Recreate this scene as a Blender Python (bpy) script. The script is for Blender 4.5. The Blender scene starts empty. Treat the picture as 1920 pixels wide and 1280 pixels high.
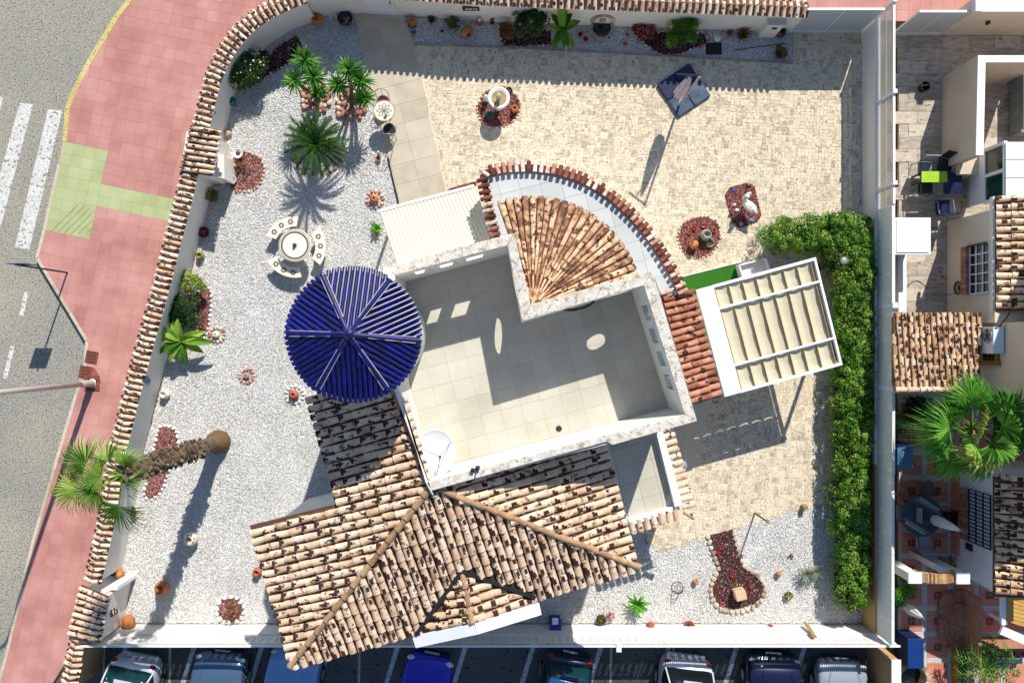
import bpy, math, random
import numpy as np
from mathutils import Vector, Matrix, Euler
random.seed(7); rng = np.random.default_rng(7)
SC = bpy.context.scene; COL = SC.collection
# ------------------------------------------------------------------ camera, sky, sun, exposure
F = 1460.0; H = 26.5                       # focal length in 1920-wide pixels, flying height in metres
cam = bpy.data.objects.new('camera', bpy.data.cameras.new('camera')); COL.objects.link(cam)
cam.location = (0, 0, H); cam.data.sensor_width = 36; cam.data.lens = 36*F/1920
cam.data.clip_end = 1000; SC.camera = cam
SUN_EL = math.radians(40); SX, SY = 0.322, 0.947
W = bpy.data.worlds.new('World'); SC.world = W; W.use_nodes = True
nt = W.node_tree; sky = nt.nodes.new('ShaderNodeTexSky'); sky.sky_type = 'NISHITA'; sky.sun_disc = False
sky.sun_elevation = SUN_EL; sky.sun_rotation = math.atan2(SX, SY); sky.air_density = 1.0; sky.dust_density = 0.2; sky.ozone_density = 3.0
bg = nt.nodes['Background']; nt.links.new(sky.outputs[0], bg.inputs[0]); bg.inputs[1].default_value = 0.105
sl = bpy.data.lights.new('sun', 'SUN'); sl.energy = 4.8; sl.angle = math.radians(0.5); sl.color = (1, .955, .88)
sun = bpy.data.objects.new('sun', sl); COL.objects.link(sun)
sun.rotation_euler = Vector((SX*math.cos(SUN_EL), SY*math.cos(SUN_EL), math.sin(SUN_EL))).to_track_quat('Z', 'Y').to_euler()
sun.location = (10, 30, 40)
vs = SC.view_settings; vs.view_transform = 'Standard'; vs.look = 'None'; vs.gamma = 1; vs.use_curve_mapping = False
vs.exposure = 0.36
SC.cycles.max_bounces = 6
# ------------------------------------------------------------------ helpers
V = Vector
def at(px, py, z=0.0):
    s = (H-z)/F
    return V(((px-960)*s, (640-py)*s, z))
def on_plane(px, py, pl):
    d = V(((px-960)/F, (640-py)/F, -1)); n, p = pl; o = V((0, 0, H))
    return o + d*((p-o).dot(n)/d.dot(n))
def plane(a, b, c):
    n = (b-a).cross(c-a).normalized()
    return (n if n.z > 0 else -n, a)
def lin(h):
    h = h.lstrip('#'); r = []
    for i in (0, 2, 4):
        c = int(h[i:i+2], 16)/255; r.append(c/12.92 if c < .04045 else ((c+.055)/1.055)**2.4)
    return (*r, 1)
U2 = V((.968, .25)); V2 = V((.25, -.968))   # the house's own axes on the ground (towards east, towards south)
WL = {}
def setp(o, label=None, cat=None, group=None, kind=None):
    for k, v in (('label', label), ('category', cat), ('group', group), ('kind', kind)):
        if v: o[k] = v
    return o
def thing(name, label, cat, loc, group=None):
    o = bpy.data.objects.new(name, None); COL.objects.link(o); o.location = loc; o.empty_display_size = .2
    WL[o] = V(loc); return setp(o, label, cat, group)
class MB:
    def __init__(s): s.v = []; s.f = []; s.t = []; s.m = []; s.tone = 0.0; s.mi = 0
    def add(s, vs, fs, tone=None, mis=None):
        b = len(s.v); s.v += [tuple(v) for v in vs]
        t = s.tone if tone is None else tone
        for q, f in enumerate(fs): s.f.append([b+i for i in f]); s.t.append(t); s.m.append(mis[q] if mis else s.mi)
        return s
    def prism(s, poly, z0, z1, tone=None, bottom=True):
        n = len(poly); a = sum(poly[i][0]*poly[(i+1) % n][1]-poly[(i+1) % n][0]*poly[i][1] for i in range(n))
        p = list(poly) if a > 0 else list(poly)[::-1]
        vs = [(q[0], q[1], z0) for q in p]+[(q[0], q[1], z1) for q in p]
        fs = [list(range(n, 2*n))]+[[i, (i+1) % n, n+(i+1) % n, n+i] for i in range(n)]
        if bottom: fs.append(list(range(n))[::-1])
        return s.add(vs, fs, tone)
    def box(s, c, size, rz=0.0, M=None, tone=None):
        x, y, z = [k/2 for k in size]
        vs = [V((i, j, k)) for k in (-z, z) for i, j in ((-x, -y), (x, -y), (x, y), (-x, y))]
        R = M if M else Matrix.Rotation(rz, 3, 'Z')
        vs = [R @ v + V(c) for v in vs]
        return s.add(vs, [[3, 2, 1, 0], [4, 5, 6, 7], [0, 1, 5, 4], [1, 2, 6, 5], [2, 3, 7, 6], [3, 0, 4, 7]], tone)
    def bar(s, a, b, w, h=None, tone=None, up=V((0, 0, 1))):
        a = V(a); b = V(b); d = b-a; L = d.length; d.normalize()
        x = d.cross(up)
        if x.length < 1e-4: x = V((1, 0, 0))
        x.normalize(); z = x.cross(d); M = Matrix((x, d, z)).transposed()
        return s.box((a+b)/2, (w, L, h or w), M=M, tone=tone)
    def tube(s, pts, r, n=8, tone=None, caps=True):
        pts = [V(p) for p in pts]; m = len(pts); rs = r if isinstance(r, (list, tuple)) else [r]*m
        vs = []; fs = []; x = None
        for i, p in enumerate(pts):
            d = (pts[min(i+1, m-1)]-pts[max(i-1, 0)]).normalized()
            if x is None: x = d.orthogonal().normalized()
            x = (x-d*x.dot(d)).normalized(); y = d.cross(x)
            for k in range(n):
                a = 2*math.pi*k/n; vs.append(p+(x*math.cos(a)+y*math.sin(a))*rs[i])
        for i in range(m-1):
            for k in range(n):
                k2 = (k+1) % n; fs.append([i*n+k, i*n+k2, (i+1)*n+k2, (i+1)*n+k])
        if caps: fs += [list(range(n))[::-1], list(range((m-1)*n, m*n))]
        return s.add(vs, fs, tone)
    def lathe(s, prof, c, n=16, M=None, tone=None, sx=1, sy=1):
        vs = []; fs = []; R = M or Matrix.Identity(3); m = len(prof); c = V(c)
        for r, z in prof:
            for k in range(n):
                a = 2*math.pi*k/n; vs.append(c+R @ V((r*math.cos(a)*sx, r*math.sin(a)*sy, z)))
        for i in range(m-1):
            for k in range(n):
                k2 = (k+1) % n; fs.append([i*n+k, i*n+k2, (i+1)*n+k2, (i+1)*n+k])
        return s.add(vs, fs, tone)
    def blob(s, c, r, n=8, tone=None, jit=.15, sz=1.0, M=None):
        rad = r if isinstance(r, (list, tuple)) else (r, r, r*sz); vs = [V((0, 0, -1))]
        for i in range(1, 4):
            th = math.pi*i/4
            for k in range(n):
                a = 2*math.pi*k/n; vs.append(V((math.sin(th)*math.cos(a), math.sin(th)*math.sin(a), -math.cos(th))))
        vs.append(V((0, 0, 1))); fs = []
        vs = [V((v.x*rad[0], v.y*rad[1], v.z*rad[2]))*(1+random.uniform(-jit, jit)) for v in vs]
        for k in range(n):
            k2 = (k+1) % n; fs.append([0, 1+k2, 1+k])
            for i in range(2): fs.append([1+i*n+k, 1+i*n+k2, 1+(i+1)*n+k2, 1+(i+1)*n+k])
            fs.append([1+2*n+k, 1+2*n+k2, 1+3*n])
        if M: vs = [M @ v for v in vs]
        return s.add([v+V(c) for v in vs], fs, tone)
    def mesh_in(s, me, M, tone=None):
        return s.add([M @ v for v in me[0]], me[1], tone, me[2] if len(me) > 2 else None)
    def build(s, name, mat, parent=None, origin=None, smooth=False, bevel=0.0):
        o0 = WL[parent] if parent is not None else (V(origin) if origin is not None else V((0, 0, 0)))
        me = bpy.data.meshes.new(name)
        me.from_pydata([(v[0]-o0.x, v[1]-o0.y, v[2]-o0.z) for v in s.v], [], s.f)
        for m in (mat if isinstance(mat, (list, tuple)) else [mat]): me.materials.append(m)
        if any(s.m): me.polygons.foreach_set('material_index', s.m)
        if any(s.t):
            a = me.attributes.new('tone', 'FLOAT', 'FACE'); a.data.foreach_set('value', s.t)
        if smooth: me.shade_smooth()
        me.update()
        o = bpy.data.objects.new(name, me); COL.objects.link(o)
        if parent is not None: o.parent = parent; WL[o] = o0
        else: o.location = o0; WL[o] = o0
        if smooth == 'auto':
            md = o.modifiers.new('smooth', 'EDGE_SPLIT'); md.split_angle = math.radians(40)
        if bevel:
            md = o.modifiers.new('bevel', 'BEVEL'); md.width = bevel; md.segments = 2; md.limit_method = 'ANGLE'
        return o
def struct(o): o['kind'] = 'structure'; return o
def stuff(o): o['kind'] = 'stuff'; return o
def place(name, me, M, parent):
    o = bpy.data.objects.new(name, me); COL.objects.link(o); o.parent = parent
    o.matrix_basis = Matrix.Translation(-WL[parent]) @ M
    WL[o] = WL[parent]; return o
def fast_mesh(name, verts, faces_n, mat, tones=None, parent=None, origin=None):
    """verts (N,3) array grouped in faces of faces_n vertices via index array (M,k)"""
    idx = faces_n; me = bpy.data.meshes.new(name); k = idx.shape[1]; m = len(idx)
    o0 = WL[parent] if parent is not None else (V(origin) if origin is not None else V((0, 0, 0)))
    me.vertices.add(len(verts)); me.vertices.foreach_set('co', (verts-np.array(o0)).astype(np.float32).ravel())
    me.loops.add(m*k); me.loops.foreach_set('vertex_index', idx.astype(np.int32).ravel())
    me.polygons.add(m); me.polygons.foreach_set('loop_start', np.arange(0, m*k, k, dtype=np.int32))
    me.polygons.foreach_set('loop_total', np.full(m, k, dtype=np.int32))
    me.materials.append(mat)
    if tones is not None:
        a = me.attributes.new('tone', 'FLOAT', 'FACE'); a.data.foreach_set('value', tones.astype(np.float32))
    me.update(calc_edges=True); me.validate()
    o = bpy.data.objects.new(name, me); COL.objects.link(o)
    if parent is not None: o.parent = parent
    else: o.location = o0
    WL[o] = o0
    return o
def inpoly(x, y, poly):
    c = False; n = len(poly); j = n-1
    for i in range(n):
        xi, yi = poly[i][0], poly[i][1]; xj, yj = poly[j][0], poly[j][1]
        if (yi > y) != (yj > y) and x < (xj-xi)*(y-yi)/(yj-yi)+xi: c = not c
        j = i
    return c
def inpoly_np(X, Y, poly):
    c = np.zeros(X.shape, bool); n = len(poly); j = n-1
    for i in range(n):
        xi, yi = poly[i][0], poly[i][1]; xj, yj = poly[j][0], poly[j][1]
        if yi != yj: c ^= ((yi > Y) != (yj > Y)) & (X < (xj-xi)*(Y-yi)/(yj-yi)+xi)
        j = i
    return c
def pxpoly(pts, z=0.0): return [at(x, y, z) for x, y in pts]
def resample(pts, step):
    out = []; acc = 0.0; pts = [V(p) for p in pts]; pos = 0.0
    for a, b in zip(pts[:-1], pts[1:]):
        L = (b-a).length
        while acc <= L:
            out.append((a+(b-a)*(acc/L), (b-a).normalized())); acc += step
        acc -= L
    return out
def smoothline(pts, n=6):
    pts = [V(p) for p in pts]; out = []
    for i in range(len(pts)-1):
        p0 = pts[max(i-1, 0)]; p1 = pts[i]; p2 = pts[i+1]; p3 = pts[min(i+2, len(pts)-1)]
        for k in range(n):
            t = k/n
            out.append(.5*((2*p1)+(p2-p0)*t+(2*p0-5*p1+4*p2-p3)*t*t+(3*p1-p0-3*p2+p3)*t**3))
    return out+[pts[-1]]
# ------------------------------------------------------------------ materials
MATS = {}
def mat(name, cols, rough=.75, tone=.0, noise=.5, scale=6.0, bump=.0, bscale=None, spot=None, spot_scale=5.0, spot_t=.62,
        spot2=None, spot2_scale=40.0, spot2_t=.6, metal=0.0, trans=0.0, coat=0.0, wave=None, sub=0.0, emit=None, stretch=None, spec=.5):
    m = bpy.data.materials.new(name); m.use_nodes = True; n = m.node_tree; N = n.nodes; L = n.links
    b = N['Principled BSDF']; b.inputs['Roughness'].default_value = rough; b.inputs['Metallic'].default_value = metal
    b.inputs['Specular IOR Level'].default_value = spec
    if coat: b.inputs['Coat Weight'].default_value = coat; b.inputs['Coat Roughness'].default_value = .05
    if trans: b.inputs['Transmission Weight'].default_value = trans
    geo = N.new('ShaderNodeNewGeometry'); pos = geo.outputs['Position']
    if stretch:
        mp = N.new('ShaderNodeMapping'); mp.inputs['Scale'].default_value = stretch[:3]
        if len(stretch) > 3: mp.inputs['Rotation'].default_value = (0, 0, stretch[3])
        L.new(pos, mp.inputs[0]); pos = mp.outputs[0]
    def nz(sc, det=3):
        x = N.new('ShaderNodeTexNoise'); x.inputs['Scale'].default_value = sc; x.inputs['Detail'].default_value = det
        L.new(pos, x.inputs['Vector']); return x.outputs['Fac']
    def math_(op, a, c):
        x = N.new('ShaderNodeMath'); x.operation = op
        for i, q in enumerate((a, c)):
            if isinstance(q, (int, float)): x.inputs[i].default_value = q
            else: L.new(q, x.inputs[i])
        return x.outputs[0]
    nf = nz(scale)
    val = math_('MULTIPLY', math_('SUBTRACT', nf, .5), noise*3)
    if tone:
        at_ = N.new('ShaderNodeAttribute'); at_.attribute_name = 'tone'; oi = N.new('ShaderNodeObjectInfo')
        fr = math_('FRACT', math_('ADD', at_.outputs['Fac'], oi.outputs['Random']), 0)
        val = math_('ADD', val, math_('MULTIPLY', math_('SUBTRACT', fr, .5), tone))
    val = math_('ADD', val, .5)
    rp = N.new('ShaderNodeValToRGB'); L.new(val, rp.inputs[0]); cr = rp.color_ramp
    cols = cols if isinstance(cols, (list, tuple)) else [cols]
    if len(cols) == 1: cols = [cols[0], cols[0]]
    while len(cr.elements) < len(cols): cr.elements.new(.5)
    for i, c in enumerate(cols):
        cr.elements[i].position = i/(len(cols)-1); cr.elements[i].color = lin(c)
    out = rp.outputs[0]
    for sc, ss, st in ((spot, spot_scale, spot_t), (spot2, spot2_scale, spot2_t)):
        if sc:
            x = nz(ss, 1); r2 = N.new('ShaderNodeValToRGB'); L.new(x, r2.inputs[0])
            r2.color_ramp.elements[0].position = st-.02; r2.color_ramp.elements[1].position = st+.03
            mx = N.new('ShaderNodeMix'); mx.data_type = 'RGBA'; L.new(r2.outputs[0], mx.inputs[0]); L.new(out, mx.inputs[6])
            mx.inputs[7].default_value = lin(sc); out = mx.outputs[2]
    L.new(out, b.inputs['Base Color'])
    if bump or wave:
        bp = N.new('ShaderNodeBump'); bp.inputs['Strength'].default_value = bump or .4; bp.inputs['Distance'].default_value = .02
        h = nz(bscale or scale*4)
        if wave:
            w = N.new('ShaderNodeTexWave'); w.inputs['Scale'].default_value = wave[0]; w.bands_direction = 'X'
            mp = N.new('ShaderNodeMapping'); mp.inputs['Rotation'].default_value = (0, 0, wave[1])
            L.new(geo.outputs['Position'], mp.inputs[0]); L.new(mp.outputs[0], w.inputs[0]); h = w.outputs['Fac']
        L.new(h, bp.inputs['Height']); L.new(bp.outputs[0], b.inputs['Normal'])
    if sub:
        b.inputs['Transmission Weight'].default_value = 0
        tr = N.new('ShaderNodeBsdfTranslucent'); L.new(out, tr.inputs[0]); ms = N.new('ShaderNodeMixShader'); ms.inputs[0].default_value = sub
        L.new(b.outputs[0], ms.inputs[1]); L.new(tr.outputs[0], ms.inputs[2]); L.new(ms.outputs[0], N['Material Output'].inputs[0])
    MATS[name] = m; return m
asphalt = mat('asphalt', ['#868581', '#979385', '#a8a08b'], .92, noise=.6, scale=.35, bump=.5, bscale=60, spot='#56534c', spot_scale=20, spot_t=.6, spot2='#bdb7a8', spot2_scale=26, spot2_t=.64)
carpark_m = mat('car_park_asphalt', ['#4b4a48', '#5a5956', '#6a6864'], .9, noise=.5, scale=.8, bump=.4, bscale=70, spot='#2e2d2c', spot_scale=9, spot_t=.66)
soil_m = mat('soil', ['#6b5b48', '#84735a'], .95, scale=3, bump=.5)
road_white = mat('road_paint', ['#c2c0b8', '#dedcd6'], .8, scale=3, noise=.4, spot='#8f8b80', spot_scale=9, spot_t=.62, spot2='#777468', spot2_scale=34, spot2_t=.62)
bay_white = mat('bay_paint', ['#b9bcc0', '#d3d5d8'], .8, scale=3, noise=.4, spot='#84868a', spot_scale=12, spot_t=.62)
yellow_p = mat('kerb_yellow_paint', ['#b9a862', '#d2c27e'], .8, tone=.5, scale=5, spot='#8d8468', spot_scale=14, spot_t=.62)
kerb_m = mat('kerb_concrete', ['#a29780', '#bcb19a', '#c8bfae'], .9, tone=.6, scale=6, bump=.3)
slab_red = mat('red_paving', ['#ab746a', '#bb8177', '#c78f84', '#d09d92'], .9, tone=.25, noise=.6, scale=.8, wave=(21, math.radians(-9)))
slab_green = mat('green_paving', ['#9fa672', '#b0b883', '#bfc798'], .9, tone=.4, noise=.35, scale=1.2, wave=(21, math.radians(-9)))
groove_m = mat('groove_dark', ['#6f6f50', '#7c7758'], .9)
rust_m = mat('rusty_iron', ['#5a2c1c', '#7a4630', '#4d2a1e'], .8, scale=8, bump=.3)
gravel_m = mat('white_pebble', ['#8b8a87', '#cac8c3', '#d9d7d2', '#e0deda', '#e4e3df', '#e9e8e4'], .75, tone=1.0, noise=.22, scale=.7)
gravel_b = mat('gravel_bed', ['#b3b0a8', '#cfccc5'], .95, scale=30, noise=.6, bump=.8, bscale=50)
redpeb_m = mat('red_pebble', ['#4b201c', '#7a3a32', '#9a5a50', '#b48478'], .8, tone=.9, noise=.15, scale=5)
darkpeb_m = mat('dark_red_mulch', ['#240c0b', '#351210', '#471c18', '#6a3a34'], .85, tone=.9, noise=.15, scale=5)
redbed_b = mat('red_bed', ['#3a1a17', '#55302a'], .95, scale=25, bump=.6)
stone_m = mat('border_stone', ['#8a7460', '#b8a48f', '#d6c9b8'], .85, tone=.9, scale=8, bump=.5)
wstone_m = mat('white_border_stone', ['#c9c5bd', '#dfdcd5', '#ece9e2'], .8, tone=.9, scale=8, bump=.4)
pstone_m = mat('pink_border_stone', ['#9c6250', '#b98570', '#d1a894', '#dfc8ba'], .85, tone=1.0, scale=8, bump=.5)
ystone_m = mat('sandstone_block', ['#a5805e', '#c09a78', '#cfae90'], .85, tone=.8, scale=7, bump=.5)
patio_m = mat('patio_stone', ['#a3957f', '#bfb098', '#cfc0a6', '#d4c6ac', '#d8cbb2', '#dccfb8'], .85, tone=.8, noise=.4, scale=9, bump=.15, bscale=30, spot='#8f8375', spot_scale=15, spot_t=.645)
grout_m = mat('patio_grout', ['#c6baa0', '#d6cbb2'], .9, scale=5)
path_m = mat('path_slab', ['#aca08a', '#bdb19b', '#c7bca8'], .75, tone=.45, scale=2, noise=.4, bump=.15, bscale=20)
plaster = mat('white_plaster', ['#d2cec5', '#dcd9d1', '#e3e0da'], .9, scale=1.5, noise=.35, bump=.12, bscale=60)
plaster_c = mat('cream_plaster', ['#cbb9a0', '#d6c6b0', '#dccebb'], .9, scale=1.2, noise=.4, bump=.15, bscale=50)
plaster_t = mat('tan_plaster', ['#b08a5e', '#c29a6c'], .9, scale=1.5, bump=.15, bscale=50)
coping_m = mat('weathered_coping', ['#b5aa9b', '#cbc2b4', '#d8d1c4', '#e0dacf'], .9, scale=6, noise=.7, bump=.4, bscale=30, spot='#a89b88', spot_scale=7, spot_t=.63, spot2='#aaa49b', spot2_scale=26, spot2_t=.62)
white_m = mat('white_metal', ['#e2e3e4', '#eaebec'], .45, scale=2)
terrace_m = mat('terrace_slab', ['#b0ab9b', '#beb9aa', '#c9c4b6'], .8, tone=.3, scale=.7, noise=.75, bump=.12, bscale=30)
ledge_m = mat('grey_ledge_slab', ['#b6b8b6', '#c2c4c2', '#cccdca'], .75, tone=.4, scale=1.5, noise=.35)
tile_m = mat('clay_roof_tile', ['#b08c6c', '#cfae8e', '#dfc3a5', '#e8d1b8'], .88, tone=.5, noise=.45, scale=4, bump=.4, bscale=40, spot='#8a6a52', spot_scale=7, spot_t=.63)
stain_m = mat('tile_lichen', ['#24130f', '#3a221b', '#4c3026'], .95, noise=.6, scale=12)
tile_dk = mat('old_clay_roof_tile', ['#a07a58', '#c29b75', '#d8b792', '#e2c8aa'], .88, tone=.75, noise=.5, scale=5, bump=.3, bscale=40, spot='#2c1917', spot_scale=7.0, spot_t=.62)
tile_fan = mat('golden_roof_tile', ['#6e4c38', '#96704f', '#b58c68', '#cba986', '#d6b896'], .85, tone=.8, noise=.6, scale=6, bump=.3, bscale=40, spot='#5f3f2e', spot_scale=7, spot_t=.58)
tile_red = mat('red_roof_tile', ['#74422f', '#955c44', '#ad745a', '#bf8e74'], .88, tone=.8, noise=.4, scale=5, bump=.3, bscale=40, spot='#3c2019', spot_scale=4, spot_t=.63)
tile_cap = mat('wall_cap_tile', ['#b08a6c', '#cfae90', '#e0c8ae', '#e8d6c2'], .85, tone=.6, noise=.4, scale=6, bump=.3, bscale=40, spot='#5a3a2c', spot_scale=8, spot_t=.63)
tile_capr = mat('red_cap_tile', ['#4d241b', '#774031', '#96604c', '#b98e7a', '#e2d5ca'], .88, tone=1.0, noise=.3, scale=6, bump=.3, bscale=40)
under_m = mat('roof_channel', ['#503528', '#6e4d3b'], .95, scale=8, noise=.6)
under_r = mat('red_roof_channel', ['#4d251b', '#6c3a2a'], .95, scale=8)
ridge_m = mat('ridge_tile', ['#8a6a4c', '#a5835f', '#bb9a74'], .85, tone=.7, scale=6, bump=.3, bscale=40)
blue_t = mat('glazed_blue_tile', ['#06063c', '#090a5a', '#0e1072'], .36, tone=.8, noise=.6, scale=5, coat=.15, spot='#1a1c58', spot_scale=9, spot_t=.64)
blue_u = mat('blue_roof_channel', ['#0a0a4c', '#0d0d5c'], .5)
mortar_m = mat('white_mortar', ['#b9b3ae', '#cfcac5'], .9)
cream_sheet = mat('cream_corrugated', ['#d6cfb6', '#dfd9c4'], .6, scale=2, noise=.4)
fabric_m = mat('cream_canopy_fabric', ['#c8bfa0', '#d3caae', '#dbd4bb'], .9, scale=3, noise=.3, sub=.12, stretch=(.25, 3, 1, -.25))
turf_m = mat('artificial_grass', ['#1c5208', '#27690c', '#357d12'], .95, scale=40, noise=.5, bump=.5, bscale=120)
terra_m = mat('terracotta', ['#9c5a33', '#b5703f', '#c58350'], .8, tone=.3, scale=5, noise=.4, bump=.1)
terra_r = mat('red_terracotta', ['#853f2e', '#a0523c', '#b66a50'], .8, tone=.3, scale=6, noise=.5, bump=.1)
cream_pot = mat('cream_ceramic', ['#cfc8b2', '#ded8c6'], .5, scale=4)
white_pot = mat('white_ceramic', ['#d5d2cc', '#e6e4df'], .5, scale=6)
grey_pot = mat('grey_stone_pot', ['#6d6a63', '#8f8c84', '#aaa69c'], .85, scale=9, noise=.6, bump=.4)
green_pot = mat('green_glaze', ['#0f4a38', '#17614a', '#2a7a60'], .25, scale=5, coat=.4)
purple_pot = mat('maroon_glaze', ['#3f1521', '#5a2434'], .3, scale=5, coat=.3)
blue_pl = mat('blue_plastic', ['#1d2a9a', '#2536ad'], .4, scale=5)
blue_dk = mat('navy_cover', ['#0a1230', '#101a42', '#18254f'], .35, scale=3, noise=.5)
black_m = mat('black_plastic', ['#0d0d0e', '#171718'], .5)
dgrey_m = mat('dark_grey_metal', ['#2b2c2e', '#3a3b3e'], .45, metal=.4)
steel_m = mat('galvanised_steel', ['#b9b5ad', '#cac6be'], .5, metal=.35, scale=4)
grey_m = mat('grey_metal', ['#8a8c8e', '#9c9ea0'], .5, metal=.3)
signblue = mat('sign_blue', ['#123a7c', '#1c4b95'], .4)
tileblue = mat('blue_wall_tile', ['#3f678f', '#5b86ab', '#7fa3bf'], .3, tone=.6, scale=20, noise=.8)
brown_m = mat('dark_brown_board', ['#3a2620', '#4a322a'], .6)
wood_m = mat('weathered_wood', ['#7a6238', '#94794a', '#a98f60'], .8, scale=6, noise=.6)
mosaic_m = mat('cream_stone_top', ['#d8ccba', '#e4dacb', '#eae2d6'], .7, scale=9, noise=.4)
mosaic_d = mat('dark_mosaic', ['#54503f', '#6c6754'], .6, scale=20)
ochre_m = mat('ochre_rim', ['#a17b3e', '#b8924e'], .5)
glass_m = mat('window_glass', ['#16302a', '#21443a'], .08, spec=.6)
glass_l = mat('pale_glass_block', ['#8fbfa4', '#aad0ba'], .15)
glass_k = mat('dark_glass', ['#0c1114', '#141b20'], .06, spec=.6)
glass_t = mat('teal_glass', ['#08262c', '#0f363c'], .06, spec=.6)
plank_m = mat('brown_plank_tile', ['#978a7b', '#aca08f', '#bcb09f', '#c8bcab'], .7, tone=.7, scale=3, noise=.6, spot='#7d6f60', spot_scale=4, spot_t=.66, stretch=(1, 3, 1))
cotto_m = mat('terracotta_floor', ['#b86f58', '#c98169', '#d39079'], .6, tone=.4, scale=3)
cotto_d = mat('terracotta_inlay', ['#5e2a20', '#743a2c'], .6, tone=.4)
gband_m = mat('grey_floor_band', ['#b3b1ab', '#c2c0ba'], .6, tone=.4, scale=5)
brick_m = mat('yellow_brick', ['#a07a4c', '#b9925f', '#c8a677'], .85, tone=.9, scale=7, bump=.3)
brickd_m = mat('brown_brick', ['#8a5842', '#a46e55', '#b78369'], .85, tone=.9, scale=7, bump=.3)
oframe_m = mat('ochre_window_frame', ['#8a6420', '#9c7530'], .6)
tan_cl = mat('beige_cladding', ['#b8a692', '#c4b4a1', '#cdbfae'], .85, tone=.4, scale=2.5, noise=.5, stretch=(1, .3, .3))
lime_m = mat('lime_cloth', ['#8fb81f', '#a3cc2c'], .8, scale=4)
yellowb = mat('yellow_board', ['#b98c3c', '#cba252'], .7, tone=.5, scale=4)
leafs = {}
for nm, cs, sb in (('hedge', ['#213c0f', '#386418', '#548c28', '#7cab3e', '#a3b956'], .3), ('dark', ['#12240f', '#1d3816', '#2c4f1e', '#44682c'], .2),
                   ('rose', ['#14240f', '#233a17', '#35511f', '#5d7a36'], .2), ('variegated', ['#5b7a26', '#86a23c', '#b9c46e', '#d9dda4'], .25),
                   ('yucca', ['#244f16', '#376d1e', '#558c2c', '#79a844'], .25), ('cycad', ['#10260a', '#1a3a0f', '#2a5216', '#3f6a20'], .12),
                   ('palm', ['#1f4d12', '#336d1b', '#4f8a27', '#7fae42'], .3), ('palm_dry', ['#6d7a2c', '#94a040', '#b7b860'], .3), ('palm_yellow', ['#2f5a18', '#557f26', '#84a53e', '#b2bf6a'], .3),
                   ('big', ['#2f5a16', '#477a1f', '#6a9630', '#98b84a'], .3), ('bright', ['#3d7c1c', '#569a28', '#75b83a'], .3),
                   ('grey', ['#5d6b58', '#7c8a74', '#96a28c'], .2), ('olive', ['#4a4a1c', '#6b662a', '#8a8440'], .2), ('rust', ['#4f3318', '#7a5226', '#9a7036'], .2),
                   ('red', ['#5a1d1c', '#7f2f2a', '#a85648', '#c58a76'], .2)):
    leafs[nm] = mat('leaf_'+nm, cs, .6, tone=1.0, noise=.4, scale=1.6, sub=sb, spec=.2)
petal_w = mat('white_petal', ['#e6e4de', '#f0eeea'], .6, sub=.2)
petal_p = mat('pink_petal', ['#b8455c', '#d0687c'], .6, sub=.2)
petal_r = mat('red_petal', ['#8f1622', '#b42333'], .6, sub=.2)
bark_m = mat('bark', ['#4b3b2b', '#67543e', '#7c6750'], .95, scale=8, noise=.7, bump=.8, bscale=30)
barkp_m = mat('palm_bark', ['#54463a', '#756352', '#94806a'], .95, tone=.8, scale=10, noise=.6, bump=.6, bscale=30)
barkb_m = mat('palm_base', ['#4e3a22', '#664d2e', '#7c603a'], .9, scale=14, noise=.5, bump=.3, bscale=40)
def paint(nm, cs): return mat(nm, cs, .22, coat=.9, metal=.25, noise=.1)
# ------------------------------------------------------------------ ground, road, pavement
def sheet(name, poly, z, m, tone=0):
    b = MB(); a = sum(poly[i][0]*poly[(i+1) % len(poly)][1]-poly[(i+1) % len(poly)][0]*poly[i][1] for i in range(len(poly)))
    p = list(poly) if a > 0 else list(poly)[::-1]
    b.add([(q[0], q[1], z) for q in p], [list(range(len(p)))]); return b.build(name, m)
big = 300
struct(sheet('ground', [(-big, -big), (big, -big), (big, big), (-big, big)]  , -.25, soil_m))
ZR = -.2
KERB = [(262, -30), (238, 2), (215, 31), (190, 73), (170, 105), (148, 146), (134, 175), (123, 204), (118, 265), (98, 350), (80, 430), (66, 484),
        (160, 640), (156, 690), (140, 738), (118, 812), (98, 880), (60, 1010), (38, 1100), (12, 1215), (-22, 1340)]
kerb_w = [at(x, y, 0) for x, y in KERB]
road = [(v.x, v.y) for v in kerb_w]
struct(sheet('road', road+[(-40, road[-1][1]), (-40, road[0][1])], ZR, asphalt))
cp = [at(100, 1185), at(1690, 1185)]
struct(sheet('car_park', [(cp[0].x, cp[0].y), (cp[1].x, cp[1].y), (cp[1].x, -30), (cp[0].x-3, -30)], -.145, carpark_m))
# pavement: bed, kerb stones, paving slabs
pav_poly = [(262, -30)]+KERB[1:]+[(60, 1340), (150, 1200), (250, 900), (340, 600), (420, 330), (440, 170), (500, 60), (556, 12), (570, -30)]
pw = [at(x, y) for x, y in pav_poly]
pb = MB(); pb.prism([(v.x, v.y) for v in pw], -.2, -.035)
pav = struct(pb.build('pavement', kerb_m)); WL[pav] = V((0, 0, 0))
kb = 0
def kerb_bits():
    for a, c in zip(kerb_w[:-1], kerb_w[1:]):
        m = max(1, round((c-a).length/.95))
        for k in range(m): yield a+(c-a)*(k/m), (c-a).normalized(), (c-a).length/m
for p, d, kl in kerb_bits():
    kb += 1
    n = V((d.y, -d.x, 0)); 
    if n.x > 0: n = -n
    b = MB(); py = 640-p.y*F/H
    yel = py < 205
    mid = p+d*kl/2-n*.05
    b.box((mid.x, mid.y, -.11), (kl-.006, .17 if yel else .11, .23), rz=math.atan2(d.y, d.x))
    o = b.build('kerb_stone', yellow_p if yel else kerb_m, pav, bevel=.012)
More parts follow.
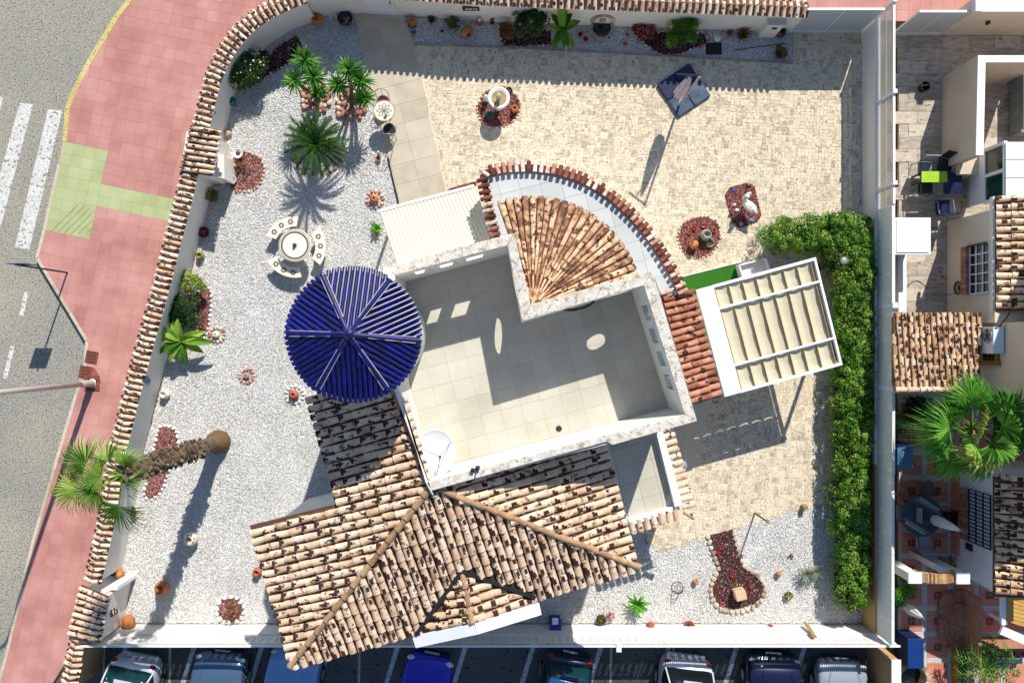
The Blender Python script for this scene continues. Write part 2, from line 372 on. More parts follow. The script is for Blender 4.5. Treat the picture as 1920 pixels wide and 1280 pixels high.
def rot_grid(poly, org, ux, sx, sy, gap):
    """rectangles (corner lists) of a slab grid covering poly; org a world point, ux the unit vector of the rows"""
    uy = V((-ux.y, ux.x)); xs = [(V(p[:2])-org).dot(ux) for p in poly]; ys = [(V(p[:2])-org).dot(uy) for p in poly]
    out = []
    for j in range(math.floor(min(ys)/sy), math.ceil(max(ys)/sy)):
        for i in range(math.floor(min(xs)/sx), math.ceil(max(xs)/sx)):
            c = org+ux*((i+.5)*sx)+uy*((j+.5)*sy)
            if inpoly(c.x, c.y, poly): out.append((c, i, j))
    return out, ux, uy
def slab_mesh(name, sx, sy, th, m, bev=.006):
    b = MB(); hx, hy = sx/2, sy/2; vs = [(-hx, -hy, -th), (hx, -hy, -th), (hx, hy, -th), (-hx, hy, -th)]
    vs += [(x, y, -bev) for x, y, _ in vs]; vs += [(-hx+bev, -hy+bev, 0), (hx-bev, -hy+bev, 0), (hx-bev, hy-bev, 0), (-hx+bev, hy-bev, 0)]
    fs = [[8, 9, 10, 11]]
    for a in (0, 4):
        for k in range(4): fs.append([a+k, a+(k+1) % 4, a+4+(k+1) % 4, a+4+k])
    me = bpy.data.meshes.new(name); me.from_pydata(vs, [], fs); me.materials.append(m); return me, (([V(v) for v in vs]), fs)
def lay(name, cells, ux, me, raw, m, parent, z, limit=300, jit=.0, key=None, stuffname=None):
    cells = sorted(cells, key=lambda c: c[0].length if key is None else key(c)); rest = MB(); a = math.atan2(ux.y, ux.x)
    for q, (c, i, j) in enumerate(cells):
        M = Matrix.Translation((c.x, c.y, z+random.uniform(-jit, jit))) @ Euler((random.gauss(0, jit*.6), random.gauss(0, jit*.6), a)).to_matrix().to_4x4()
        if q < limit: place(name, me, M, parent)
        else: rest.mesh_in(raw, M, random.random())
    if rest.v: stuff(rest.build(stuffname or name, m, parent))
def vis(c, mx=17.6, my=11.8): return abs(c.x) < mx and abs(c.y) < my
og = at(118, 265); ux = V((.979, -.204)); SLX, SLY = .392, .385
cells, ux, uy = rot_grid([(v.x, v.y) for v in pw], V(og[:2]), ux, SLX, SLY, .006)
grn = [pxpoly([(118, 265), (205, 283), (192, 345), (105, 328)]), pxpoly([(105, 328), (192, 345), (345, 380), (330, 420), (180, 388), (92, 370)]), pxpoly([(92, 370), (180, 388), (168, 449), (78, 432)])]
wallside = [at(x, y) for x, y in [(640, -40), (560, 15), (480, 90), (430, 180), (400, 330), (350, 500), (290, 720), (220, 960), (180, 1100), (130, 1300)]]
red = []; green = []; edge_c = []; pav_in = [(p.x, p.y) for p in pw]
def hull_in(cor, poly, N=14):
    loop = []
    for k in range(len(cor)):
        a, d = cor[k], cor[(k+1) % len(cor)]; loop += [a+(d-a)*(t/N) for t in range(N)]
    loop = sorted((q.x, q.y) for q in loop if inpoly(q.x, q.y, poly)); hull = []
    for seq in (loop, loop[::-1]):
        h = []
        for q in seq:
            while len(h) > 1 and (h[-1][0]-h[-2][0])*(q[1]-h[-2][1])-(h[-1][1]-h[-2][1])*(q[0]-h[-2][0]) <= 1e-9: h.pop()
            h.append(q)
        hull += h[:-1]
    return hull if len(hull) > 2 else None
for c in cells:
    if not vis(c[0]): continue
    gr = any(inpoly(c[0].x, c[0].y, g) for g in grn)
    cor = [c[0]+ux*(s*SLX/2)+V((-ux.y, ux.x))*(t*SLY/2) for s, t in ((-1, -1), (1, -1), (1, 1), (-1, 1))]
    if all(inpoly(q.x, q.y, pav_in) for q in cor): (green if gr else red).append(c)
    else: edge_c.append((c, cor, gr))
sm, sraw = slab_mesh('paving_slab', SLX-.003, SLY-.003, .05, slab_red, .002)
gm_, graw = slab_mesh('green_paving_slab', SLX-.003, SLY-.003, .05, slab_green, .002)
lay('paving_slab', red, ux, sm, sraw, slab_red, pav, 0, 300, .0015)
lay('green_paving_slab', green, ux, gm_, graw, slab_green, pav, 0, 300, .0015)
allc_, _, _ = rot_grid([(v.x+dx, v.y+dy) for v in pw for dx in (-.5, .5) for dy in (-.5, .5)], V(og[:2]), ux, SLX, SLY, .006)
seen = set((c[1], c[2]) for c in cells)
for i in range(min(c[1] for c in cells)-2, max(c[1] for c in cells)+3):
    for j in range(min(c[2] for c in cells)-2, max(c[2] for c in cells)+3):
        if (i, j) in seen: continue
        c = V(og[:2])+ux*((i+.5)*SLX)+V((-ux.y, ux.x))*((j+.5)*SLY)
        if not vis(c): continue
        cor = [c+ux*(s*SLX/2)+V((-ux.y, ux.x))*(t*SLY/2) for s, t in ((-1, -1), (1, -1), (1, 1), (-1, 1))]
        if any(inpoly(q.x, q.y, pav_in) for q in cor): edge_c.append(((c, i, j), cor, any(inpoly(c.x, c.y, g) for g in grn)))
for c, cor, gr in edge_c:
    cor = [c[0]+(q-c[0])*.99 for q in cor]; h = hull_in(cor, pav_in)
    if h: b = MB(); b.prism(h, -.034, random.uniform(-.001, .001), random.random(), bottom=False); b.build('cut_slab', slab_green if gr else slab_red, pav)
gb = MB()
for k in range(0):
    a, c = at(88+k*14, 440-k*4 if k < 4 else 448-(k-3)*6), at(112+k*17, 375+k*2)
    d = (c-a); gb.bar(a+d*.05+V((0, 0, .002)), a+d*.8+V((0, 0, .002)), .018, .006)
for k in range(9):
    a = at(84+k*16, 446-k*2); d = at(110, 420)-at(84, 446); q = [a+d*(t/12) for t in range(60) if any(inpoly((a+d*(t/12)).x, (a+d*(t/12)).y, g) for g in grn[2:])]
    if len(q) > 3: gb.bar(q[0]+V((0, 0, .002)), q[-1]+V((0, 0, .002)), .012, .005)
stuff(gb.build('tactile_groove', groove_m, pav))
# pavement on the far side of the north wall
p2 = pxpoly([(1380, -40), (2000, -40), (2000, 30), (1480, 30), (1380, 10)])
pb = MB(); pb.prism([(v.x, v.y) for v in p2], -.2, -.035); pv2 = struct(pb.build('pavement', kerb_m)); WL[pv2] = V((0, 0, 0))
cl2, u_, _ = rot_grid([(v.x, v.y) for v in p2], V((8, 11)), V((1, -.02)).normalized(), SLX, SLY, .006)
lay('paving_slab', cl2, u_, sm, sraw, slab_red, pv2, 0, 300, .0015)
# road paint
def mark(name, px, m, z=ZR+.004):
    return struct(sheet(name, [(v.x, v.y) for v in pxpoly(px, z)], z, m))
for q in ([(90, 205), (117, 208), (55, 468), (28, 463)], [(37, 193), (62, 196), (0, 430), (-28, 425)], [(-20, 178), (7, 182), (-60, 400), (-88, 395)]):
    mark('crosswalk_stripe', q, road_white)
for q in ([(46, 546), (54, 548), (44, 592), (36, 590)], [(20, 648), (28, 650), (13, 710), (5, 708)]): mark('lane_dash', q, road_white)
for k in range(-1, 11):
    x = 352+k*127.2; 
    mark('bay_line', [(x+17, 1180), (x+26, 1180), (x-20, 1330), (x-29, 1330)], bay_white, -.141)
for x in (196, 320, 675, 1147, 1264): mark('faded_bay_line', [(x-3, 1180), (x+2, 1180), (x-1, 1330), (x-5, 1330)], carpark_m if 0 else kerb_m, -.1405)
# ------------------------------------------------------------------ garden ground
GARD = [(590, 30), (560, 45), (510, 78), (470, 120), (440, 170), (425, 200), (412, 260), (430, 345), (385, 350), (372, 430), (355, 490), (349, 537), (310, 650), (290, 742), (272, 836), (240, 994), (220, 1070), (200, 1168),
        (1640, 1168), (1640, 60), (1440, 60), (1100, 48), (900, 40), (745, 30), (692, 27)]
struct(sheet('garden_ground', [(v.x, v.y) for v in pxpoly(GARD)], -.02, gravel_b))
PATIO = [(777, 84), (1100, 99), (1485, 120), (1490, 60), (1640, 60), (1640, 610), (1562, 640), (1562, 936), (1231, 1033), (1140, 900), (960, 700), (900, 400), (836, 356)]
pat_w = [(v.x, v.y) for v in pxpoly(PATIO)]
b = MB(); b.prism(pat_w, -.1, .004); patio = struct(b.build('patio', grout_m)); WL[patio] = V((0, 0, 0))
def voronoi(poly, sp, jit, gap, drop=None):
    xs = [p[0] for p in poly]; ys = [p[1] for p in poly]; pts = {}
    nx = int((max(xs)-min(xs))/sp)+3; ny = int((max(ys)-min(ys))/sp)+3
    for i in range(nx):
        for j in range(ny): pts[i, j] = V((min(xs)+(i-1+(j % 2)*.5+random.uniform(-jit, jit))*sp, min(ys)+(j-1+random.uniform(-jit, jit))*sp))
    out = []
    for (i, j), p in pts.items():
        if not inpoly(p.x, p.y, poly): continue
        if drop and drop(p): continue
        cell = [p+V((-sp*2, -sp*2)), p+V((sp*2, -sp*2)), p+V((sp*2, sp*2)), p+V((-sp*2, sp*2))]
        for di in (-2, -1, 0, 1, 2):
            for dj in (-2, -1, 0, 1, 2):
                q = pts.get((i+di, j+dj))
                if q is None or (di == 0 and dj == 0): continue
                d = q-p; L = d.length; d = d/L; off = p.dot(d)+L/2-gap; new = []
                for k in range(len(cell)):
                    a, c = cell[k], cell[(k+1) % len(cell)]; da = a.dot(d)-off; dc = c.dot(d)-off
                    if da <= 0: new.append(a)
                    if (da < 0) != (dc < 0): new.append(a+(c-a)*(da/(da-dc)))
                cell = new
                if len(cell) < 3: break
            if len(cell) < 3: break
        if len(cell) >= 3: out.append((p, cell))
    return out
housepx = pxpoly([(860, 350), (990, 318), (1200, 400), (1290, 540), (1330, 760), (1280, 970), (1000, 900), (900, 500)])
def ashlar(poly, u, ang, drop, gap=.0035):
    ca, sa = math.cos(ang), math.sin(ang); R = lambda x, y: V((x*ca-y*sa, x*sa+y*ca)); q = [V(p).to_2d() for p in poly]
    loc = [V((p.x*ca+p.y*sa, -p.x*sa+p.y*ca)) for p in q]; x0, x1 = min(p.x for p in loc), max(p.x for p in loc); y0, y1 = min(p.y for p in loc), max(p.y for p in loc)
    nx, ny = int((x1-x0)/u)+1, int((y1-y0)/u)+1; used = set(); J = {}; out = []
    def jit(i, j):
        if (i, j) not in J: J[i, j] = V((x0+(i+random.uniform(-.2, .2))*u, y0+(j+random.uniform(-.2, .2))*u))
        return J[i, j]
    for j in range(ny):
        for i in range(nx):
            if (i, j) in used: continue
            w, h = random.choice(((1, 1), (2, 1), (2, 1), (1, 2), (1, 2), (2, 2)))
            while w > 1 and any((i+a, j) in used for a in range(w)): w -= 1
            if any((i+a, j+b_) in used for a in range(w) for b_ in range(h)): h = 1
            for a in range(w):
                for b_ in range(h): used.add((i+a, j+b_))
            c4 = [jit(i, j), jit(i+w, j), jit(i+w, j+h), jit(i, j+h)]; c = sum(c4, V((0, 0)))/4; cw = R(c.x, c.y)
            if not inpoly(cw.x, cw.y, poly) or drop(cw): continue
            cell = []
            for k in range(4):                              # worn, slightly cut corners
                a, p, d = c4[k-1], c4[k], c4[(k+1) % 4]; p = p+(c-p).normalized()*gap*1.4
                for e in (a, d): r = p+(e-p).normalized()*u*.16; cell.append(R(r.x, r.y))
            out.append((cw, cell))
    return out
st = ashlar(pat_w, .114, -.05, lambda p: inpoly(p.x, p.y, housepx))
st.sort(key=lambda s: -len(s[1])*0-abs(sum(s[1][k].x*s[1][(k+1) % len(s[1])].y-s[1][(k+1) % len(s[1])].x*s[1][k].y for k in range(len(s[1])))))
rest = MB()
for q, (p, cell) in enumerate(st):
    z = .013+random.uniform(-.0015, .0015); tn = random.random()
    ins = [p+(c-p)*.965 for c in cell]; n = len(cell)
    vs_ = [(c.x, c.y, .003) for c in cell]+[(c.x, c.y, z-.003) for c in cell]+[(c.x, c.y, z) for c in ins]
    fs_ = [list(range(2*n, 3*n))]+[[r*n+k, r*n+(k+1) % n, (r+1)*n+(k+1) % n, (r+1)*n+k] for r in (0, 1) for k in range(n)]
    if q < 300:
        b = MB(); b.add(vs_, fs_, tn); b.build('paving_stone', patio_m, patio)
    else: rest.add(vs_, fs_, tn)
stuff(rest.build('paving_stone', patio_m, patio))
# path of long slabs from the white door to the house
PATH = [(664, 26), (758, 29), (777, 86), (802, 195), (845, 390), (752, 400), (729, 296), (700, 190), (685, 122)]
pth = [(v.x, v.y) for v in pxpoly(PATH)]
b = MB(); b.prism(pth, -.1, .03); path = struct(b.build('garden_path', grout_m)); WL[path] = V((0, 0, 0))
cells, u_, _ = rot_grid([(p[0]*1.0, p[1]) for p in pth], V(at(745, 385)[:2]), U2, .93, .66, .006)
allc, _, _ = rot_grid(pxpoly([(600, -10), (860, -10), (880, 440), (690, 440)]), V(at(745, 385)[:2]), U2, .93, .66, .006)
def clip_convexish(rect, poly):
    """clip a small rectangle against poly edge by edge (poly treated as locally convex)"""
    return rect
for c, i, j in allc:
    cor = [c+u_*(sx*.463)+V((-u_.y, u_.x))*(sy*.328) for sx, sy in ((-1, -1), (1, -1), (1, 1), (-1, 1))]
    nin = sum(inpoly(q.x, q.y, pth) for q in cor)
    if nin == 0: continue
    if nin < 4:   # trim the slab along the path's edge by sampling its outline
        N = 14; loop = []
        for k in range(4):
            a, d = cor[k], cor[(k+1) % 4]
            loop += [a+(d-a)*(t/N) for t in range(N)]
        loop = [q for q in loop if inpoly(q.x, q.y, pth)]
        if len(loop) < 6: continue
        # convex hull
        pts = sorted((q.x, q.y) for q in loop); hull = []
        for seq in (pts, pts[::-1]):
            h = []
            for q in seq:
                while len(h) > 1 and (h[-1][0]-h[-2][0])*(q[1]-h[-2][1])-(h[-1][1]-h[-2][1])*(q[0]-h[-2][0]) <= 1e-9: h.pop()
                h.append(q)
            hull += h[:-1]
        cor = hull
        if len(cor) < 3: continue
    b = MB(); b.prism([(q[0], q[1]) for q in cor], .031, .045+random.uniform(0, .002), random.random(), bottom=False); b.build('path_slab', path_m, path, bevel=.005)
# pebbles
OCT_V = np.array([(1, 0, 0), (.3, .9, 0), (-.8, .6, 0), (-.8, -.6, 0), (.3, -.9, 0), (0, 0, .7)]); OCT_F = np.array([(0, 1, 5), (1, 2, 5), (2, 3, 5), (3, 4, 5), (4, 0, 5)])
def pebbles(name, poly, dens, r0, r1, m, z, holes=(), parent=None, extra=None):
    xs = [p[0] for p in poly]; ys = [p[1] for p in poly]; A = (max(xs)-min(xs))*(max(ys)-min(ys)); n = int(A*dens)
    X = rng.uniform(min(xs), max(xs), n); Y = rng.uniform(min(ys), max(ys), n); k = inpoly_np(X, Y, poly)
    for hp in holes: k &= ~inpoly_np(X, Y, hp)
    X = X[k]; Y = Y[k]; n = len(X); R = rng.uniform(r0, r1, n); a = rng.uniform(0, 6.28, n); sq = rng.uniform(.6, 1, (n, 1))
    tx = rng.normal(0, .35, (n, 1)); ty = rng.normal(0, .35, (n, 1))
    P = OCT_V[None]*R[:, None, None]; px = P[..., 0]; py = P[..., 1]*sq; pz = P[..., 2]*1.0+px*tx+py*ty
    c = np.cos(a)[:, None]; s = np.sin(a)[:, None]
    v = np.stack([px*c-py*s+X[:, None], px*s+py*c+Y[:, None], pz+z+rng.uniform(-.006, .008, (n, 1))], -1).reshape(-1, 3)
    f = (OCT_F[None]+(np.arange(n)*6)[:, None, None]).reshape(-1, 3)
    return stuff(fast_mesh(name, v, f, m, np.repeat(rng.uniform(0, 1, n), 5), parent))
def w2(px, z=0): return [(v.x, v.y) for v in pxpoly(px, z)]
house_hole = w2([(745, 390), (900, 350), (960, 560), (830, 700), (720, 800), (650, 930), (560, 955), (600, 1130), (1120, 1010), (1150, 950), (1290, 900), (1100, 600), (990, 330), (845, 330)])
WEST = [(664, 28), (590, 32), (560, 47), (510, 80), (470, 122), (440, 172), (425, 202), (414, 262), (430, 345), (385, 352), (372, 430), (355, 492), (349, 539), (310, 652), (290, 744), (272, 838), (240, 996), (220, 1072), (200, 1168),
        (1231, 1168), (1231, 1034), (745, 396), (729, 296), (700, 190), (685, 122)]
pebbles('white_gravel', w2(WEST), 1750, .010, .025, gravel_m, 0, [house_hole])
pebbles('white_gravel', w2([(1231, 1034), (1562, 937), (1640, 937), (1640, 1168), (1231, 1168)]), 1750, .010, .025, gravel_m, 0)
pebbles('white_gravel', w2([(760, 32), (900, 41), (1100, 49), (1440, 61), (1480, 64), (1485, 116), (1100, 97), (778, 83)]), 1750, .010, .025, gravel_m, 0)
ed = MB()
e_ = [at(x, y) for x, y in ((777, 84), (940, 90), (1100, 98), (1300, 109), (1485, 119))]
for a, c in zip(e_[:-1], e_[1:]): ed.bar(a+V((0, 0, .02)), c+V((0, 0, .02)), .035, .07)
struct(ed.build('bed_edging', grey_pot))
# raised white slab edging of the path's west side is the path itself; thin dark drain slot beside it
ed = MB(); ed.bar(at(727, 296, .02), at(750, 392, .02), .05, .05); struct(ed.build('path_drain', black_m))
# ------------------------------------------------------------------ roof tiles
def barrel(L, w0, w1, h, th=.016, n=6):
    """a curved clay tile: y runs up the slope, lower (wide) end at y=0, hollow side down"""
    vs = []; fs = []
    for y, w, h in ((0, w0, h), (L, w1, h*.78)):
        for q in (0, th):
            for k in range(n+1):
                a = math.pi*k/n; vs.append(V((-(w/2-q)*math.cos(a), y, (h-q)*math.sin(a))))
    m = n+1
    for k in range(n):
        fs.append([k, k+1, 2*m+k+1, 2*m+k][::-1])        # outer
        fs.append([m+k, 3*m+k, 3*m+k+1, m+k+1][::-1])    # inner
        fs.append([k, m+k, m+k+1, k+1][::-1])            # lower end
    for k in (0, n): fs.append([k, 2*m+k, 3*m+k, m+k])
    return vs, fs
def stained(raw, n=6, rows=3, kinds=4):
    """variants of a tile: the outer skin is cut into small facets so that lichen can sit on a patch of them"""
    vs, fs = raw; m = n+1; base = [v for v in vs]; outs = []
    for kind in range(6):
        v2 = list(base); f2 = []; mi = []; grid = []
        for r in range(rows*2+1):
            t = r/(rows*2); row = []
            for k in range(n+1): v2.append(base[k]*(1-t)+base[2*m+k]*t+V((0, 0, .0015))); row.append(len(v2)-1)
            grid.append(row)
        c = (random.uniform(1.5, n-1.5), random.choice((.6, 1.2, rows*2-1.2, 3)), random.uniform(1.0, 1.9), random.uniform(.8, 1.7), random.uniform(-.8, .8))
        for r in range(rows*2):
            for k in range(n):
                dk, dr = k+.5-c[0], r+.5-c[1]; dk -= dr*c[4]*.5; s_ = kind < kinds and (dk/c[2])**2+(dr/c[3])**2 < 1
                f2.append([grid[r][k], grid[r][k+1], grid[r+1][k+1], grid[r+1][k]][::-1]); mi.append(1 if s_ else 0)
        for q, f in enumerate(fs):
            if q < 3*n and q % 3 == 0: continue
            f2.append(f); mi.append(0)
        outs.append((v2, f2, mi))
    return outs
def tmesh(name, raw, m):
    me = bpy.data.meshes.new(name); me.from_pydata(raw[0], [], raw[1])
    for q in (m if isinstance(m, (list, tuple)) else [m]): me.materials.append(q)
    if len(raw) > 2: me.polygons.foreach_set('material_index', raw[2])
    for p in me.polygons: p.use_smooth = False
    return me
def frame3(y, z, o):
    y = y.normalized(); x = y.cross(z).normalized(); z = x.cross(y)
    return Matrix(((x.x, y.x, z.x, o.x), (x.y, y.y, z.y, o.y), (x.z, y.z, z.z, o.z), (0, 0, 0, 1)))
def spread(mats_, name, raw, m, parent, limit):
    """the first `limit` tiles become objects of their own, the others one joined part"""
    raws = stained(raw, kinds=6 if m is tile_dk else 4) if m in (tile_m, tile_dk, tile_cap) else [raw]; mm = [m, stain_m] if len(raws) > 1 else m
    mes = [tmesh(name, r, mm) for r in raws]; mats_.sort(key=lambda M: (M.translation-V((0, 0, H))).length); rest = MB()
    for q, M in enumerate(mats_):
        w = random.randrange(len(raws))
        if q < limit: place(name, mes[w], M, parent)
        else: rest.mesh_in(raws[w], M, random.random())
    if rest.v: stuff(rest.build(name, mm, parent))
def roof_field(poly, pl, down, pitch, expo, lift=.03, eave=None, jit=.02):
    """matrices of cover tiles on plane pl inside the world-space polygon poly; down = unit vector down the slope in plan"""
    n, p0 = pl; up = V((-down.x, -down.y)); zup = (-(n.x*up.x+n.y*up.y)/n.z); Y = V((up.x, up.y, zup)); sl = Y.length; Y.normalize()
    ac = V((up.y, -up.x)); A = [V(p[:2]).dot(up) for p in poly]; B = [V(p[:2]).dot(ac) for p in poly]
    a0 = min(A) if eave is None else eave; out = []; e2 = expo/sl
    for j in range(-1, int((max(A)-a0)/e2)+1):
        for i in range(int((max(B)-min(B))/pitch)+1):
            q = up*(a0+j*e2)+ac*(min(B)+(i+.5)*pitch); mid = q+up*(e2*.5)
            if not inpoly(mid.x, mid.y, poly): continue
            z = p0.z-(n.x*(q.x-p0.x)+n.y*(q.y-p0.y))/n.z
            Yt = (Y+V((random.gauss(0, jit), random.gauss(0, jit), -.05))).normalized()
            out.append(frame3(Yt, n, V((q.x+random.gauss(0, .009), q.y+random.gauss(0, .009), z+lift+random.uniform(0, .014)))))
    return out
# ------------------------------------------------------------------ garden walls
CAPZ = 1.70
def wall_run(b, line, th, z0, z1, off=0.0):
    """a wall of thickness th along a 2-D polyline, mitred"""
    pts = [V(p[:2]) for p in line]; L = []; R = []
    for i, p in enumerate(pts):
        d0 = (p-pts[i-1]).normalized() if i else None; d1 = (pts[i+1]-p).normalized() if i < len(pts)-1 else None
        d = ((d0 or d1)+(d1 or d0)).normalized(); n = V((-d.y, d.x)); k = 1/max(.5, n.dot(V((-(d1 or d0).y, (d1 or d0).x))))
        L.append(p+n*(th/2+off)*k); R.append(p+n*(off-th/2)*k)
    n = len(pts)
    for i in range(n-1):
        q = [R[i], R[i+1], L[i+1], L[i]]; vs = [(v.x, v.y, z0) for v in q]+[(v.x, v.y, z1) for v in q]
        fs = [[4, 5, 6, 7], [0, 1, 5, 4], [2, 3, 7, 6]]
        if i == 0: fs.append([3, 0, 4, 7])
        if i == n-2: fs.append([1, 2, 6, 5])
        b.add(vs, fs)
def gable_run(b, line, hw, z0, ze, zr):
    wall_run(b, line, hw*2, z0, ze-.001)
    pts = [V(p[:2]) for p in line]; n = len(pts); rows = []
    for i, p in enumerate(pts):
        d = (pts[min(i+1, n-1)]-pts[max(i-1, 0)]).normalized(); m = V((-d.y, d.x)); rows += [(p.x-m.x*hw, p.y-m.y*hw, ze), (p.x, p.y, zr), (p.x+m.x*hw, p.y+m.y*hw, ze)]
    b.add(rows, [[3*i+k, 3*i+3+k, 3*i+4+k, 3*i+1+k] for i in range(n-1) for k in (0, 1)]+[[0, 1, 2], [3*n-1, 3*n-2, 3*n-3]])
def cap_tiles(line, z, pitch, sides, raw, lift=.06, drop=.14, half=.27):
    out = []
    for p, d in resample([V((q[0], q[1], 0)) for q in line], pitch):
        n = V((-d.y, d.x, 0))
        for s in sides:
            o = n*s; Y = (-o+V((0, 0, drop/half*.9))).normalized()
            Y = (Y+V((random.gauss(0, .03), random.gauss(0, .03), random.gauss(0, .02)))).normalized()
            out.append(frame3(Y, V((0, 0, 1)), V((p.x, p.y, z+lift-drop+random.uniform(0, .012)))+o*half))
    return out
cap_raw = barrel(.31, .138, .12, .07)
def diamond(px, py, z, ux, parent, s=.2, n=None):
    c = at(px, py, z); u = V((ux[0], ux[1], 0)).normalized(); nn = n or V((u.y, -u.x, 0)); b = MB()
    for sx, sz, tn in ((1, 1, .1), (-1, 1, .4), (-1, -1, .7), (1, -1, .95)):   # four glazed quarters make the rhomb
        q = [c, c+u*(s*sx), c+V((0, 0, s*1.1*sz))]; b.add(q+[v+nn*.02 for v in q], [[0, 1, 2], [3, 5, 4], [0, 3, 4, 1], [1, 4, 5, 2], [2, 5, 3, 0]], tn)
    return b.build('blue_tile', tileblue, parent)
LA = [(566, -9), (548, -2), (520, 10), (490, 27), (465, 45), (443, 68), (425, 93), (410, 120), (398, 150), (389, 182), (381, 215), (374, 243)]
LB = [(356, 318), (345, 365), (333, 412), (320, 462), (308, 510), (296, 555), (283, 600), (270, 647), (257, 695), (243, 748), (229, 805), (216, 855), (206, 925), (196, 984), (186, 1030), (172, 1092)]
LC = [(146, 1200), (136, 1245), (125, 1300)]
def cap_line(px, smooth=True):
    w = [at(x, y, CAPZ) for x, y in px]; w = [V((v.x, v.y, 0)) for v in w]
    return smoothline(w, 4) if smooth else w
wall_defs = [('garden_wall', 'curved white garden wall with tile coping at the street corner', LA),
             ('garden_wall', 'long white garden wall with tile coping beside the red pavement', LB),
             ('garden_wall', 'short wall with tile coping beside the parking, at the lower left', LC)]
for nm, lb, px in wall_defs:
    ln = cap_line(px); t = thing(nm, lb, 'wall', (ln[len(ln)//2].x, ln[len(ln)//2].y, 0), None)
    b = MB(); wall_run(b, ln, .22, -.15, CAPZ-.16); b.build('wall', plaster if px is not LC else plaster_t, t)
    b = MB(); wall_run(b, ln, .36, CAPZ-.165, CAPZ-.115); b.build('coping_bed', mortar_m, t)
    b = MB(); gable_run(b, ln, .245, CAPZ-.114, CAPZ-.075, CAPZ+.075); b.build('coping_core', under_m, t)
    tl = cap_tiles(ln, CAPZ, .198, (1, -1), cap_raw); spread(tl, 'coping_tile', cap_raw, tile_cap, t, 300)
    if px is LA: diamond(401, 203, 1.15, (-.2, .98), t, .2); diamond(607, 1, 1.1, (1, .1), t)
    if px is LB:
        for x, y in ((319, 517), (276, 713), (238, 908)): diamond(x, y, 1.2, (-.25, .97), t, .2, V((.97, .24, 0)))
# entrance piers on the west wall: plastered blocks under little tiled roofs
def pier(lb, px_top, zt, px_base, nrow, a0, a1, sign=None):
    c = at(*px_base); t = thing('gate_pier', lb, 'gate pier', (c.x, c.y, 0))
    q = [at(x, y, zt) for x, y in px_top]; b = MB(); b.prism([(v.x, v.y) for v in q], -.1, zt); b.build('pier_block', plaster, t)
    return t, q
tA, q = pier('white pier with a small tiled roof half way up the street wall', [(350, 246), (398, 250), (390, 328), (338, 323)], 1.55, (400, 330), 6, 0, 0)
bb = MB(); bb.prism([(v.x, v.y) for v in [at(392, 285, 1.0), at(420, 290, 1.0), at(421, 335, 1.0), at(384, 328, 1.0)]], -.1, 1.0); bb.build('meter_box', plaster, tA)
def little_roof(t, px, z0, z1, m, rows, cols, nm='roof_tile'):
    """px: lower-left, upper-left (street side = eave), upper-right, lower-right of a small roof that rises from z0 to z1"""
    a, b_, c, d = [at(px[0][0], px[0][1], z0), at(px[1][0], px[1][1], z0), at(px[2][0], px[2][1], z1), at(px[3][0], px[3][1], z1)]
    b = MB(); q = [a, b_, c, d]; b.add([v+V((0, 0, -.05)) for v in q]+[V(v) for v in q], [[0, 1, 2, 3], [7, 6, 5, 4]]+[[i, i+4, (i+1) % 4+4, (i+1) % 4] for i in range(4)])
    b.build('roof_slab', under_m, t)
    ms = []
    for i in range(rows):
        for j in range(cols):
            u = (i+.5)/rows; v0 = j/cols; lo = a+(b_-a)*u; hi = d+(c-d)*u; o = lo+(hi-lo)*v0+V((0, 0, .03)); Y = (hi-lo); n = (b_-a).cross(d-a); n = n if n.z > 0 else -n
            L = Y.length/cols
            ms.append(frame3(Y.normalized()+V((random.gauss(0, .02), random.gauss(0, .02), -.06)), n.normalized(), o))
    W_ = (b_-a).length/rows; raw = barrel((d-a).length/cols*1.2, W_*.72, W_*.62, W_*.36)
    spread(ms, nm, raw, m, t, 300)
little_roof(tA, [(338, 322), (360, 234), (411, 243), (398, 330)], 1.75, 1.95, tile_cap, 8, 3)
diamond(404, 288, 1.25, (-.25, .97), tA, .16, V((.97, .24, 0)))
tB, q = pier('white pier with a tiled roof at the gate beside the parking', [(152, 1108), (200, 1118), (182, 1206), (134, 1196)], 1.62, (230, 1170), 5, 0, 0)
bb = MB(); bb.prism([(v.x, v.y) for v in [at(178, 1104, 1.6), at(247, 1076, .05), at(249, 1083, .0), at(182, 1112, 1.6)]], 0, .01)
little_roof(tB, [(128, 1192), (152, 1096), (203, 1118), (186, 1204)], 1.8, 2.0, tile_cap, 8, 3)
b = MB(); q4 = [at(196, 1110, 1.7), at(247, 1082, .0), at(234, 1150, .0), at(188, 1203, 1.7)]
fin = MB(); A0 = at(196, 1112, 1.6); B0 = at(188, 1200, 1.6)
fin.prism([(A0.x-.1, A0.y+.12), (A0.x+.0, A0.y), (B0.x+.0, B0.y), (B0.x-.1, B0.y)], -.1, 1.61); fin.build('wing_wall', plaster, tB)
wing = MB(); wl_ = [at(183, 1100, 1.5), at(196, 1112, 1.5)]
wing.prism([(A0.x-.05, A0.y+.01), (A0.x+.26, A0.y+.01), (A0.x+.26, A0.y+.13), (A0.x-.05, A0.y+.13)], -.1, 1.3); wing.build('wing_wall', plaster, tB)
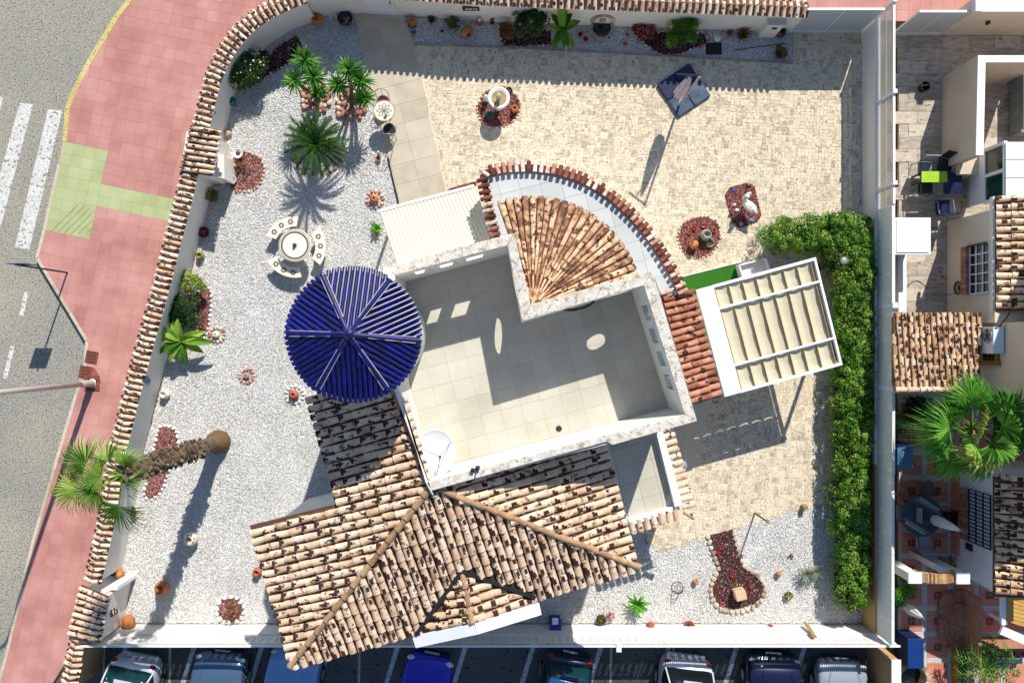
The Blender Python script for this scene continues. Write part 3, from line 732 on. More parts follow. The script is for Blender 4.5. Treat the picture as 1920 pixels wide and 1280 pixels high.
# plaque with pale letter-like shapes on the pier's garden face
pc = (A0+B0)/2; nf_ = V((.972, .235, 0)); uf = V((-.235, .972, 0))
b = MB(); c0 = V((pc.x+.025, pc.y, .95)); b.bar(c0-uf*.17, c0+uf*.17, .03, .42); o = b.build('plaque', brown_m, tB)
b = MB()
for k, (dy, dz) in enumerate(((-.1, .08), (-.03, .1), (.05, .07), (.1, -.02), (-.08, -.07), (.02, -.1))): b.bar(c0+nf_*.02+uf*(dy-.03)+V((0, 0, dz)), c0+nf_*.02+uf*(dy+.03)+V((0, 0, dz+.03*(-1)**k)), .02, .035)
b.build('plaque_relief', plaster_c, o)
# north wall
NB = [(586, 32), (640, 28), (690, 26)]; NB2 = [(748, 29), (900, 40), (1100, 48), (1300, 55), (1481, 62)]
t = thing('garden_wall', 'white garden wall with tile coping behind the planted gravel bed', 'wall', (*at(1100, 46)[:2], 0))
for ln in (NB, NB2):
    w = [at(x, y) for x, y in ln]; b = MB(); n = .11
    wl = [V((v.x, v.y+.11, 0)) for v in w]
    wall_run(b, wl, .22, -.1, 1.50); b.build('wall', plaster, t)
full = [V((v.x, v.y+.11, 0)) for v in pxpoly(NB+NB2)]
b = MB(); wall_run(b, full, .36, 1.505, 1.56); b.build('coping_bed', mortar_m, t)
b = MB(); gable_run(b, full, .245, CAPZ-.136, CAPZ-.095, CAPZ+.055); b.build('coping_core', under_m, t)
spread(cap_tiles(full, CAPZ-.02, .215, (1, -1), cap_raw), 'coping_tile', cap_raw, tile_cap, t, 300)
for x, y, z in ((764, 2, 1.05), (1130, 17, 1.05), (1486, 28, 1.0)): diamond(x, y, z, (1, -.04), t, .24, V((0, -1, 0)))
c0 = V((at(886, 39).x, at(886, 39).y-.01, .98)); b = MB(); b.box(c0, (.56, .03, .3)); o = b.build('plaque', brown_m, t)
b = MB()                                              # the plaque's pale marks
for dx, kind in ((-.13, 'o'), (-.02, 'o'), (.075, 'r'), (.155, 'b')):
    for k in range(8 if kind == 'o' else 3):
        a = k*math.pi/4 if kind == 'o' else (-.4+k*.9)
        cc = c0+V((dx+.035*math.cos(a), -.02, .04*math.sin(a) if kind == 'o' else -.05+.05*k)); b.box(cc, (.035, .012, .04))
b.build('plaque_relief', white_pot, o)
# the white door in the north wall
d0, d1 = at(692, 26), at(745, 28); t = thing('garden_door', 'white metal door in the north garden wall at the head of the path', 'door', ((d0.x+d1.x)/2, d0.y+.05, 0))
b = MB(); b.bar(d0+V((.02, .08, .74)), d1+V((-.02, .08, .74)), .05, 1.48); b.build('door_leaf', white_m, t)
b = MB()
for p in (d0, d1): b.box(p+V((0, .06, .75)), (.05, .14, 1.5))
b.bar(d0+V((0, .06, .03)), d1+V((0, .06, .03)), .16, .05); b.build('door_frame', white_m, t)
b = MB(); b.box(d1+V((-.12, .03, .85)), (.03, .04, .14)); b.build('handle', dgrey_m, t)
# white meter cabinet in front of the north wall
c = at(1436, 66); t = thing('meter_cabinet', 'small white masonry cabinet standing against the north wall', 'cabinet', c)
b = MB(); b.box(c+V((0, .16, .55)), (.55, .5, 1.1)); b.build('cabinet_body', plaster, t)
b = MB(); b.box(c+V((0, .16, 1.115)), (.62, .56, .03)); b.build('cabinet_top', ledge_m, t)
b = MB(); b.box(c+V((.02, -.1, .8)), (.16, .025, .12)); b.build('emblem', brown_m, t)
# sliding gates
def slide_gate(lb, x0, x1, yb, m):
    a, c = at(x0, yb), at(x1, yb); t = thing('sliding_gate', lb, 'gate', ((a.x+c.x)/2, a.y, 0)); n = 2
    for k in range(n):
        p, q = a+(c-a)*(k/n), a+(c-a)*((k+1)/n); d = (q-p).normalized()*.012
        b = MB(); b.bar(p+d+V((0, .06, .92)), q-d+V((0, .06, .92)), .035, 1.6); b.build('gate_panel', m, t)
    b = MB(); b.bar(a+V((0, .06, .1)), c+V((0, .06, .1)), .09, .06); b.bar(a+V((0, .06, 1.75)), c+V((0, .06, 1.75)), .07, .05)
    for k in range(n+1):
        p = a+(c-a)*(k/n); b.box(p+V((0, .06, .92)), (.03, .06, 1.7))
    b.build('gate_frame', white_m, t)
    b = MB(); b.bar(a+V((0, .06, .025)), c+V((0, .06, .025)), .16, .05); b.build('gate_rail', plaster_c, t)
gate_m = mat('gate_grey', ['#a9b0b8', '#b8bfc6'], .5)
gate_m2 = mat('gate_pale', ['#bdbcb4', '#cac8c0'], .5)
slide_gate('wide grey blue sliding gate of two panels at the top of the patio', 1478, 1612, 62, gate_m)
slide_gate('narrower pale sliding gate of two panels beside the fence', 1674, 1762, 66, gate_m2)
# east boundary: low wall, posts and panels
zW, zF = .95, 2.02
e0, e1 = at(1616, 64), at(1612, 1168)
def ex(py): return at(1616, py).x
t = thing('boundary_fence', 'white boundary wall with perforated see-through panels beside the patio', 'fence', (ex(300), at(0, 300).y, 0))
y0, ym, y1 = at(0, 50).y, at(0, 402).y, at(0, 1168).y
b = MB(); b.box((ex(0)+.10, (y0+ym)/2, zW/2-.06), (.2, y0-ym, zW+.1)); b.build('wall', plaster, t)
perf = mat('perforated_panel', ['#bfb6a6', '#cfc7b8'], .6)
def perforated(b, p, q, z0, z1, bar=.02, pitch=.075, th=.012):
    d = q-p; L = d.length; n = int(L/pitch)
    for k in range(n+1): b.box(p+d*(k/n)+V((0, 0, (z0+z1)/2)), (bar, th, z1-z0), rz=math.atan2(d.y, d.x))
    m = int((z1-z0)/pitch)
    for k in range(m+1):
        z = z0+(z1-z0)*k/m; b.box((p+q)/2+V((0, 0, z)), (L, th*.8, bar), rz=math.atan2(d.y, d.x))
posts = [34, 205, 368]
py_ = [50, 208, 366]
for k in range(3):
    a = V((ex(0)+.1, at(0, py_[k]).y, 0)); c = V((ex(0)+.1, at(0, py_[k+1]).y if k < 2 else ym, 0))
    b = MB(); perforated(b, a, c, zW+.05, zF-.05, .016, .062); stuff(b.build('mesh_panel', perf, t))
    b = MB(); b.bar(a+V((0, 0, zF)), c+V((0, 0, zF)), .07, .05); b.bar(a+V((0, 0, zW+.04)), c+V((0, 0, zW+.04)), .05, .04); b.bar(a+V((0, 0, 1.5)), c+V((0, 0, 1.5)), .03, .03); b.build('rail', white_m, t)
    b = MB(); b.box(a+V((0, 0, (zW+zF)/2+.02)), (.08, .08, zF-zW+.1)); b.box(a+V((0, 0, zF+.08)), (.13, .13, .04)); b.build('post', white_m, t)
t = thing('boundary_fence', 'long pale boundary wall with solid panels behind the hedge', 'fence', (ex(0), at(0, 800).y, 0))
ys_m = at(0, 862).y
b = MB(); b.box((ex(0)+.10, (ym+ys_m)/2, zW/2-.06), (.2, ym-ys_m, zW+.1)); b.build('wall', plaster, t)
b = MB(); b.box((ex(0)+.102, (ys_m+y1)/2, zW/2-.06), (.2, ys_m-y1-.002, zW+.1)); b.build('wall', plaster_t, t)
fence_s = mat('solid_fence_panel', ['#d0d0ca', '#dcdcd6'], .7, scale=2, noise=.6, spot='#e6e6e2', spot_scale=3, spot_t=.64)
ys = [402, 478, 577, 722, 870, 1010, 1168]
for k in range(6):
    a = V((ex(0)+.1, at(0, ys[k]).y-.006, 0)); c = V((ex(0)+.1, at(0, ys[k+1]).y+.006, 0)); zz = zF-.06 if k < 4 else zF-.1
    b = MB(); b.bar(a+V((0, 0, (zW+zz)/2)), c+V((0, 0, (zW+zz)/2)), .06, zz-zW-.004); b.build('solid_panel', fence_s, t)
    b = MB(); b.bar(a+V((0, 0, zz+.022)), c+V((0, 0, zz+.022)), .09, .04); b.build('rail', white_m if k < 3 else fence_s, t)
    if k in (2, 3): b = MB(); b.box(a+V((0, 0, (zW+zF)/2+.02)), (.11, .11, zF-zW+.1)); b.box(a+V((0, 0, zF+.08)), (.17, .17, .05)); b.build('post', white_m, t)
# a second white wall behind the fence on the neighbour's side
c = at(1676, 520); t = thing('low_white_wall', 'low white wall between the fence and the neighbour\'s brown yard', 'wall', (c.x, c.y, 0))
b = MB(); b.box((at(1672, 520).x, c.y, .35), (.22, at(0, 470).y-at(0, 600).y, .7)); b.build('wall', plaster, t)
b = MB(); b.box((at(1672, 520).x, c.y, .72), (.26, at(0, 470).y-at(0, 600).y+.04, .035)); b.build('wall_cap', white_m, t)
# south wall with perforated metal panels on it
t = thing('garden_wall', 'low white garden wall topped by perforated metal panels above the parked cars', 'wall', (*at(900, 1172)[:2], 0))
xa, xb = at(205, 0).x, at(1640, 0).x; ys_ = at(0, 1170).y
zS, zP = .86, 1.72
b = MB(); b.box(((xa+xb)/2, ys_-.1, zS/2-.08), (xb-xa, .2, zS+.14)); b.build('wall', plaster, t)
npan = 7; hole_lo, hole_hi = 1.02, 1.42
for k in range(npan):
    x0, x1 = xa+(xb-xa)*k/npan+.008, xa+(xb-xa)*(k+1)/npan-.008; yy = ys_-.06; b = MB()
    def slat(xl, xr, zl, zh): b.box(((xl+xr)/2, yy, (zl+zh)/2), (xr-xl, .012, zh-zl))
    slat(x0, x1, zS+.004, hole_lo); slat(x0, x1, hole_hi, 1.52); slat(x0, x1, 1.62, zP)
    n = 15; cw = .105; pit = (x1-x0)/n
    for i in range(n+1):
        l = x0+pit*(i-.5)+cw/2 if i else x0; r = x0+pit*(i+.5)-cw/2 if i < n else x1
        slat(l, r, hole_lo, hole_hi)
        if i < n:
            for j in range(9):
                z = hole_lo+(hole_hi-hole_lo)*(j+.5)/9; sh = .012
                slat(r, r+cw, z-sh, z+sh)
            slat(r+cw/2-.012, r+cw/2+.012, hole_lo, hole_hi)
    nn = int((x1-x0)/.07)
    for i in range(nn+1):
        xx = x0+(x1-x0)*i/nn; slat(xx-.014 if i else x0, xx+.014 if i < nn else x1, 1.52, 1.62)
    stuff(b.build('perforated_panel', fence_s if 0 else plaster, t))
b = MB(); b.box(((xa+xb)/2, ys_-.06, zP+.022), (xb-xa, .06, .035)); b.build('rail', white_m, t)
c = at(1147, 1172); b = MB(); b.box((c.x, ys_-.1, zP+.03), (.16, .24, .12)); b.build('post_cap', white_m, t)
# end wall of the car park
t = thing('parking_wall', 'tan wall with a white top closing the right end of the parking', 'wall', (*at(1640, 1250)[:2], -.14))
cx = at(1628, 0).x; b = MB(); b.box((cx+.13, at(0, 1250).y-1.6, .75), (.24, 5.0, 1.78)); b.build('wall', plaster_t, t)
b = MB(); b.box((cx+.13, at(0, 1250).y-1.6, 1.66), (.3, 5.06, .035)); b.build('wall_cap', white_m, t)
# ------------------------------------------------------------------ the house
ZF, ZT, ZE, ZA = 4.3, 6.4, 4.95, 6.15
house = thing('house', 'white villa with tiled roofs, a roof terrace and a round blue tiled tower', 'house', (at(960, 720).x, at(960, 720).y, 0))
def xy(p): return (p[0], p[1])
# --- terrace parapets
O = {k: at(*v, ZT) for k, v in dict(O1=(718, 500), O2=(964, 437), O3=(995, 571), O4=(1223, 508), O5=(1307, 789), O6=(808, 920), O7=(738, 728), Oj=(1143, 826), Ok=(1148, 834)).items()}
I = {k: at(*v, ZT) for k, v in dict(I1=(740, 516), I2=(952, 460), I3=(979, 602), I4=(1207, 535), I5=(1284, 777), I6=(799, 904), I7=(747, 726)).items()}
def wall_seg(nm, o0, o1, i1, i0, z0, z1, m, rects=(), circ=None, parent=house):
    """a parapet between the outer line o0-o1 and the inner line i0-i1, with rectangular or round openings"""
    L = (o1-o0).length; b = MB()
    def Q(u, s, z):
        t = u/L; a = o0+(o1-o0)*t; c = i0+(i1-i0)*t; p = a+(c-a)*s; return V((p.x, p.y, z))
    def block(u0, u1, a, c):
        if u1-u0 < .001 or c-a < .001: return
        vs = [Q(u0, 0, a), Q(u1, 0, a), Q(u1, 1, a), Q(u0, 1, a), Q(u0, 0, c), Q(u1, 0, c), Q(u1, 1, c), Q(u0, 1, c)]
        b.add(vs, [[0, 1, 2, 3], [7, 6, 5, 4], [0, 4, 5, 1], [1, 5, 6, 2], [2, 6, 7, 3], [3, 7, 4, 0]])
    if circ:
        uc, zc, r = circ; ua, ub, za, zb = uc-r*1.25, uc+r*1.25, zc-r*1.25, zc+r*1.25
        block(0, ua, z0, z1); block(ub, L, z0, z1); block(ua, ub, z0, za); block(ua, ub, zb, z1); n = 24; vs = []; fs = []
        for s in (0, 1):
            for k in range(n):
                a = 2*math.pi*k/n; vs.append(Q(uc+r*math.cos(a), s, zc+r*math.sin(a)))
            for k in range(n):
                a = 2*math.pi*k/n; c, d = math.cos(a), math.sin(a); f = r*1.25/max(abs(c), abs(d)); vs.append(Q(uc+f*c, s, zc+f*d))
        for k in range(n):
            k2 = (k+1) % n
            fs += [[k, k2, n+k2, n+k], [2*n+k2, 2*n+k, 3*n+k, 3*n+k2], [k, 2*n+k, 2*n+k2, k2]]
        b.add(vs, fs)
    elif rects:
        u = 0
        for (u0, u1, a, c) in sorted(rects):
            block(u, u0, z0, z1); block(u0, u1, z0, a); block(u0, u1, c, z1); u = u1
        block(u, L, z0, z1)
    else: block(0, L, z0, z1)
    return b.build(nm, m, parent)
def proj_u(o0, o1, p): return (V(p)-o0).dot((o1-o0).normalized())
ct = ZT-.07; zlo = -.1
wn = O['O1'], O['O2']
rects = []
for x, y in ((794, 505.5), (844, 492), (897.5, 479)):
    u = proj_u(*wn, at(x, y, 4.2)); rects.append((u-.28, u+.28, ZF+1.0, ZF+1.62))
wall_seg('parapet', O['O1'], O['O2'], I['I2'], I['I1'], zlo, ct, plaster, rects)
wall_seg('parapet', O['O2'], O['O3'], I['I3'], I['I2'], zlo, ct, plaster, circ=(proj_u(O['O2'], O['O3'], at(962, 508, ZF+1.4)), ZF+1.42, .46))
wall_seg('parapet', O['O3'], O['O4'], I['I4'], I['I3'], zlo, ct, plaster, circ=(proj_u(O['O3'], O['O4'], at(1174, 541, ZF+1.3)), ZF+1.3, .36))
rects = []
for x, y in ((1216, 572), (1230, 622), (1244, 672), (1259, 722)):
    u = proj_u(O['O4'], O['O5'], at(x, y, ZF+1.25)); rects.append((u-.24, u+.24, ZF+.85, ZF+1.65))
pe = wall_seg('parapet', O['O4'], O['O5'], I['I5'], I['I4'], zlo, ct, plaster, rects)
for (u0, u1, a, c) in rects:                       # pale green glass blocks set back in the openings
    d = (O['O5']-O['O4']).normalized(); n = V((-d.y, d.x, 0)); n = n if n.dot(I['I4']-O['O4']) > 0 else -n
    w = (I['I4']-O['O4']).dot(n)
    p, q = O['O4']+d*(u0+.002)+n*w*.42, O['O4']+d*(u1-.002)+n*w*.42
    p.z = q.z = (a+c)/2; b = MB(); b.bar(p, q, .06, c-a-.004); g = b.build('terrace_window', glass_l, pe)
    b = MB()
    for k in (1, 2, 3): b.bar(p+(q-p)*(k/4-.02)+n*.035, p+(q-p)*(k/4+.02)+n*.035, .012, c-a-.01)
    b.bar(p+n*.05+V((0, 0, (c-a)/2-.03)), q+n*.05+V((0, 0, (c-a)/2-.03)), .05, .04); b.bar(p+n*.05-V((0, 0, (c-a)/2-.03)), q+n*.05-V((0, 0, (c-a)/2-.03)), .05, .04)
    for e in (p, q): e2 = e+(p-e+q-e).normalized()*.025; b.box(e2+n*.05, (.04, .05, c-a-.1), rz=math.atan2(d.y, d.x))
    b.build('window_frame', white_m, g) if False else b.build('window_frame', white_m, pe)
wall_seg('parapet', O['O5'], O['O6'], I['I6'], I['I5'], zlo, ct, plaster)
wall_seg('parapet', O['O6'], O['O7'], I['I7'], I['I6'], zlo, ct, plaster)
o8, i8 = at(728, 640, ZT), at(738, 640, ZT)
wall_seg('parapet', O['O7'], O['O1'], I['I1'], I['I7'], zlo, ct, plaster)
def cop(ps, m=coping_m, th=.07, z=ZT, nm='coping'):
    b = MB(); b.prism([xy(p) for p in ps], z-th+.003, z); return b.build(nm, m, house, bevel=.012)
def ex_(p, q, f): return p+(q-p).normalized()*f
def lerp(a, b, t): return a+(b-a)*t
def cop_run(o0, o1, i1, i0, n):
    for k in range(n):
        a, c = k/n, (k+1)/n
        cop([lerp(o0, o1, a), lerp(o0, o1, c)-(o1-o0).normalized()*.006, lerp(i0, i1, c)-(o1-o0).normalized()*.006, lerp(i0, i1, a)])
cop_run(O['O1'], O['O2'], I['I2'], I['I1'], 5); cop_run(O['O2'], O['O3'], I['I3'], I['I2'], 3); cop_run(O['O3'], O['O4'], I['I4'], I['I3'], 5)
cop_run(O['O4'], O['O5'], I['I5'], I['I4'], 6)
t_ = .33; iJ = lerp(I['I5'], I['I6'], t_); cop_run(O['O5'], O['Ok'], iJ, I['I5'], 4); oJ = O['Oj']; cop_run(oJ, O['O6'], I['I6'], iJ, 7)
cop([O['O6'], O['O7'], I['I7'], I['I6']], white_m); cop([O['O7'], O['O1'], I['I1'], I['I7']], white_m)
# --- terrace floor
fl = [I[k] for k in ('I1', 'I2', 'I3', 'I4', 'I5', 'I6', 'I7')]
b = MB(); b.prism([xy(p) for p in fl], ZF-.25, ZF-.006); floor = b.build('terrace_floor', terrace_m, house)
cells, u_, _ = rot_grid([xy(p) for p in fl], V(I['I5'][:2]), U2, .58, .565, .006)
def lay_clipped(parent, poly, org, ux, sx, sy, z0, z1, m, nm, gap=.0025):
    allc, _, _ = rot_grid([(p[0]+dx, p[1]+dy) for p in poly for dx in (-sx, sx) for dy in (-sy, sy)], org, ux, sx, sy, gap)
    uy = V((-ux.y, ux.x)); xs = [V(p[:2]) for p in poly]; A = [(p-org).dot(ux) for p in xs]; B = [(p-org).dot(uy) for p in xs]; k = 0
    for i in range(math.floor(min(A)/sx), math.ceil(max(A)/sx)):
        for j in range(math.floor(min(B)/sy), math.ceil(max(B)/sy)):
            c = org+ux*((i+.5)*sx)+uy*((j+.5)*sy); hx, hy = sx/2-gap, sy/2-gap
            cor = [c+ux*(s*hx)+uy*(t*hy) for s, t in ((-1, -1), (1, -1), (1, 1), (-1, 1))]
            nin = sum(inpoly(q.x, q.y, poly) for q in cor)
            if nin == 0: continue
            if nin < 4:
                N = 12; loop = []
                for e in range(4):
                    a, d = cor[e], cor[(e+1) % 4]; loop += [a+(d-a)*(t/N) for t in range(N)]
                loop = sorted((q.x, q.y) for q in loop if inpoly(q.x, q.y, poly)); hull = []
                for seq in (loop, loop[::-1]):
                    h = []
                    for q in seq:
                        while len(h) > 1 and (h[-1][0]-h[-2][0])*(q[1]-h[-2][1])-(h[-1][1]-h[-2][1])*(q[0]-h[-2][0]) <= 1e-9: h.pop()
                        h.append(q)
                    hull += h[:-1]
                cor = hull
                if len(cor) < 3: continue
            bb = MB(); bb.prism([(q[0], q[1]) for q in cor], z0, z1+random.uniform(0, .002), random.random(), bottom=False); bb.build(nm, m, parent, bevel=.004); k += 1
    return k
lay_clipped(floor, [xy(p) for p in fl], V(I['I5'][:2]), U2, .58, .565, ZF-.005, ZF, terrace_m, 'floor_slab')
c = at(1048, 803, ZF+.02); b = MB(); b.lathe([(.0, 0), (.085, 0), (.085, .02), (.05, .03), (0, .03)], (c.x, c.y, ZF+.003), 14); b.build('roof_drain', dgrey_m, house)
# --- main body under the hip roof
def inset_px(pts, z): return [xy(at(x, y, z)) for x, y in pts]
b = MB(); b.prism(inset_px([(640, 960), (498, 996), (562, 1222), (1175, 1050), (1120, 860), (810, 935)], 4.7), -.1, 4.7); b.build('wall', plaster, house)
b = MB(); b.prism(inset_px([(610, 760), (648, 950), (800, 930), (745, 735)], 4.7), -.1, 4.7); b.build('wall', plaster, house)
plW = plane(at(468, 985, ZE), at(545, 1247, ZE), at(809, 911, ZA)); plS = plane(at(545, 1247, ZE), at(1197, 1062, ZE), at(817, 914, ZA)); plE = plane(at(1197, 1062, ZE), at(1138, 836, ZE), at(826, 918, ZA))
def slope_of(pl): n = pl[0]; return V((n.x, n.y)).normalized()
def roof_part(nm, px, pl, m_tile, m_under, pitch, expo, limit, tile_nm, raw=None, th=.05, label=None, down=None):
    poly = [on_plane(x, y, pl) for x, y in px]; b = MB(); n = len(poly); ar = sum(poly[i].x*poly[(i+1) % n].y-poly[(i+1) % n].x*poly[i].y for i in range(n)); P_ = poly if ar > 0 else poly[::-1]
    b.add([p-V((0, 0, th)) for p in P_]+P_, [list(range(n))[::-1], list(range(n, 2*n))]+[[i, (i+1) % n, n+(i+1) % n, n+i] for i in range(n)])
    o = b.build(nm, m_under, house); 
    if label: o['label'] = label
    raw = raw or barrel(expo*1.14, pitch*.9, pitch*.68, pitch*.36)
    ms = roof_field([xy(p) for p in poly], pl, down or slope_of(pl), pitch, expo)
    spread(ms, tile_nm, raw, m_tile, o, limit); return o
roof_part('roof', [(809, 911), (794, 893), (746, 740), (583, 741), (628, 945), (468, 985), (545, 1247)], plW, tile_m, under_m, .236, .39, 110, 'roof_tile')
roof_part('roof', [(813, 914), (545, 1247), (778, 1188), (866, 1068), (1006, 1116), (1197, 1062), (828, 920)], plS, tile_m, under_m, .236, .39, 110, 'roof_tile')
roof_part('roof', [(828, 919), (820, 913), (960, 862), (1138, 836), (1197, 1062)], plE, tile_m, under_m, .236, .39, 70, 'roof_tile')
def ridge_row(pts, m, w=.2, L=.42, nm='ridge_tile', parent=house, lift=.05):
    raw = barrel(L*1.14, w, w*.7, w*.5); me = tmesh(nm, raw, m)
    for a, c in zip(pts[:-1], pts[1:]):
        n = max(1, round((c-a).length/L)); d = (c-a)/n
        for k in range(n):
            M = frame3(d.normalized()+V((random.gauss(0, .025), random.gauss(0, .025), -.045)), V((0, 0, 1)), a+d*k+V((0, 0, lift))); place(nm, me, M, parent)
hp = lambda x, y, pl: on_plane(x, y, pl)
ridge_row([hp(545, 1247, plS), hp(680, 1075, plS), hp(812, 908, plS)], ridge_m)
ridge_row([hp(1199, 1062, plE), hp(1010, 990, plE), hp(828, 918, plE)], ridge_m)
ridge_row([hp(800, 905, plW), hp(770, 820, plW), hp(744, 738, plW)], tile_red, .2, .4)
# gable of the porch that cuts into the south slope
rg0 = on_plane(866, 1068, plS); zr = rg0.z; rg1 = at(886, 1165, zr); vW = on_plane(780, 1187, plS); vE = on_plane(1004, 1118, plS)
eW = on_plane(776, 1190, (V((0, 0, 1)), V((0, 0, vW.z-.05)))); eE = on_plane(1005, 1128, (V((0, 0, 1)), V((0, 0, vE.z-.05))))
plgW = plane(rg0, rg1, eW); plgE = plane(rg0, rg1, eE)
roof_part('porch_roof', [(868, 1082), (886, 1165), (778, 1192)], plgW, tile_dk, under_m, .26, .38, 40, 'roof_tile', down=V((-U2.x, -U2.y)))
roof_part('porch_roof', [(868, 1080), (1005, 1117), (1005, 1130), (886, 1165)], plgE, tile_m, under_m, .26, .38, 40, 'roof_tile', down=U2)
ridge_row([rg1, rg0], ridge_m, .2, .42)
for a, c in ((eW+V((-.05, -.0, .02)), rg1+V((0, 0, .0))), (rg1, eE+V((.02, .0, .03)))):
    b = MB(); off = V((.08, -.16, 0)); b.bar(a+off, c+off, .33, .14); b.build('porch_gable_trim', white_m, house)
b = MB(); b.prism(inset_px([(800, 1180), (885, 1150), (990, 1115), (960, 1080), (880, 1080)], 4.3), -.1, 4.3); b.build('wall', plaster, house)
for a, c in ((rg0, vW), (rg0, vE)): b = MB(); b.bar(a+V((0, 0, .1)), c+V((0, 0, .1)), .1, .05); b.build('valley_gutter', dgrey_m, house)
# --- quarter fan roof
fa = at(999, 573, 5.75); fz = 4.75; R1 = ((at(938, 386, fz)-V((fa.x, fa.y, fz))).length+(at(1197, 508, fz)-V((fa.x, fa.y, fz))).length)/2
a0 = math.atan2(.25, .968)-.06; a1 = a0+math.pi/2+.13; N = 23; seg = 7; b = MB()
ring = [V((fa.x+R1*math.cos(a0+(a1-a0)*k/24), fa.y+R1*math.sin(a0+(a1-a0)*k/24), fz)) for k in range(25)]
b.add([fa]+ring+[p-V((0, 0, .15)) for p in ring], [[0, k+1, k+2] for k in range(24)]+[[k+1, k+26, k+27, k+2] for k in range(24)]); fan = b.build('fan_roof', under_r, house)
meshes = []
for s in range(seg):
    r0, r1 = R1*(1-s/seg), R1*(1-(s+1)/seg); w0 = max(.07, r0*(a1-a0)/N*.86); w1 = max(.05, r1*(a1-a0)/N*.86)
    meshes.append(tmesh('fan_tile', barrel((r0-r1)*1.18, w0, w1, w0*.42), tile_fan))
for k in range(N):
    a = a0+(a1-a0)*(k+.5)/N; d = V((math.cos(a), math.sin(a), 0)); sl_ = (fa.z-fz)/R1
    for s in range(seg-1 if k % 2 else seg):
        if s >= 5 and k % 2: continue
        r0 = R1*(1-s/seg); o = V((fa.x, fa.y, 0))+d*(r0+.03); o.z = fa.z-sl_*r0+.03+.004*(k % 2)
        Y = (-d+V((random.gauss(0, .012), random.gauss(0, .012), sl_-.05))); place('fan_tile', meshes[s], frame3(Y, V((0, 0, 1)), o), fan)
# --- curved ledge round the fan, with its own tile capped wall
ZL, ZLW = 3.0, 3.02
arc_px = [(933, 452), (919, 395), (906, 332), (912, 325), (945, 318), (990, 315), (1030, 319), (1070, 329), (1110, 346), (1150, 373), (1185, 405), (1215, 440), (1240, 477), (1262, 515), (1279, 552)]
arc = [at(x, y, ZLW) for x, y in arc_px]; arcs = arc[:3]+smoothline([V((p.x, p.y, ZLW)) for p in arc[3:]], 4)
inner = [at(1240, 560, ZL), at(1222, 510, ZL), at(1100, 545, ZL), at(995, 560, ZL), at(964, 450, ZL)]
lp = [xy(p) for p in arcs]+[xy(p) for p in inner]
b = MB(); b.prism(lp, -.1, ZL-.03); ledge = b.build('curved_ledge', plaster, house)
lay_clipped(ledge, lp, V(fa[:2]), U2, .62, .6, ZL-.028, ZL, ledge_m, 'ledge_slab')
b = MB(); wall_run(b, arcs, .16, ZL-.3, ZL-.04); b.build('ledge_wall', plaster, house)
b = MB(); wall_run(b, arcs, .2, ZL-.05, ZLW+.05); lw = b.build('coping_core', under_r, house)
craw = barrel(.38, .135, .12, .065)
spread(cap_tiles(arcs, ZLW, .19, (1,), craw, half=.2, drop=.1), 'coping_tile', craw, tile_capr, lw, 300)
# --- cream corrugated awning
q = [at(712, 399, 1.95), at(889, 352, 1.95), at(930, 446, 2.25), at(745, 500, 2.25)]
n = 104; vs_ = []; fs_ = []
for k in range(n+1):
    t = k/n; a = lerp(q[0], q[1], t); c = lerp(q[3], q[2], t); dz = .03 if (k % 4) in (1, 2) else 0
    vs_ += [a+V((0, 0, dz)), c+V((0, 0, dz)), a+V((0, 0, dz-.012)), c+V((0, 0, dz-.012))]
for k in range(n): fs_ += [[4*k, 4*k+4, 4*k+5, 4*k+1], [4*k+2, 4*k+3, 4*k+7, 4*k+6], [4*k, 4*k+2, 4*k+6, 4*k+4]]
b = MB(); b.add(vs_, fs_); aw = b.build('awning', cream_sheet, house)
b = MB(); b.bar(q[0]+V((-.02, .06, .0)), q[1]+V((.0, .06, .0)), .08, .09); b.build('gutter', white_m, house)
b = MB(); b.prism([xy(at(x, y, 0)) for x, y in ((752, 405), (880, 370), (925, 450), (760, 495))], -.1, .1); b.build('porch_step', path_m, house)
b = MB()
for p in (q[0], q[1]): b.box((p.x*.985, p.y-.12, .95), (.08, .08, 1.88))
b.build('awning_post', white_m, house)
# --- strip of red tiles on the east side
plG = plane(at(1240, 552, 3.05), at(1302, 758, 3.05), at(1350, 744, 2.75))
roof_part('gallery_roof', [(1238, 553), (1280, 541), (1297, 549), (1353, 742), (1301, 758)], plG, tile_red, under_r, .212, .36, 90, 'gallery_tile', down=U2)
b = MB(); b.prism(inset_px([(1240, 560), (1264, 552), (1336, 742), (1302, 752)], 2.6), -.1, 2.6); b.build('wall', plaster, house)
ridge_row([on_plane(1282, 536, plG), on_plane(1240, 550, plG)], tile_capr, .17, .22)
# --- south annex with its small terrace
ZN = 2.05
fl2 = [at(1143, 836, ZN), at(1226, 812, ZN), at(1263, 949, ZN), at(1180, 976, ZN)]
b = MB(); b.prism([xy(p) for p in [at(1130, 830, ZN), at(1237, 800, ZN), at(1275, 955, ZN), at(1178, 985, ZN)]], -.1, ZN-.03); an = b.build('annex', plaster, house)
lay_clipped(an, [xy(p) for p in fl2], V(fl2[3][:2]), U2, .58, .57, ZN-.029, ZN, terrace_m, 'annex_slab')
ZM = 2.36
b = MB(); q = [at(1230, 808, ZM), at(1242, 805, ZM), at(1279, 944, ZM), at(1266, 951, ZM)]; b.prism([xy(p) for p in q], ZN-.02, ZM); b.build('annex_parapet', white_m, house)
b = MB(); q2 = [at(1180, 977, ZM), at(1266, 952, ZM), at(1277, 945, ZM), at(1277, 957, ZM), at(1182, 986, ZM)]; b.prism([xy(p) for p in [at(1178, 974, ZM-.1), at(1264, 949, ZM-.1), at(1266, 957, ZM-.1), at(1181, 985, ZM-.1)]], ZN-.02, ZM-.1); b.build('annex_parapet', white_m, house)
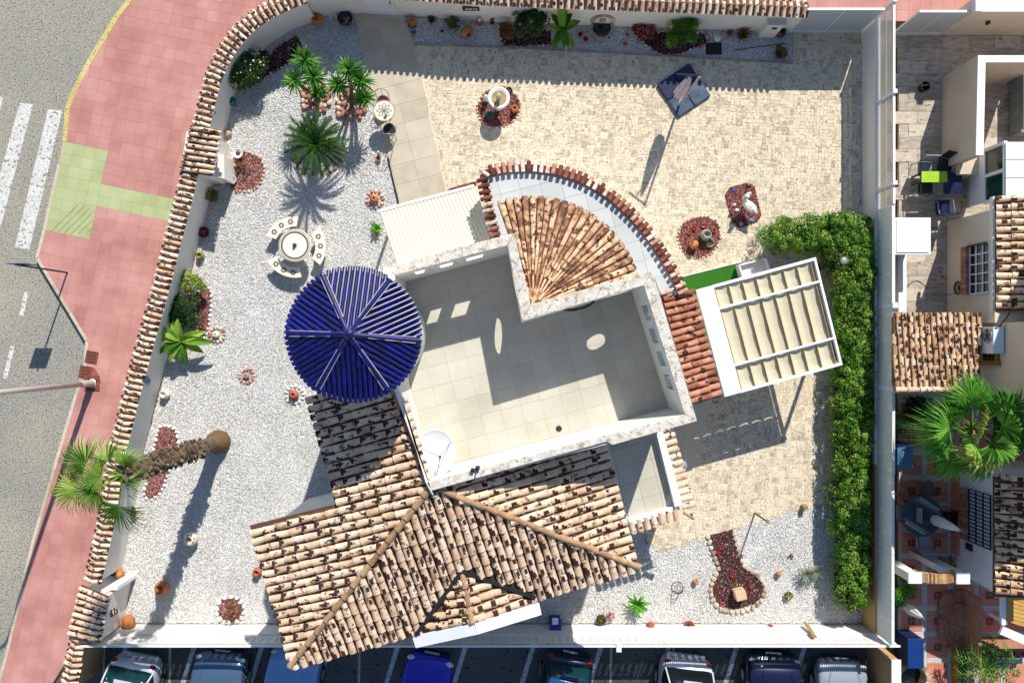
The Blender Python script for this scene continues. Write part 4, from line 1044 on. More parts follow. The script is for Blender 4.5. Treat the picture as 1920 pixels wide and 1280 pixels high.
er = barrel(.4, .2, .17, .085)
ms = []
for p, d in resample([at(1240, 806, ZM-.08), at(1281, 952, ZM-.08)], .225):
    ou = V((U2.x, U2.y, 0)); ms.append(frame3(-ou+V((0, 0, .14)), V((0, 0, 1)), p+ou*.37+V((0, 0, -.04))))
for p, d in resample([at(1186, 988, ZM-.14), at(1272, 962, ZM-.14)], .235):
    ou = V((V2.x, V2.y, 0)); ms.append(frame3(-ou+V((0, 0, .16)), V((0, 0, 1)), p+ou*.2+V((0, 0, -.05))))
ou = (V((U2.x, U2.y, 0))+V((V2.x, V2.y, 0))).normalized(); ms.append(frame3(-ou+V((0, 0, .14)), V((0, 0, 1)), at(1280, 956, ZM-.1)+ou*.42))
me_ = tmesh('eave_tile', er, tile_cap)
for M in ms: place('eave_tile', me_, M, an)
# --- round tower with the blue pyramid roof
R_ = 127*(H-7.8)/F; cz = at(664, 627, 7.8); za = 8.4; zr_ = 7.8; kk = (za-zr_)/R_
b = MB(); b.lathe([(R_-.28, -.1), (R_-.28, 7.58)], (cz.x, cz.y, 0), 40); b.build('tower_wall', plaster, house, smooth=True)
b = MB(); b.lathe([(R_-.34, 7.52), (R_-.16, 7.62), (R_-.14, 7.73), (R_-.1, 7.79)], (cz.x, cz.y, 0), 48); b.build('tower_cornice', mortar_m, house)
ridges = [math.radians(d) for d in (-5, 56, 117, 179, 237, 302)]; b = MB(); apx = V((cz.x, cz.y, za))
def zsec(p, th): return za-kk*(p.x*math.cos(th)+p.y*math.sin(th))*1.02
troof = None; secs = []
for s in range(6):
    t0, t1 = ridges[s], ridges[(s+1) % 6]+(2*math.pi if s == 5 else 0); th = (t0+t1)/2; vs_ = [apx]; n = 10
    for k in range(n+1):
        a = t0+(t1-t0)*k/n; p = V((math.cos(a)*(R_-.03), math.sin(a)*(R_-.03))); vs_.append(V((cz.x+p.x, cz.y+p.y, zsec(p, th)-.035)))
    b.add(vs_, [[0, k+1, k+2] for k in range(n)]); secs.append((t0, t1, th))
troof = b.build('tower_roof', blue_u, house)
pit = .124; LT = .44; bt = barrel(LT*1.12, .106, .094, .052); me_ = tmesh('blue_tile', bt, blue_t); sc_ = MB()
for t0, t1, th in secs:
    d = V((math.cos(th), math.sin(th))); e = V((-d.y, d.x)); ha = (t1-t0)/2; m = int(R_*math.sin(ha)/pit)+1
    for i in range(-m, m):
        s_ = (i+.5)*pit
        if abs(s_) >= R_*math.sin(ha)*.995: continue
        d1 = math.sqrt(R_*R_-s_*s_); d0 = abs(s_)/math.tan(ha)+.05; n = max(1, round((d1-d0)/LT)); st_ = (d1-d0)/n
        for k in range(n):
            r = d1-k*st_; p = d*r+e*s_; z = za-kk*r*1.02
            Y = V((-d.x, -d.y, kk-.03)); M = frame3(Y, V((0, 0, 1)), V((cz.x+p.x, cz.y+p.y, z+.015+(.012 if k == 0 else 0)))) @ Matrix.Scale(st_/LT, 4, V((0, 1, 0)))
            place('blue_tile', me_, M, troof)
        p = d*(d1-.06)+e*(s_+pit/2); 
        if abs(s_+pit/2) < R_*math.sin(ha): sc_.box((cz.x+p.x, cz.y+p.y, za-kk*d1*1.02-.0), (.07, .05, .05), rz=th)
stuff(sc_.build('rim_mortar', mortar_m, troof))
for a in ridges:
    d = V((math.cos(a), math.sin(a), 0)); e = V((-d.y, d.x, 0)); kz = kk*math.cos(math.radians(30))*1.02
    def rp(r, off=0, dz=0): return V((cz.x, cz.y, za-kz*r+dz))+d*r+e*off
    for s_ in (-.072, .072): b = MB(); b.bar(rp(.08, s_*.6, .055), rp(R_*.93, s_, .055), .012, .03); b.build('ridge_mortar', mortar_m, troof)
    for k in range(4):
        r0 = R_*.97-k*(R_*.97-.05)/4; raw = barrel((R_*.97-.05)/4*1.1, .12, .105, .06)
        place('blue_ridge_tile', tmesh('blue_ridge_tile', raw, blue_t), frame3(-d+V((0, 0, kz-.03)), V((0, 0, 1)), rp(r0, 0, .055)), troof)
b = MB(); b.lathe([(.13, 0), (.12, .07), (.05, .12), (0, .13)], apx+V((0, 0, .01)), 10); b.build('tower_finial', blue_t, troof)
# --- white pipe ends and cable on the terrace
b = MB(); cpts = [at(1052, 578, ZF+1.1), at(1068, 580, ZF+.85), at(1084, 578, ZF+.75), at(1100, 573, ZF+.9), at(1114, 564, ZF+1.25)]
b.tube(smoothline(cpts, 5), .022, 6); b.tube([p+V((.02, -.03, -.06)) for p in smoothline(cpts, 5)], .018, 6)
b.tube([at(1045, 578, ZF+1.15), at(1070, 571, ZF+1.1)], .03, 6); c = b.build('cable_bundle', dgrey_m, None, at(1100, 574, ZF+.9)); setp(c, 'dark cable bundle hanging on the inner wall of the roof terrace', 'cable')
c = at(886, 880, ZT); t = thing('aerial_bracket', 'small black aerial bracket on the coping beside the satellite dish', 'bracket', c)
b = MB(); b.lathe([(.05, 0), (.05, .1), (0, .11)], c, 8); b.lathe([(.06, 0), (.06, .09), (.02, .12)], c+V((.13, .05, 0)), 8); b.bar(c+V((0, 0, .08)), c+V((.2, .1, .1)), .03); b.build('bracket', black_m, t)
b = MB(); b.tube([c+V((.13, .05, .1)), c+V((.16, .06, .35))], .018, 6); b.build('rod', black_m, t)
# --- satellite dish
c = at(815, 848, ZF+1.45); t = thing('satellite_dish', 'large white satellite dish in the corner of the roof terrace', 'satellite dish', (c.x, c.y, ZF))
ax = V((.14, -.12, 1)).normalized(); M3 = V((0, 0, 1)).rotation_difference(ax).to_matrix()
prof = [(0, .0)]+[(r, .22*r*r) for r in (.12, .24, .36, .48, .58)]+[(.6, .085), (.58, .06), (.36, .0), (0, -.03)]
b = MB(); b.lathe(prof, c, 32, M3 @ Matrix.Diagonal((.9, 1.08, 1))); b.build('dish', white_m, t, smooth=True)
f0 = c+ax*.5+V((.12, -.0, 0)); b = MB(); rim = c+M3 @ V((-.28, .42, .06)); b.tube([c+M3 @ V((.05, -.6, .08)), f0], .013, 6); b.tube([c+M3 @ V((.42, .3, .07)), f0], .01, 6); b.tube([c+M3 @ V((-.42, .2, .07)), f0], .01, 6); b.build('feed_arm', grey_m, t)
b = MB(); b.tube([f0, f0-ax*.09], .035, 10); b.build('feed_horn', dgrey_m, t)
b = MB(); b.tube([c-ax*.03, V((c.x, c.y, ZF+.0))], .035, 8); b.build('mast', grey_m, t)
# ------------------------------------------------------------------ pergola, turf and planter
zp = 2.36; PC = {k: at(*v, zp) for k, v in dict(TL=(1303, 546), TR=(1529, 485), BR=(1578, 681), BL=(1356, 742)).items()}
t = thing('pergola', 'white pergola with a cream pleated canopy on the east side of the house', 'pergola', (at(1440, 610).x, at(1440, 610).y, 0))
def pq(s, r, z=zp):                                  # s along the short way (west-east), r from north to south
    p = lerp(lerp(PC['TL'], PC['TR'], s), lerp(PC['BL'], PC['BR'], s), r); return V((p.x, p.y, z))
b = MB(); b.prism([xy(pq(0, -.01)), xy(pq(.145, -.01)), xy(pq(.145, 1.01)), xy(pq(0, 1.01))], zp-.02, zp+.14); b.build('cassette_beam', white_m, t, bevel=.02)
for nm, a, c, w in (('beam', (.146, 0), (1, 0), .09), ('beam', (.146, 1), (1, 1), .09), ('beam', (.99, .012), (.99, .988), .07)):
    b = MB(); b.bar(pq(*a, zp), pq(*c, zp), w, .12); b.build(nm, white_m, t)
b = MB(); b.bar(pq(.955, .02, zp-.02), pq(.955, .98, zp-.02), .03, .05); b.build('side_rail', grey_m, t)
for r in (.215, .755): b = MB(); b.tube([pq(.146, r, zp+.06), pq(.99, r, zp+.06)], .04, 8); b.build('cross_tube', white_m, t)
for s, r in ((.97, .985), (.97, .02), (.05, .985), (.05, .02)): b = MB(); p = pq(s, r); b.box((p.x, p.y, zp/2-.02), (.09, .09, zp-.06), rz=.25); b.build('post', white_m, t)
ncol = 7; s0, s1 = .155, .948
rs = [.012, .215, .755, .988]
for i in range(ncol):
    for k in range(3):
        vs_ = []; nu, nv = 8, 6
        for j in range(nv+1):
            for u in range(nu+1):
                tt = u/nu; s_ = s0+(s1-s0)*(i+.04+.92*tt)/ncol; rr = lerp(rs[k]+.004, rs[k+1]-.004, j/nv); sag = -.03*math.sin(math.pi*tt)-.02*math.sin(math.pi*j/nv)
                p = pq(s_, rr, zp-.03+.02*abs(2*tt-1)+sag+.012*math.sin(j*2.1+i+k)); vs_.append(p)
        b = MB(); b.add(vs_, [[j*(nu+1)+u, j*(nu+1)+u+1, (j+1)*(nu+1)+u+1, (j+1)*(nu+1)+u] for j in range(nv) for u in range(nu)])
        b.build('canopy_panel', fabric_m, t, smooth=True)
for i in range(ncol+1):
    s_ = s0+(s1-s0)*i/ncol; b = MB(); b.bar(pq(s_, .014, zp-.02), pq(s_, .986, zp-.02), .014, .16); b.build('pleat_batten', ochre_m if 0 else wood_m, t)
struct(sheet('artificial_turf', [xy(v) for v in pxpoly([(1279, 521), (1391, 493), (1447, 700), (1345, 745)])], .045, turf_m))
ed = MB(); ed.bar(at(1277, 519, .03), at(1391, 490.5, .03), .03, .06); struct(ed.build('turf_edging', plaster))
c = at(1414, 503); t = thing('planter_box', 'long white open planter box behind the pergola', 'planter', c)
px4 = [at(1386, 497, .45), at(1437, 484, .45), at(1446, 512, .45), at(1395, 524, .45)]; b = MB()
for a, d in zip(px4, px4[1:]+px4[:1]): dd = (d-a).normalized(); b.bar(V((a.x, a.y, .22))-dd*.0, V((d.x, d.y, .22)), .05, .46)
b.build('box', white_m, t); b = MB(); b.prism([xy(p) for p in px4], .0, .28); b.build('soil', white_pot, t)
# ------------------------------------------------------------------ the neighbour's yards
yard = [xy(v) for v in pxpoly([(1686, 66), (2010, 66), (2010, 588), (1686, 588)])]
b = MB(); b.prism(yard, -.15, -.02); yd = struct(b.build('paved_yard', plank_m)); WL[yd] = V((0, 0, 0))
pm, praw = slab_mesh('plank_tile', .874, .424, .03, plank_m, .004)
cells = []
o_ = at(1686, 588); 
for j in range(24):
    for i in range(-1, 8): cells.append((V((o_.x+.44+(i+(j % 3)/3-.3)*.88, o_.y+.215+j*.43)), i, j))
cells = [c for c in cells if inpoly(c[0].x, c[0].y, yard)]
lay('plank_tile', cells, V((1, 0)), pm, praw, plank_m, yd, 0, 300, .0)
terr = [xy(v) for v in pxpoly([(1686, 728), (2010, 728), (2010, 1330), (1686, 1330)])]
b = MB(); b.prism(terr, -.15, -.012); td = struct(b.build('terracotta_patio', gband_m)); WL[td] = V((0, 0, 0))
P_ = .886; TS = .70; tm1, tr1 = slab_mesh('terracotta_tile', TS, TS, .03, cotto_m, .004)
ib = MB()
for sx in (-1, 1):
    for sy in (-1, 1):
        for dx, dy, w, h in ((.075, .035, .1, .05), (.035, .09, .05, .07), (.1, .1, .05, .05)): ib.box((sx*dx, sy*dy, .0015), (w, h, .003))
im = bpy.data.meshes.new('tile_inlay'); im.from_pydata([tuple(v) for v in ib.v], [], ib.f); im.materials.append(cotto_d)
bnd, braw = slab_mesh('grey_band', TS, .075, .02, gband_m, .003)
org = at(1709, 871)
for i in range(-1, 7):
    for j in range(-3, 9):
        c = V((org.x+i*P_, org.y-j*P_, 0))
        if not inpoly(c.x, c.y, terr): continue
        place('terracotta_tile', tm1, Matrix.Translation(c), td); place('tile_inlay', im, Matrix.Translation(c+V((0, 0, .0005))), td)
        for s in (-1, 1):
            place('grey_band', bnd, Matrix.Translation(c+V((0, s*.042+P_/2, -.002))), td); place('grey_band', bnd, Matrix.Translation(c+V((P_/2+s*.042, 0, -.002))) @ Matrix.Rotation(math.pi/2, 4, 'Z'), td)
# small mono-pitch tiled shelter between the two yards
zs0, zs1 = 2.15, 2.35
plN = plane(at(1675, 586, zs0), at(1838, 586, zs0), at(1675, 726, zs1+.1))
t = thing('tiled_shelter', 'low shelter with a mottled tile roof against the neighbour\'s house', 'shelter', (*at(1757, 655)[:2], 0)); keep = house; house = t
roof_part('roof', [(1675, 586), (1838, 586), (1838, 728), (1675, 728)], plN, tile_dk, under_m, .178, .33, 150, 'roof_tile', down=V((0, 1)))
ridge_row([at(1676, 730, zs1+.1), at(1838, 730, zs1+.1)], tile_cap, .2, .4, parent=t); house = keep
b = MB()
for x, y in ((1688, 592), (1688, 720)): p = at(x, y, 2.0); b.box((p.x, p.y, 1.05), (.14, .14, 2.1))
b.build('post', plaster_c, t)
b = MB(); q = pxpoly([(1676, 596), (1676, 722)], 2.1); b.bar(q[0], q[1], .1, .12); b.build('beam', wood_m, t)
# the neighbour's house
nb = thing('neighbour_house', 'cream neighbouring house with tiled eaves and barred windows at the right edge', 'house', (*at(1860, 560)[:2], 0))
gx = lambda px: (px-960)*H/F
def yw(py): return (640-py)*H/F
X1 = gx(1776)                                          # west wall line
def wall_box(x0, x1, ya, yb, z0, z1, m, nm='wall', par=nb):
    b = MB(); b.box(((x0+x1)/2, (ya+yb)/2, (z0+z1)/2), (x1-x0, abs(yb-ya), z1-z0)); return b.build(nm, m, par)
yA, yB, yC, yD = yw(416), yw(608), yw(640+118), yw(880)
wall_box(X1, X1+9, yA, yB, -.1, 2.62, plaster_c)       # ground floor wing
wall_box(X1+.9, X1+9, yw(470), yB-.001, 2.62, 6.4, plaster_c)
XT = gx(1786); wall_box(XT, XT+9, yB-.002, yC, -.1, 6.7, plaster_c)
z_e = 2.62
plR = plane(at(1866, 370, z_e), at(1866, 582, z_e), at(1930, 480, z_e+.35))
t2 = nb; keep = house; house = nb
roof_part('eave_roof', [(1866, 368), (1960, 368), (1960, 583), (1866, 583)], plR, tile_m, under_m, .232, .40, 120, 'roof_tile', down=V((-1, 0)))
house = keep
b = MB(); b.box((gx(1866)*.9+.0, (at(0, 368, z_e).y+at(0, 583, z_e).y)/2, z_e-.1), (.08, abs(at(0, 368, z_e).y-at(0, 583, z_e).y), .16)); b.build('fascia', plaster, nb)
def barred_window(y0, y1, z0, z1, X, sill_m, glass, barm, nb_v, nb_h, par, frame=None):
    yc = (y0+y1)/2; hh = abs(y1-y0)
    b = MB(); b.box((X-.01, yc, (z0+z1)/2), (.06, hh, z1-z0)); g = b.build('window', glass, par)
    b = MB()
    for k in range(nb_v+1): b.box((X-.06, y0+(y1-y0)*k/nb_v, (z0+z1)/2), (.03, .03, z1-z0+.03))
    for k in range(nb_h+1): b.box((X-.062, yc, z0+(z1-z0)*k/nb_h), (.03, hh+.03, .03))
    b.build('window_bars', barm, g)
    if frame:
        b = MB()
        for yy in (y0, y1): b.box((X-.02, yy, (z0+z1)/2), (.12, .14, z1-z0+.28))
        for zz in (z0, z1): b.box((X-.021, yc, zz), (.12, hh-.13, .14))
        b.build('window_frame', frame, g)
    if sill_m:
        n = 9
        for k in range(n):
            yy = y0+(y1-y0)*(k+.5)/n; b = MB(); b.box((X-.08, yy, z0-.17), (.2, hh/n-.012, .3), tone=random.random()); b.build('brick', sill_m, par)
    return g
z_w = lambda px, X: H*(1-X/((px-960)/F*H))             # height at which the wall line X shows at image column px
barred_window(yw(471), yw(556), 1.42, 2.45, X1, brickd_m, glass_k, white_m, 5, 3, nb)
b = MB(); b.box((X1-.03, yw(471), 1.8), (.1, .06, 1.1)); b.build('shutter_edge', brown_m, nb)
barred_window(yw(618), yw(677), 1.75, 2.5, XT, None, glass_k, black_m, 7, 4, nb, oframe_m)
# glazed porch with a white board roof
yP0, yP1 = at(0, 290).y, at(0, 398).y; XP = gx(1805); zR = 2.3
gp = thing('glazed_porch', 'glazed porch with green glass and a white board roof by the neighbour\'s house', 'porch', (XP+1, (yP0+yP1)/2, 0))
yq0, yq1 = at(0, 266, zR).y, at(0, 368, zR).y; hh = abs(yq1-yq0); yc = (yq0+yq1)/2
b = MB(); b.box((XP+.06, yc, .17), (.12, hh, .36)); b.build('threshold', plank_m, gp)
for k in range(2):
    ya_ = yq0+(yq1-yq0)*k/2; yb_ = yq0+(yq1-yq0)*(k+1)/2; d_ = .02 if ya_ > yb_ else -.02
    b = MB(); b.box((XP+.05, (ya_+yb_)/2, .76), (.08, hh/2-.02, .8)); b.build('wall_panel', white_m, gp)
    b = MB(); b.box((XP+.06, (ya_+yb_)/2, 1.7), (.03, hh/2-.12, .98)); b.build('glass_pane', glass_m, gp)
b = MB()
for yy in (yq0, yc, yq1): b.box((XP+.05, yy, 1.7), (.1, .1, 1.06))
b.box((XP+.05, yc, 1.2), (.101, hh, .07)); b.box((XP+.05, yc, 2.2), (.101, hh, .08)); b.build('window_frame', white_m, gp)
n = 3
for k in range(n):
    y0 = yq0+(yq1-yq0)*k/n; y1 = yq0+(yq1-yq0)*(k+1)/n; b = MB(); b.box((XP+1.35, (y0+y1)/2, zR), (2.7, abs(y1-y0)-.025, .06)); b.build('roof_board', white_m, gp)
b = MB(); b.box((XP+1.4, yc, zR-.08), (2.6, hh, .08)); b.build('roof_frame', grey_m, gp)
# walled porch in the north
zQ = 2.0; pw_ = thing('walled_terrace', 'white walled terrace of the neighbour with a sofa in it', 'terrace', (*at(1850, 180)[:2], 0))
def ringwall(px_out, px_in, z, m_side, m_top, par):
    for k in range(len(px_out)-1):
        q = [at(*px_out[k], z), at(*px_out[k+1], z), at(*px_in[k+1], z), at(*px_in[k], z)]
        b = MB(); b.prism([xy(p) for p in q], -.1, z-.03); b.build('wall', m_side, par)
        b = MB(); b.prism([xy(p) for p in q], z-.028, z); b.build('wall_cap', m_top, par)
ringwall([(1960, 104), (1834, 104), (1830, 291)], [(1960, 117), (1848, 117), (1844, 291)], zQ, tan_cl, white_m, pw_)
c = at(1774, 222); b = MB(); b.box((c.x-.04, yw(222), .42), (.1, .75, .7)); b.build('meter_door', white_m, pw_)
c = at(1790, 318); b = MB(); b.box((c.x+.1, yw(318), .45), (.9, .7, .9)); b.build('low_wall', tan_cl, pw_)
for x, y, z in ((1888, 122, 1.3),): p = at(x, y, z); b = MB(); b.lathe([(0, 0), (.06, 0), (.06, .12), (0, .12)], (p.x, p.y-.05, z), 10); b.build('wall_lamp', dgrey_m, pw_)
nw = thing('neighbour_wall', 'white topped wall at the upper right edge behind the neighbour\'s yard', 'wall', (*at(1870, 60)[:2], 0))
q0 = at(1762, 66); b = MB(); b.box((q0.x+3, q0.y+.2, .9), (6, .4, 2.0)); b.build('wall', plaster_c, nw)
b = MB(); b.box((q0.x+3, q0.y+.2, 1.93), (6.04, .46, .05)); b.build('wall_cap', white_m, nw)
b = MB(); b.lathe([(0, 0), (.06, 0), (.07, .1), (0, .12)], (at(1850, 46, 1.1).x, q0.y-.06, 1.1), 10); b.build('wall_lamp', dgrey_m, nw)
b = MB(); b.box((q0.x+.1, q0.y+.2, 2.0), (.2, .5, .12)); b.build('post_cap', white_m, nw)
# sofa
c = at(1900, 200); so = thing('outdoor_sofa', 'grey slatted outdoor sofa with navy and pink cushions on the walled terrace', 'sofa', c)
b = MB(); b.box(c+V((.35, 0, .2)), (1.0, 1.95, .22)); b.box(c+V((.35, 1.0, .35)), (1.0, .08, .6)); b.box(c+V((.35, -1.0, .35)), (1.0, .08, .6)); b.build('frame', grey_m, so)
for k in range(3): b = MB(); b.box(c+V((-.17, -.65+k*.65, .48)), (.05, .62, .72)); b.build('back_panel', mat('sofa_slat%d' % k, ['#6f7a78', '#84908d'], .6), so)
b = MB(); b.box(c+V((-.17, 0, .86)), (.08, 2.0, .05)); b.build('back_rail', white_m, so)
for k in range(3): b = MB(); b.box(c+V((.4, -.62+k*.62, .38)), (.85, .58, .14)); b.build('seat_cushion', blue_dk, so, bevel=.04)
for k, y in enumerate((.72, -.72)): b = MB(); b.box(c+V((.12, y, .6)), (.16, .42, .38), rz=.3); b.build('throw_pillow', petal_p if 0 else mat('pink_check%d' % k, ['#c98d8a', '#dcb7b2', '#8b4c50'], .9, scale=14, noise=1), so, bevel=.05)
# lower south wing
XS = gx(1786); sw = thing('neighbour_annex', 'low white annex with dark mottled tiles and a barred window at the lower right', 'house', (*at(1840, 1000)[:2], 0))
yS0, yS1 = at(0, 884).y, at(0, 1070).y; zs = 2.3
yS0 = at(0, 884, zs).y; yS1 = at(0, 1108, zs).y
wall_box(XS, XS+6, yS0, yS1, -.1, zs-.02, mat('annex_white', ['#d5d3cf', '#dfddd9'], .9), 'wall', sw)
wall_box(XS-.06, XS-.002, yw(885), yw(1035), -.05, .45, cotto_m, 'plinth', sw)
barred_window(yw(905), yw(998), 1.05, 2.2, XS, brickd_m, mat('pale_blind', ['#b4bcc6', '#c4ccd6'], .5), black_m, 14, 3, sw)
plR2 = plane(at(1863, 890, zs), at(1863, 1118, zs), at(1930, 1000, zs+.4)); keep = house; house = sw
roof_part('eave_roof', [(1863, 892), (1960, 892), (1960, 1120), (1863, 1120)], plR2, tile_dk, under_m, .25, .42, 110, 'roof_tile', down=V((-1, 0))); house = keep
b = MB(); b.box((XS-.02, yw(1010), 1.0), (.06, .22, .34)); b.build('house_number_plate', dgrey_m, sw)
# awning of yellow boards under the annex
c = at(1905, 1150, 1.6); aw2 = thing('board_awning', 'small awning of yellow boards with white trim below the annex', 'awning', (c.x, c.y, 0))
for k in range(7): p = at(1906, 1122+k*7.5, 1.9); b = MB(); b.bar(p+V((-.32, .1, 0)), p+V((.45, -.12, .02)), .105, .03, tone=random.random()); b.build('board', yellowb, aw2)
p = at(1880, 1142, 1.9); b = MB(); b.box((p.x, p.y, 1.9), (.13, .95, .12)); b.build('trim', white_m, aw2)
p0, p1 = at(1876, 1180, 1.9), at(1935, 1205, 1.9); b = MB(); b.bar(p0, p1, .26, .1); b.build('trim', white_m, aw2)
b = MB()
for p in (at(1884, 1120, 1.8), at(1884, 1168, 1.8)): b.box((p.x+.05, p.y, .9), (.08, .08, 1.8))
b.build('post', white_m, aw2)
# brick arch
ga = thing('garden_arch', 'white garden arch with a brick vault beside the annex', 'arch', (*at(1755, 1058)[:2], 0))
p0, p1 = at(1716, 1083, 2.15), at(1806, 1084, 2.15)
b = MB()
for p in (p0, p1): b.box((p.x, p.y, 1.05), (.34, .26, 2.1))
b.build('pillar', plaster, ga)
for p in (p0, p1): b = MB(); b.box((p.x, p.y, 2.13), (.42, .34, .06)); b.build('pillar_cap', white_m, ga)
n = 15; cc = (p0+p1)/2; rr = (p1-p0).length/2-.16
for k in range(n):
    a = math.pi*(k+.5)/n; c = V((cc.x-rr*math.cos(a), cc.y, 1.75+.42*math.sin(a))); 
    b = MB(); b.box(c, (.13, .3, rr*math.pi/n*.92), M=Matrix.Rotation(math.pi/2-math.atan2(.42*math.sin(a)*rr/.42, rr*math.cos(a)), 3, 'Y') @ Matrix.Identity(3), tone=random.random()); b.build('brick', brick_m, ga)
bw = MB(); a, d = at(1750, 1060, 1.6), at(1800, 1082, 1.6); bw.bar(V((a.x, a.y, .8)), V((d.x, d.y, .8)), .16, 1.6); bw.build('side_wall', plaster, ga)
# rounded brick steps with a low wall
stp = thing('brick_steps', 'rounded double step of brown brick below the garden arch', 'steps', (*at(1780, 1165)[:2], 0))
def rrect(x0, y0, x1, y1, r, n=6):
    out = []
    for cx_, cy_, a0_ in ((x0+r, y1-r, 180), (x0+r, y0+r, 90)):
        for k in range(n+1):
            a = math.radians(a0_+(-90)*0+ (90*k/n if a0_ == 180 else 90*k/n)); out.append((cx_+r*math.cos(a), cy_-r*math.sin(a)*-1))
    return out
def dstep(px0, py0, px1, py1, r, z0, z1):
    a, c = at(px0, py0), at(px1, py1); pts = [(c.x, a.y)]
    for k in range(9): t_ = math.pi/2+k*math.pi/16; pts.append((a.x+r+r*math.cos(t_), a.y-r+r*math.sin(t_)))
    for k in range(9): t_ = math.pi+k*math.pi/16; pts.append((a.x+r+r*math.cos(t_), c.y+r+r*math.sin(t_)))
    pts.append((c.x, c.y)); b = MB(); b.prism(pts, z0, z1); return b, pts
for q, nm in (((1757, 1104, 1801, 1212, .5, -.1, .16), 'lower_step'), ((1774, 1125, 1801, 1192, .3, .16, .32), 'upper_step')):
    b, pts = dstep(*q); s_ = b.build(nm, brickd_m, stp)
    lp_ = [V((p[0], p[1], q[6])) for p in pts]
    for p, d in resample(lp_, .16):
        b = MB(); b.box(p+V((-d.y*.05, d.x*.05, .018)), (.145, .1, .036), rz=math.atan2(d.y, d.x), tone=random.random()); b.build('brick', brickd_m, s_)
c = at(1801, 1165); b = MB(); b.box((c.x+.04, c.y, .5), (.1, 2.3, 1.1)); b.build('wall', brickd_m, stp)
# furniture of the neighbours
def chair(px, py, rz, lb, m_seat, m_frame, zseat=.43, w=.48, grp='chairs in the neighbour\'s yards'):
    c = at(px, py); t = thing('garden_chair', lb, 'chair', c, grp); R = Matrix.Rotation(rz, 3, 'Z')
    def T(x, y, z): return c+R @ V((x, y, z))
    b = MB(); b.box(T(0, 0, zseat), (w, w, .035), M=R); b.build('seat', m_seat, t)
    b = MB(); Rb = R @ Matrix.Rotation(.16, 3, 'X'); b.box(T(0, -w/2-.05, zseat+.3), (w, .03, .5), M=Rb); b.build('backrest', m_seat, t)
    for sx in (-1, 1):
        for sy in (-1, 1): b = MB(); b.tube([T(sx*w*.46, sy*w*.44, zseat), T(sx*w*.5, sy*w*.5, 0)], .014, 6); b.build('leg', m_frame, t)
        b = MB(); b.tube([T(sx*w*.54, w*.4, zseat), T(sx*w*.54, w*.36, zseat+.22), T(sx*w*.54, -w*.5, zseat+.24)], .015, 6); b.build('armrest', m_frame, t)
    return t
slat_g = mat('grey_chair_mesh', ['#7d8489', '#969da2'], .7)
chair(1722, 322, math.pi, 'pale grey garden chair behind the lime green table', slat_g, dgrey_m)
chair(1758, 316, math.pi*.92, 'dark garden chair beside the pale grey one near the porch', dgrey_m, dgrey_m)
chair(1722, 356, 0, 'dark garden chair on the lower side of the lime green table', dgrey_m, dgrey_m)
chair(1754, 393, .1, 'dark navy chair next to the white storage roof', blue_dk, grey_m)
c = at(1726, 340); t = thing('garden_table', 'small table under a lime green cloth between the grey chairs', 'table', c)
b = MB(); b.box(c+V((.08, 0, .72)), (.85, .36, .02)); b.build('table_top', lime_m, t)
for sx in (-1, 1):
    for sy in (-1, 1): b = MB(); b.box(c+V((.08+sx*.38, sy*.14, .355)), (.04, .04, .7)); b.build('leg', dgrey_m, t)
c = at(1764, 352); t = thing('storage_box', 'square navy storage box with a pale side beside the chairs', 'box', c)
b = MB(); b.box(c+V((0, 0, .33)), (.58, .68, .66)); b.build('box_body', grey_m, t); b = MB(); b.box(c+V((.02, 0, .68)), (.6, .7, .04)); b.build('lid', blue_dk, t, bevel=.01)
c = at(1706, 445); t = thing('garden_cupboard', 'white cupboard with a projecting flat white roof against the fence', 'cupboard', c)
zc = 1.75; q = [at(1676, 408, zc), at(1745, 408, zc), at(1745, 477, zc), at(1676, 477, zc)]; cx_ = sum((p.x for p in q))/4; cy_ = sum((p.y for p in q))/4
b = MB(); b.box((cx_-.1, cy_, .85), (.8, .95, 1.7)); b.build('cabinet', mat('pale_blue_plastic', ['#8e9db3', '#a2b0c4'], .5), t)
b = MB(); b.prism([xy(p) for p in q], zc-.06, zc); b.build('roof', white_m, t)
b = MB(); b.prism([xy(lerp(p, V((cx_+.06, cy_-.02, zc)), .12)) for p in q], zc+.002, zc+.03); b.build('roof_panel', white_m, t)
c = at(1728, 166); t = thing('bucket', 'small black bucket in the shade line of the brown yard', 'bucket', c); b = MB(); b.lathe([(0, 0), (.13, 0), (.16, .26), (.14, .26), (.11, .05), (0, .05)], c, 14); b.build('pail', black_m, t); b = MB(); b.tube([c+V((-.15, 0, .26)), c+V((0, 0, .4)), c+V((.15, 0, .26))], .008, 5); b.build('handle', grey_m, t)
c = V((X1-.1, yw(543), .9)); t = thing('hose_reel', 'dark green garden hose coiled on the neighbour\'s wall', 'hose', c)
b = MB()
for k in range(4):
    r = .16+.02*k; b.tube([c+V((-.03-.03*(k % 2), r*math.cos(a*math.pi/9), r*math.sin(a*math.pi/9))) for a in range(19)], .017, 6)
b.build('hose', mat('hose_green', ['#3f4f49', '#5a6a62'], .5), t); b = MB(); b.box(c+V((.04, 0, 0)), (.1, .2, .2)); b.build('reel', dgrey_m, t)
b = MB(); b.tube(smoothline([c+V((-.02, -.15, -.2)), c+V((-.3, -.2, -.86)), c+V((-.9, .3, -.885)), c+V((-1.3, .1, -.885))], 5), .014, 6); b.build('hose_end', MATS['hose_green'], t)
p = V((XT-.2, yw(638), 2.55)); t = thing('air_conditioner', 'white air conditioner unit above the ochre framed window', 'air conditioner', p)
b = MB(); b.box(p, (.34, .82, .58)); b.build('casing', mat('ac_white', ['#c9d3de', '#d9e1e8'], .5), t, bevel=.015)
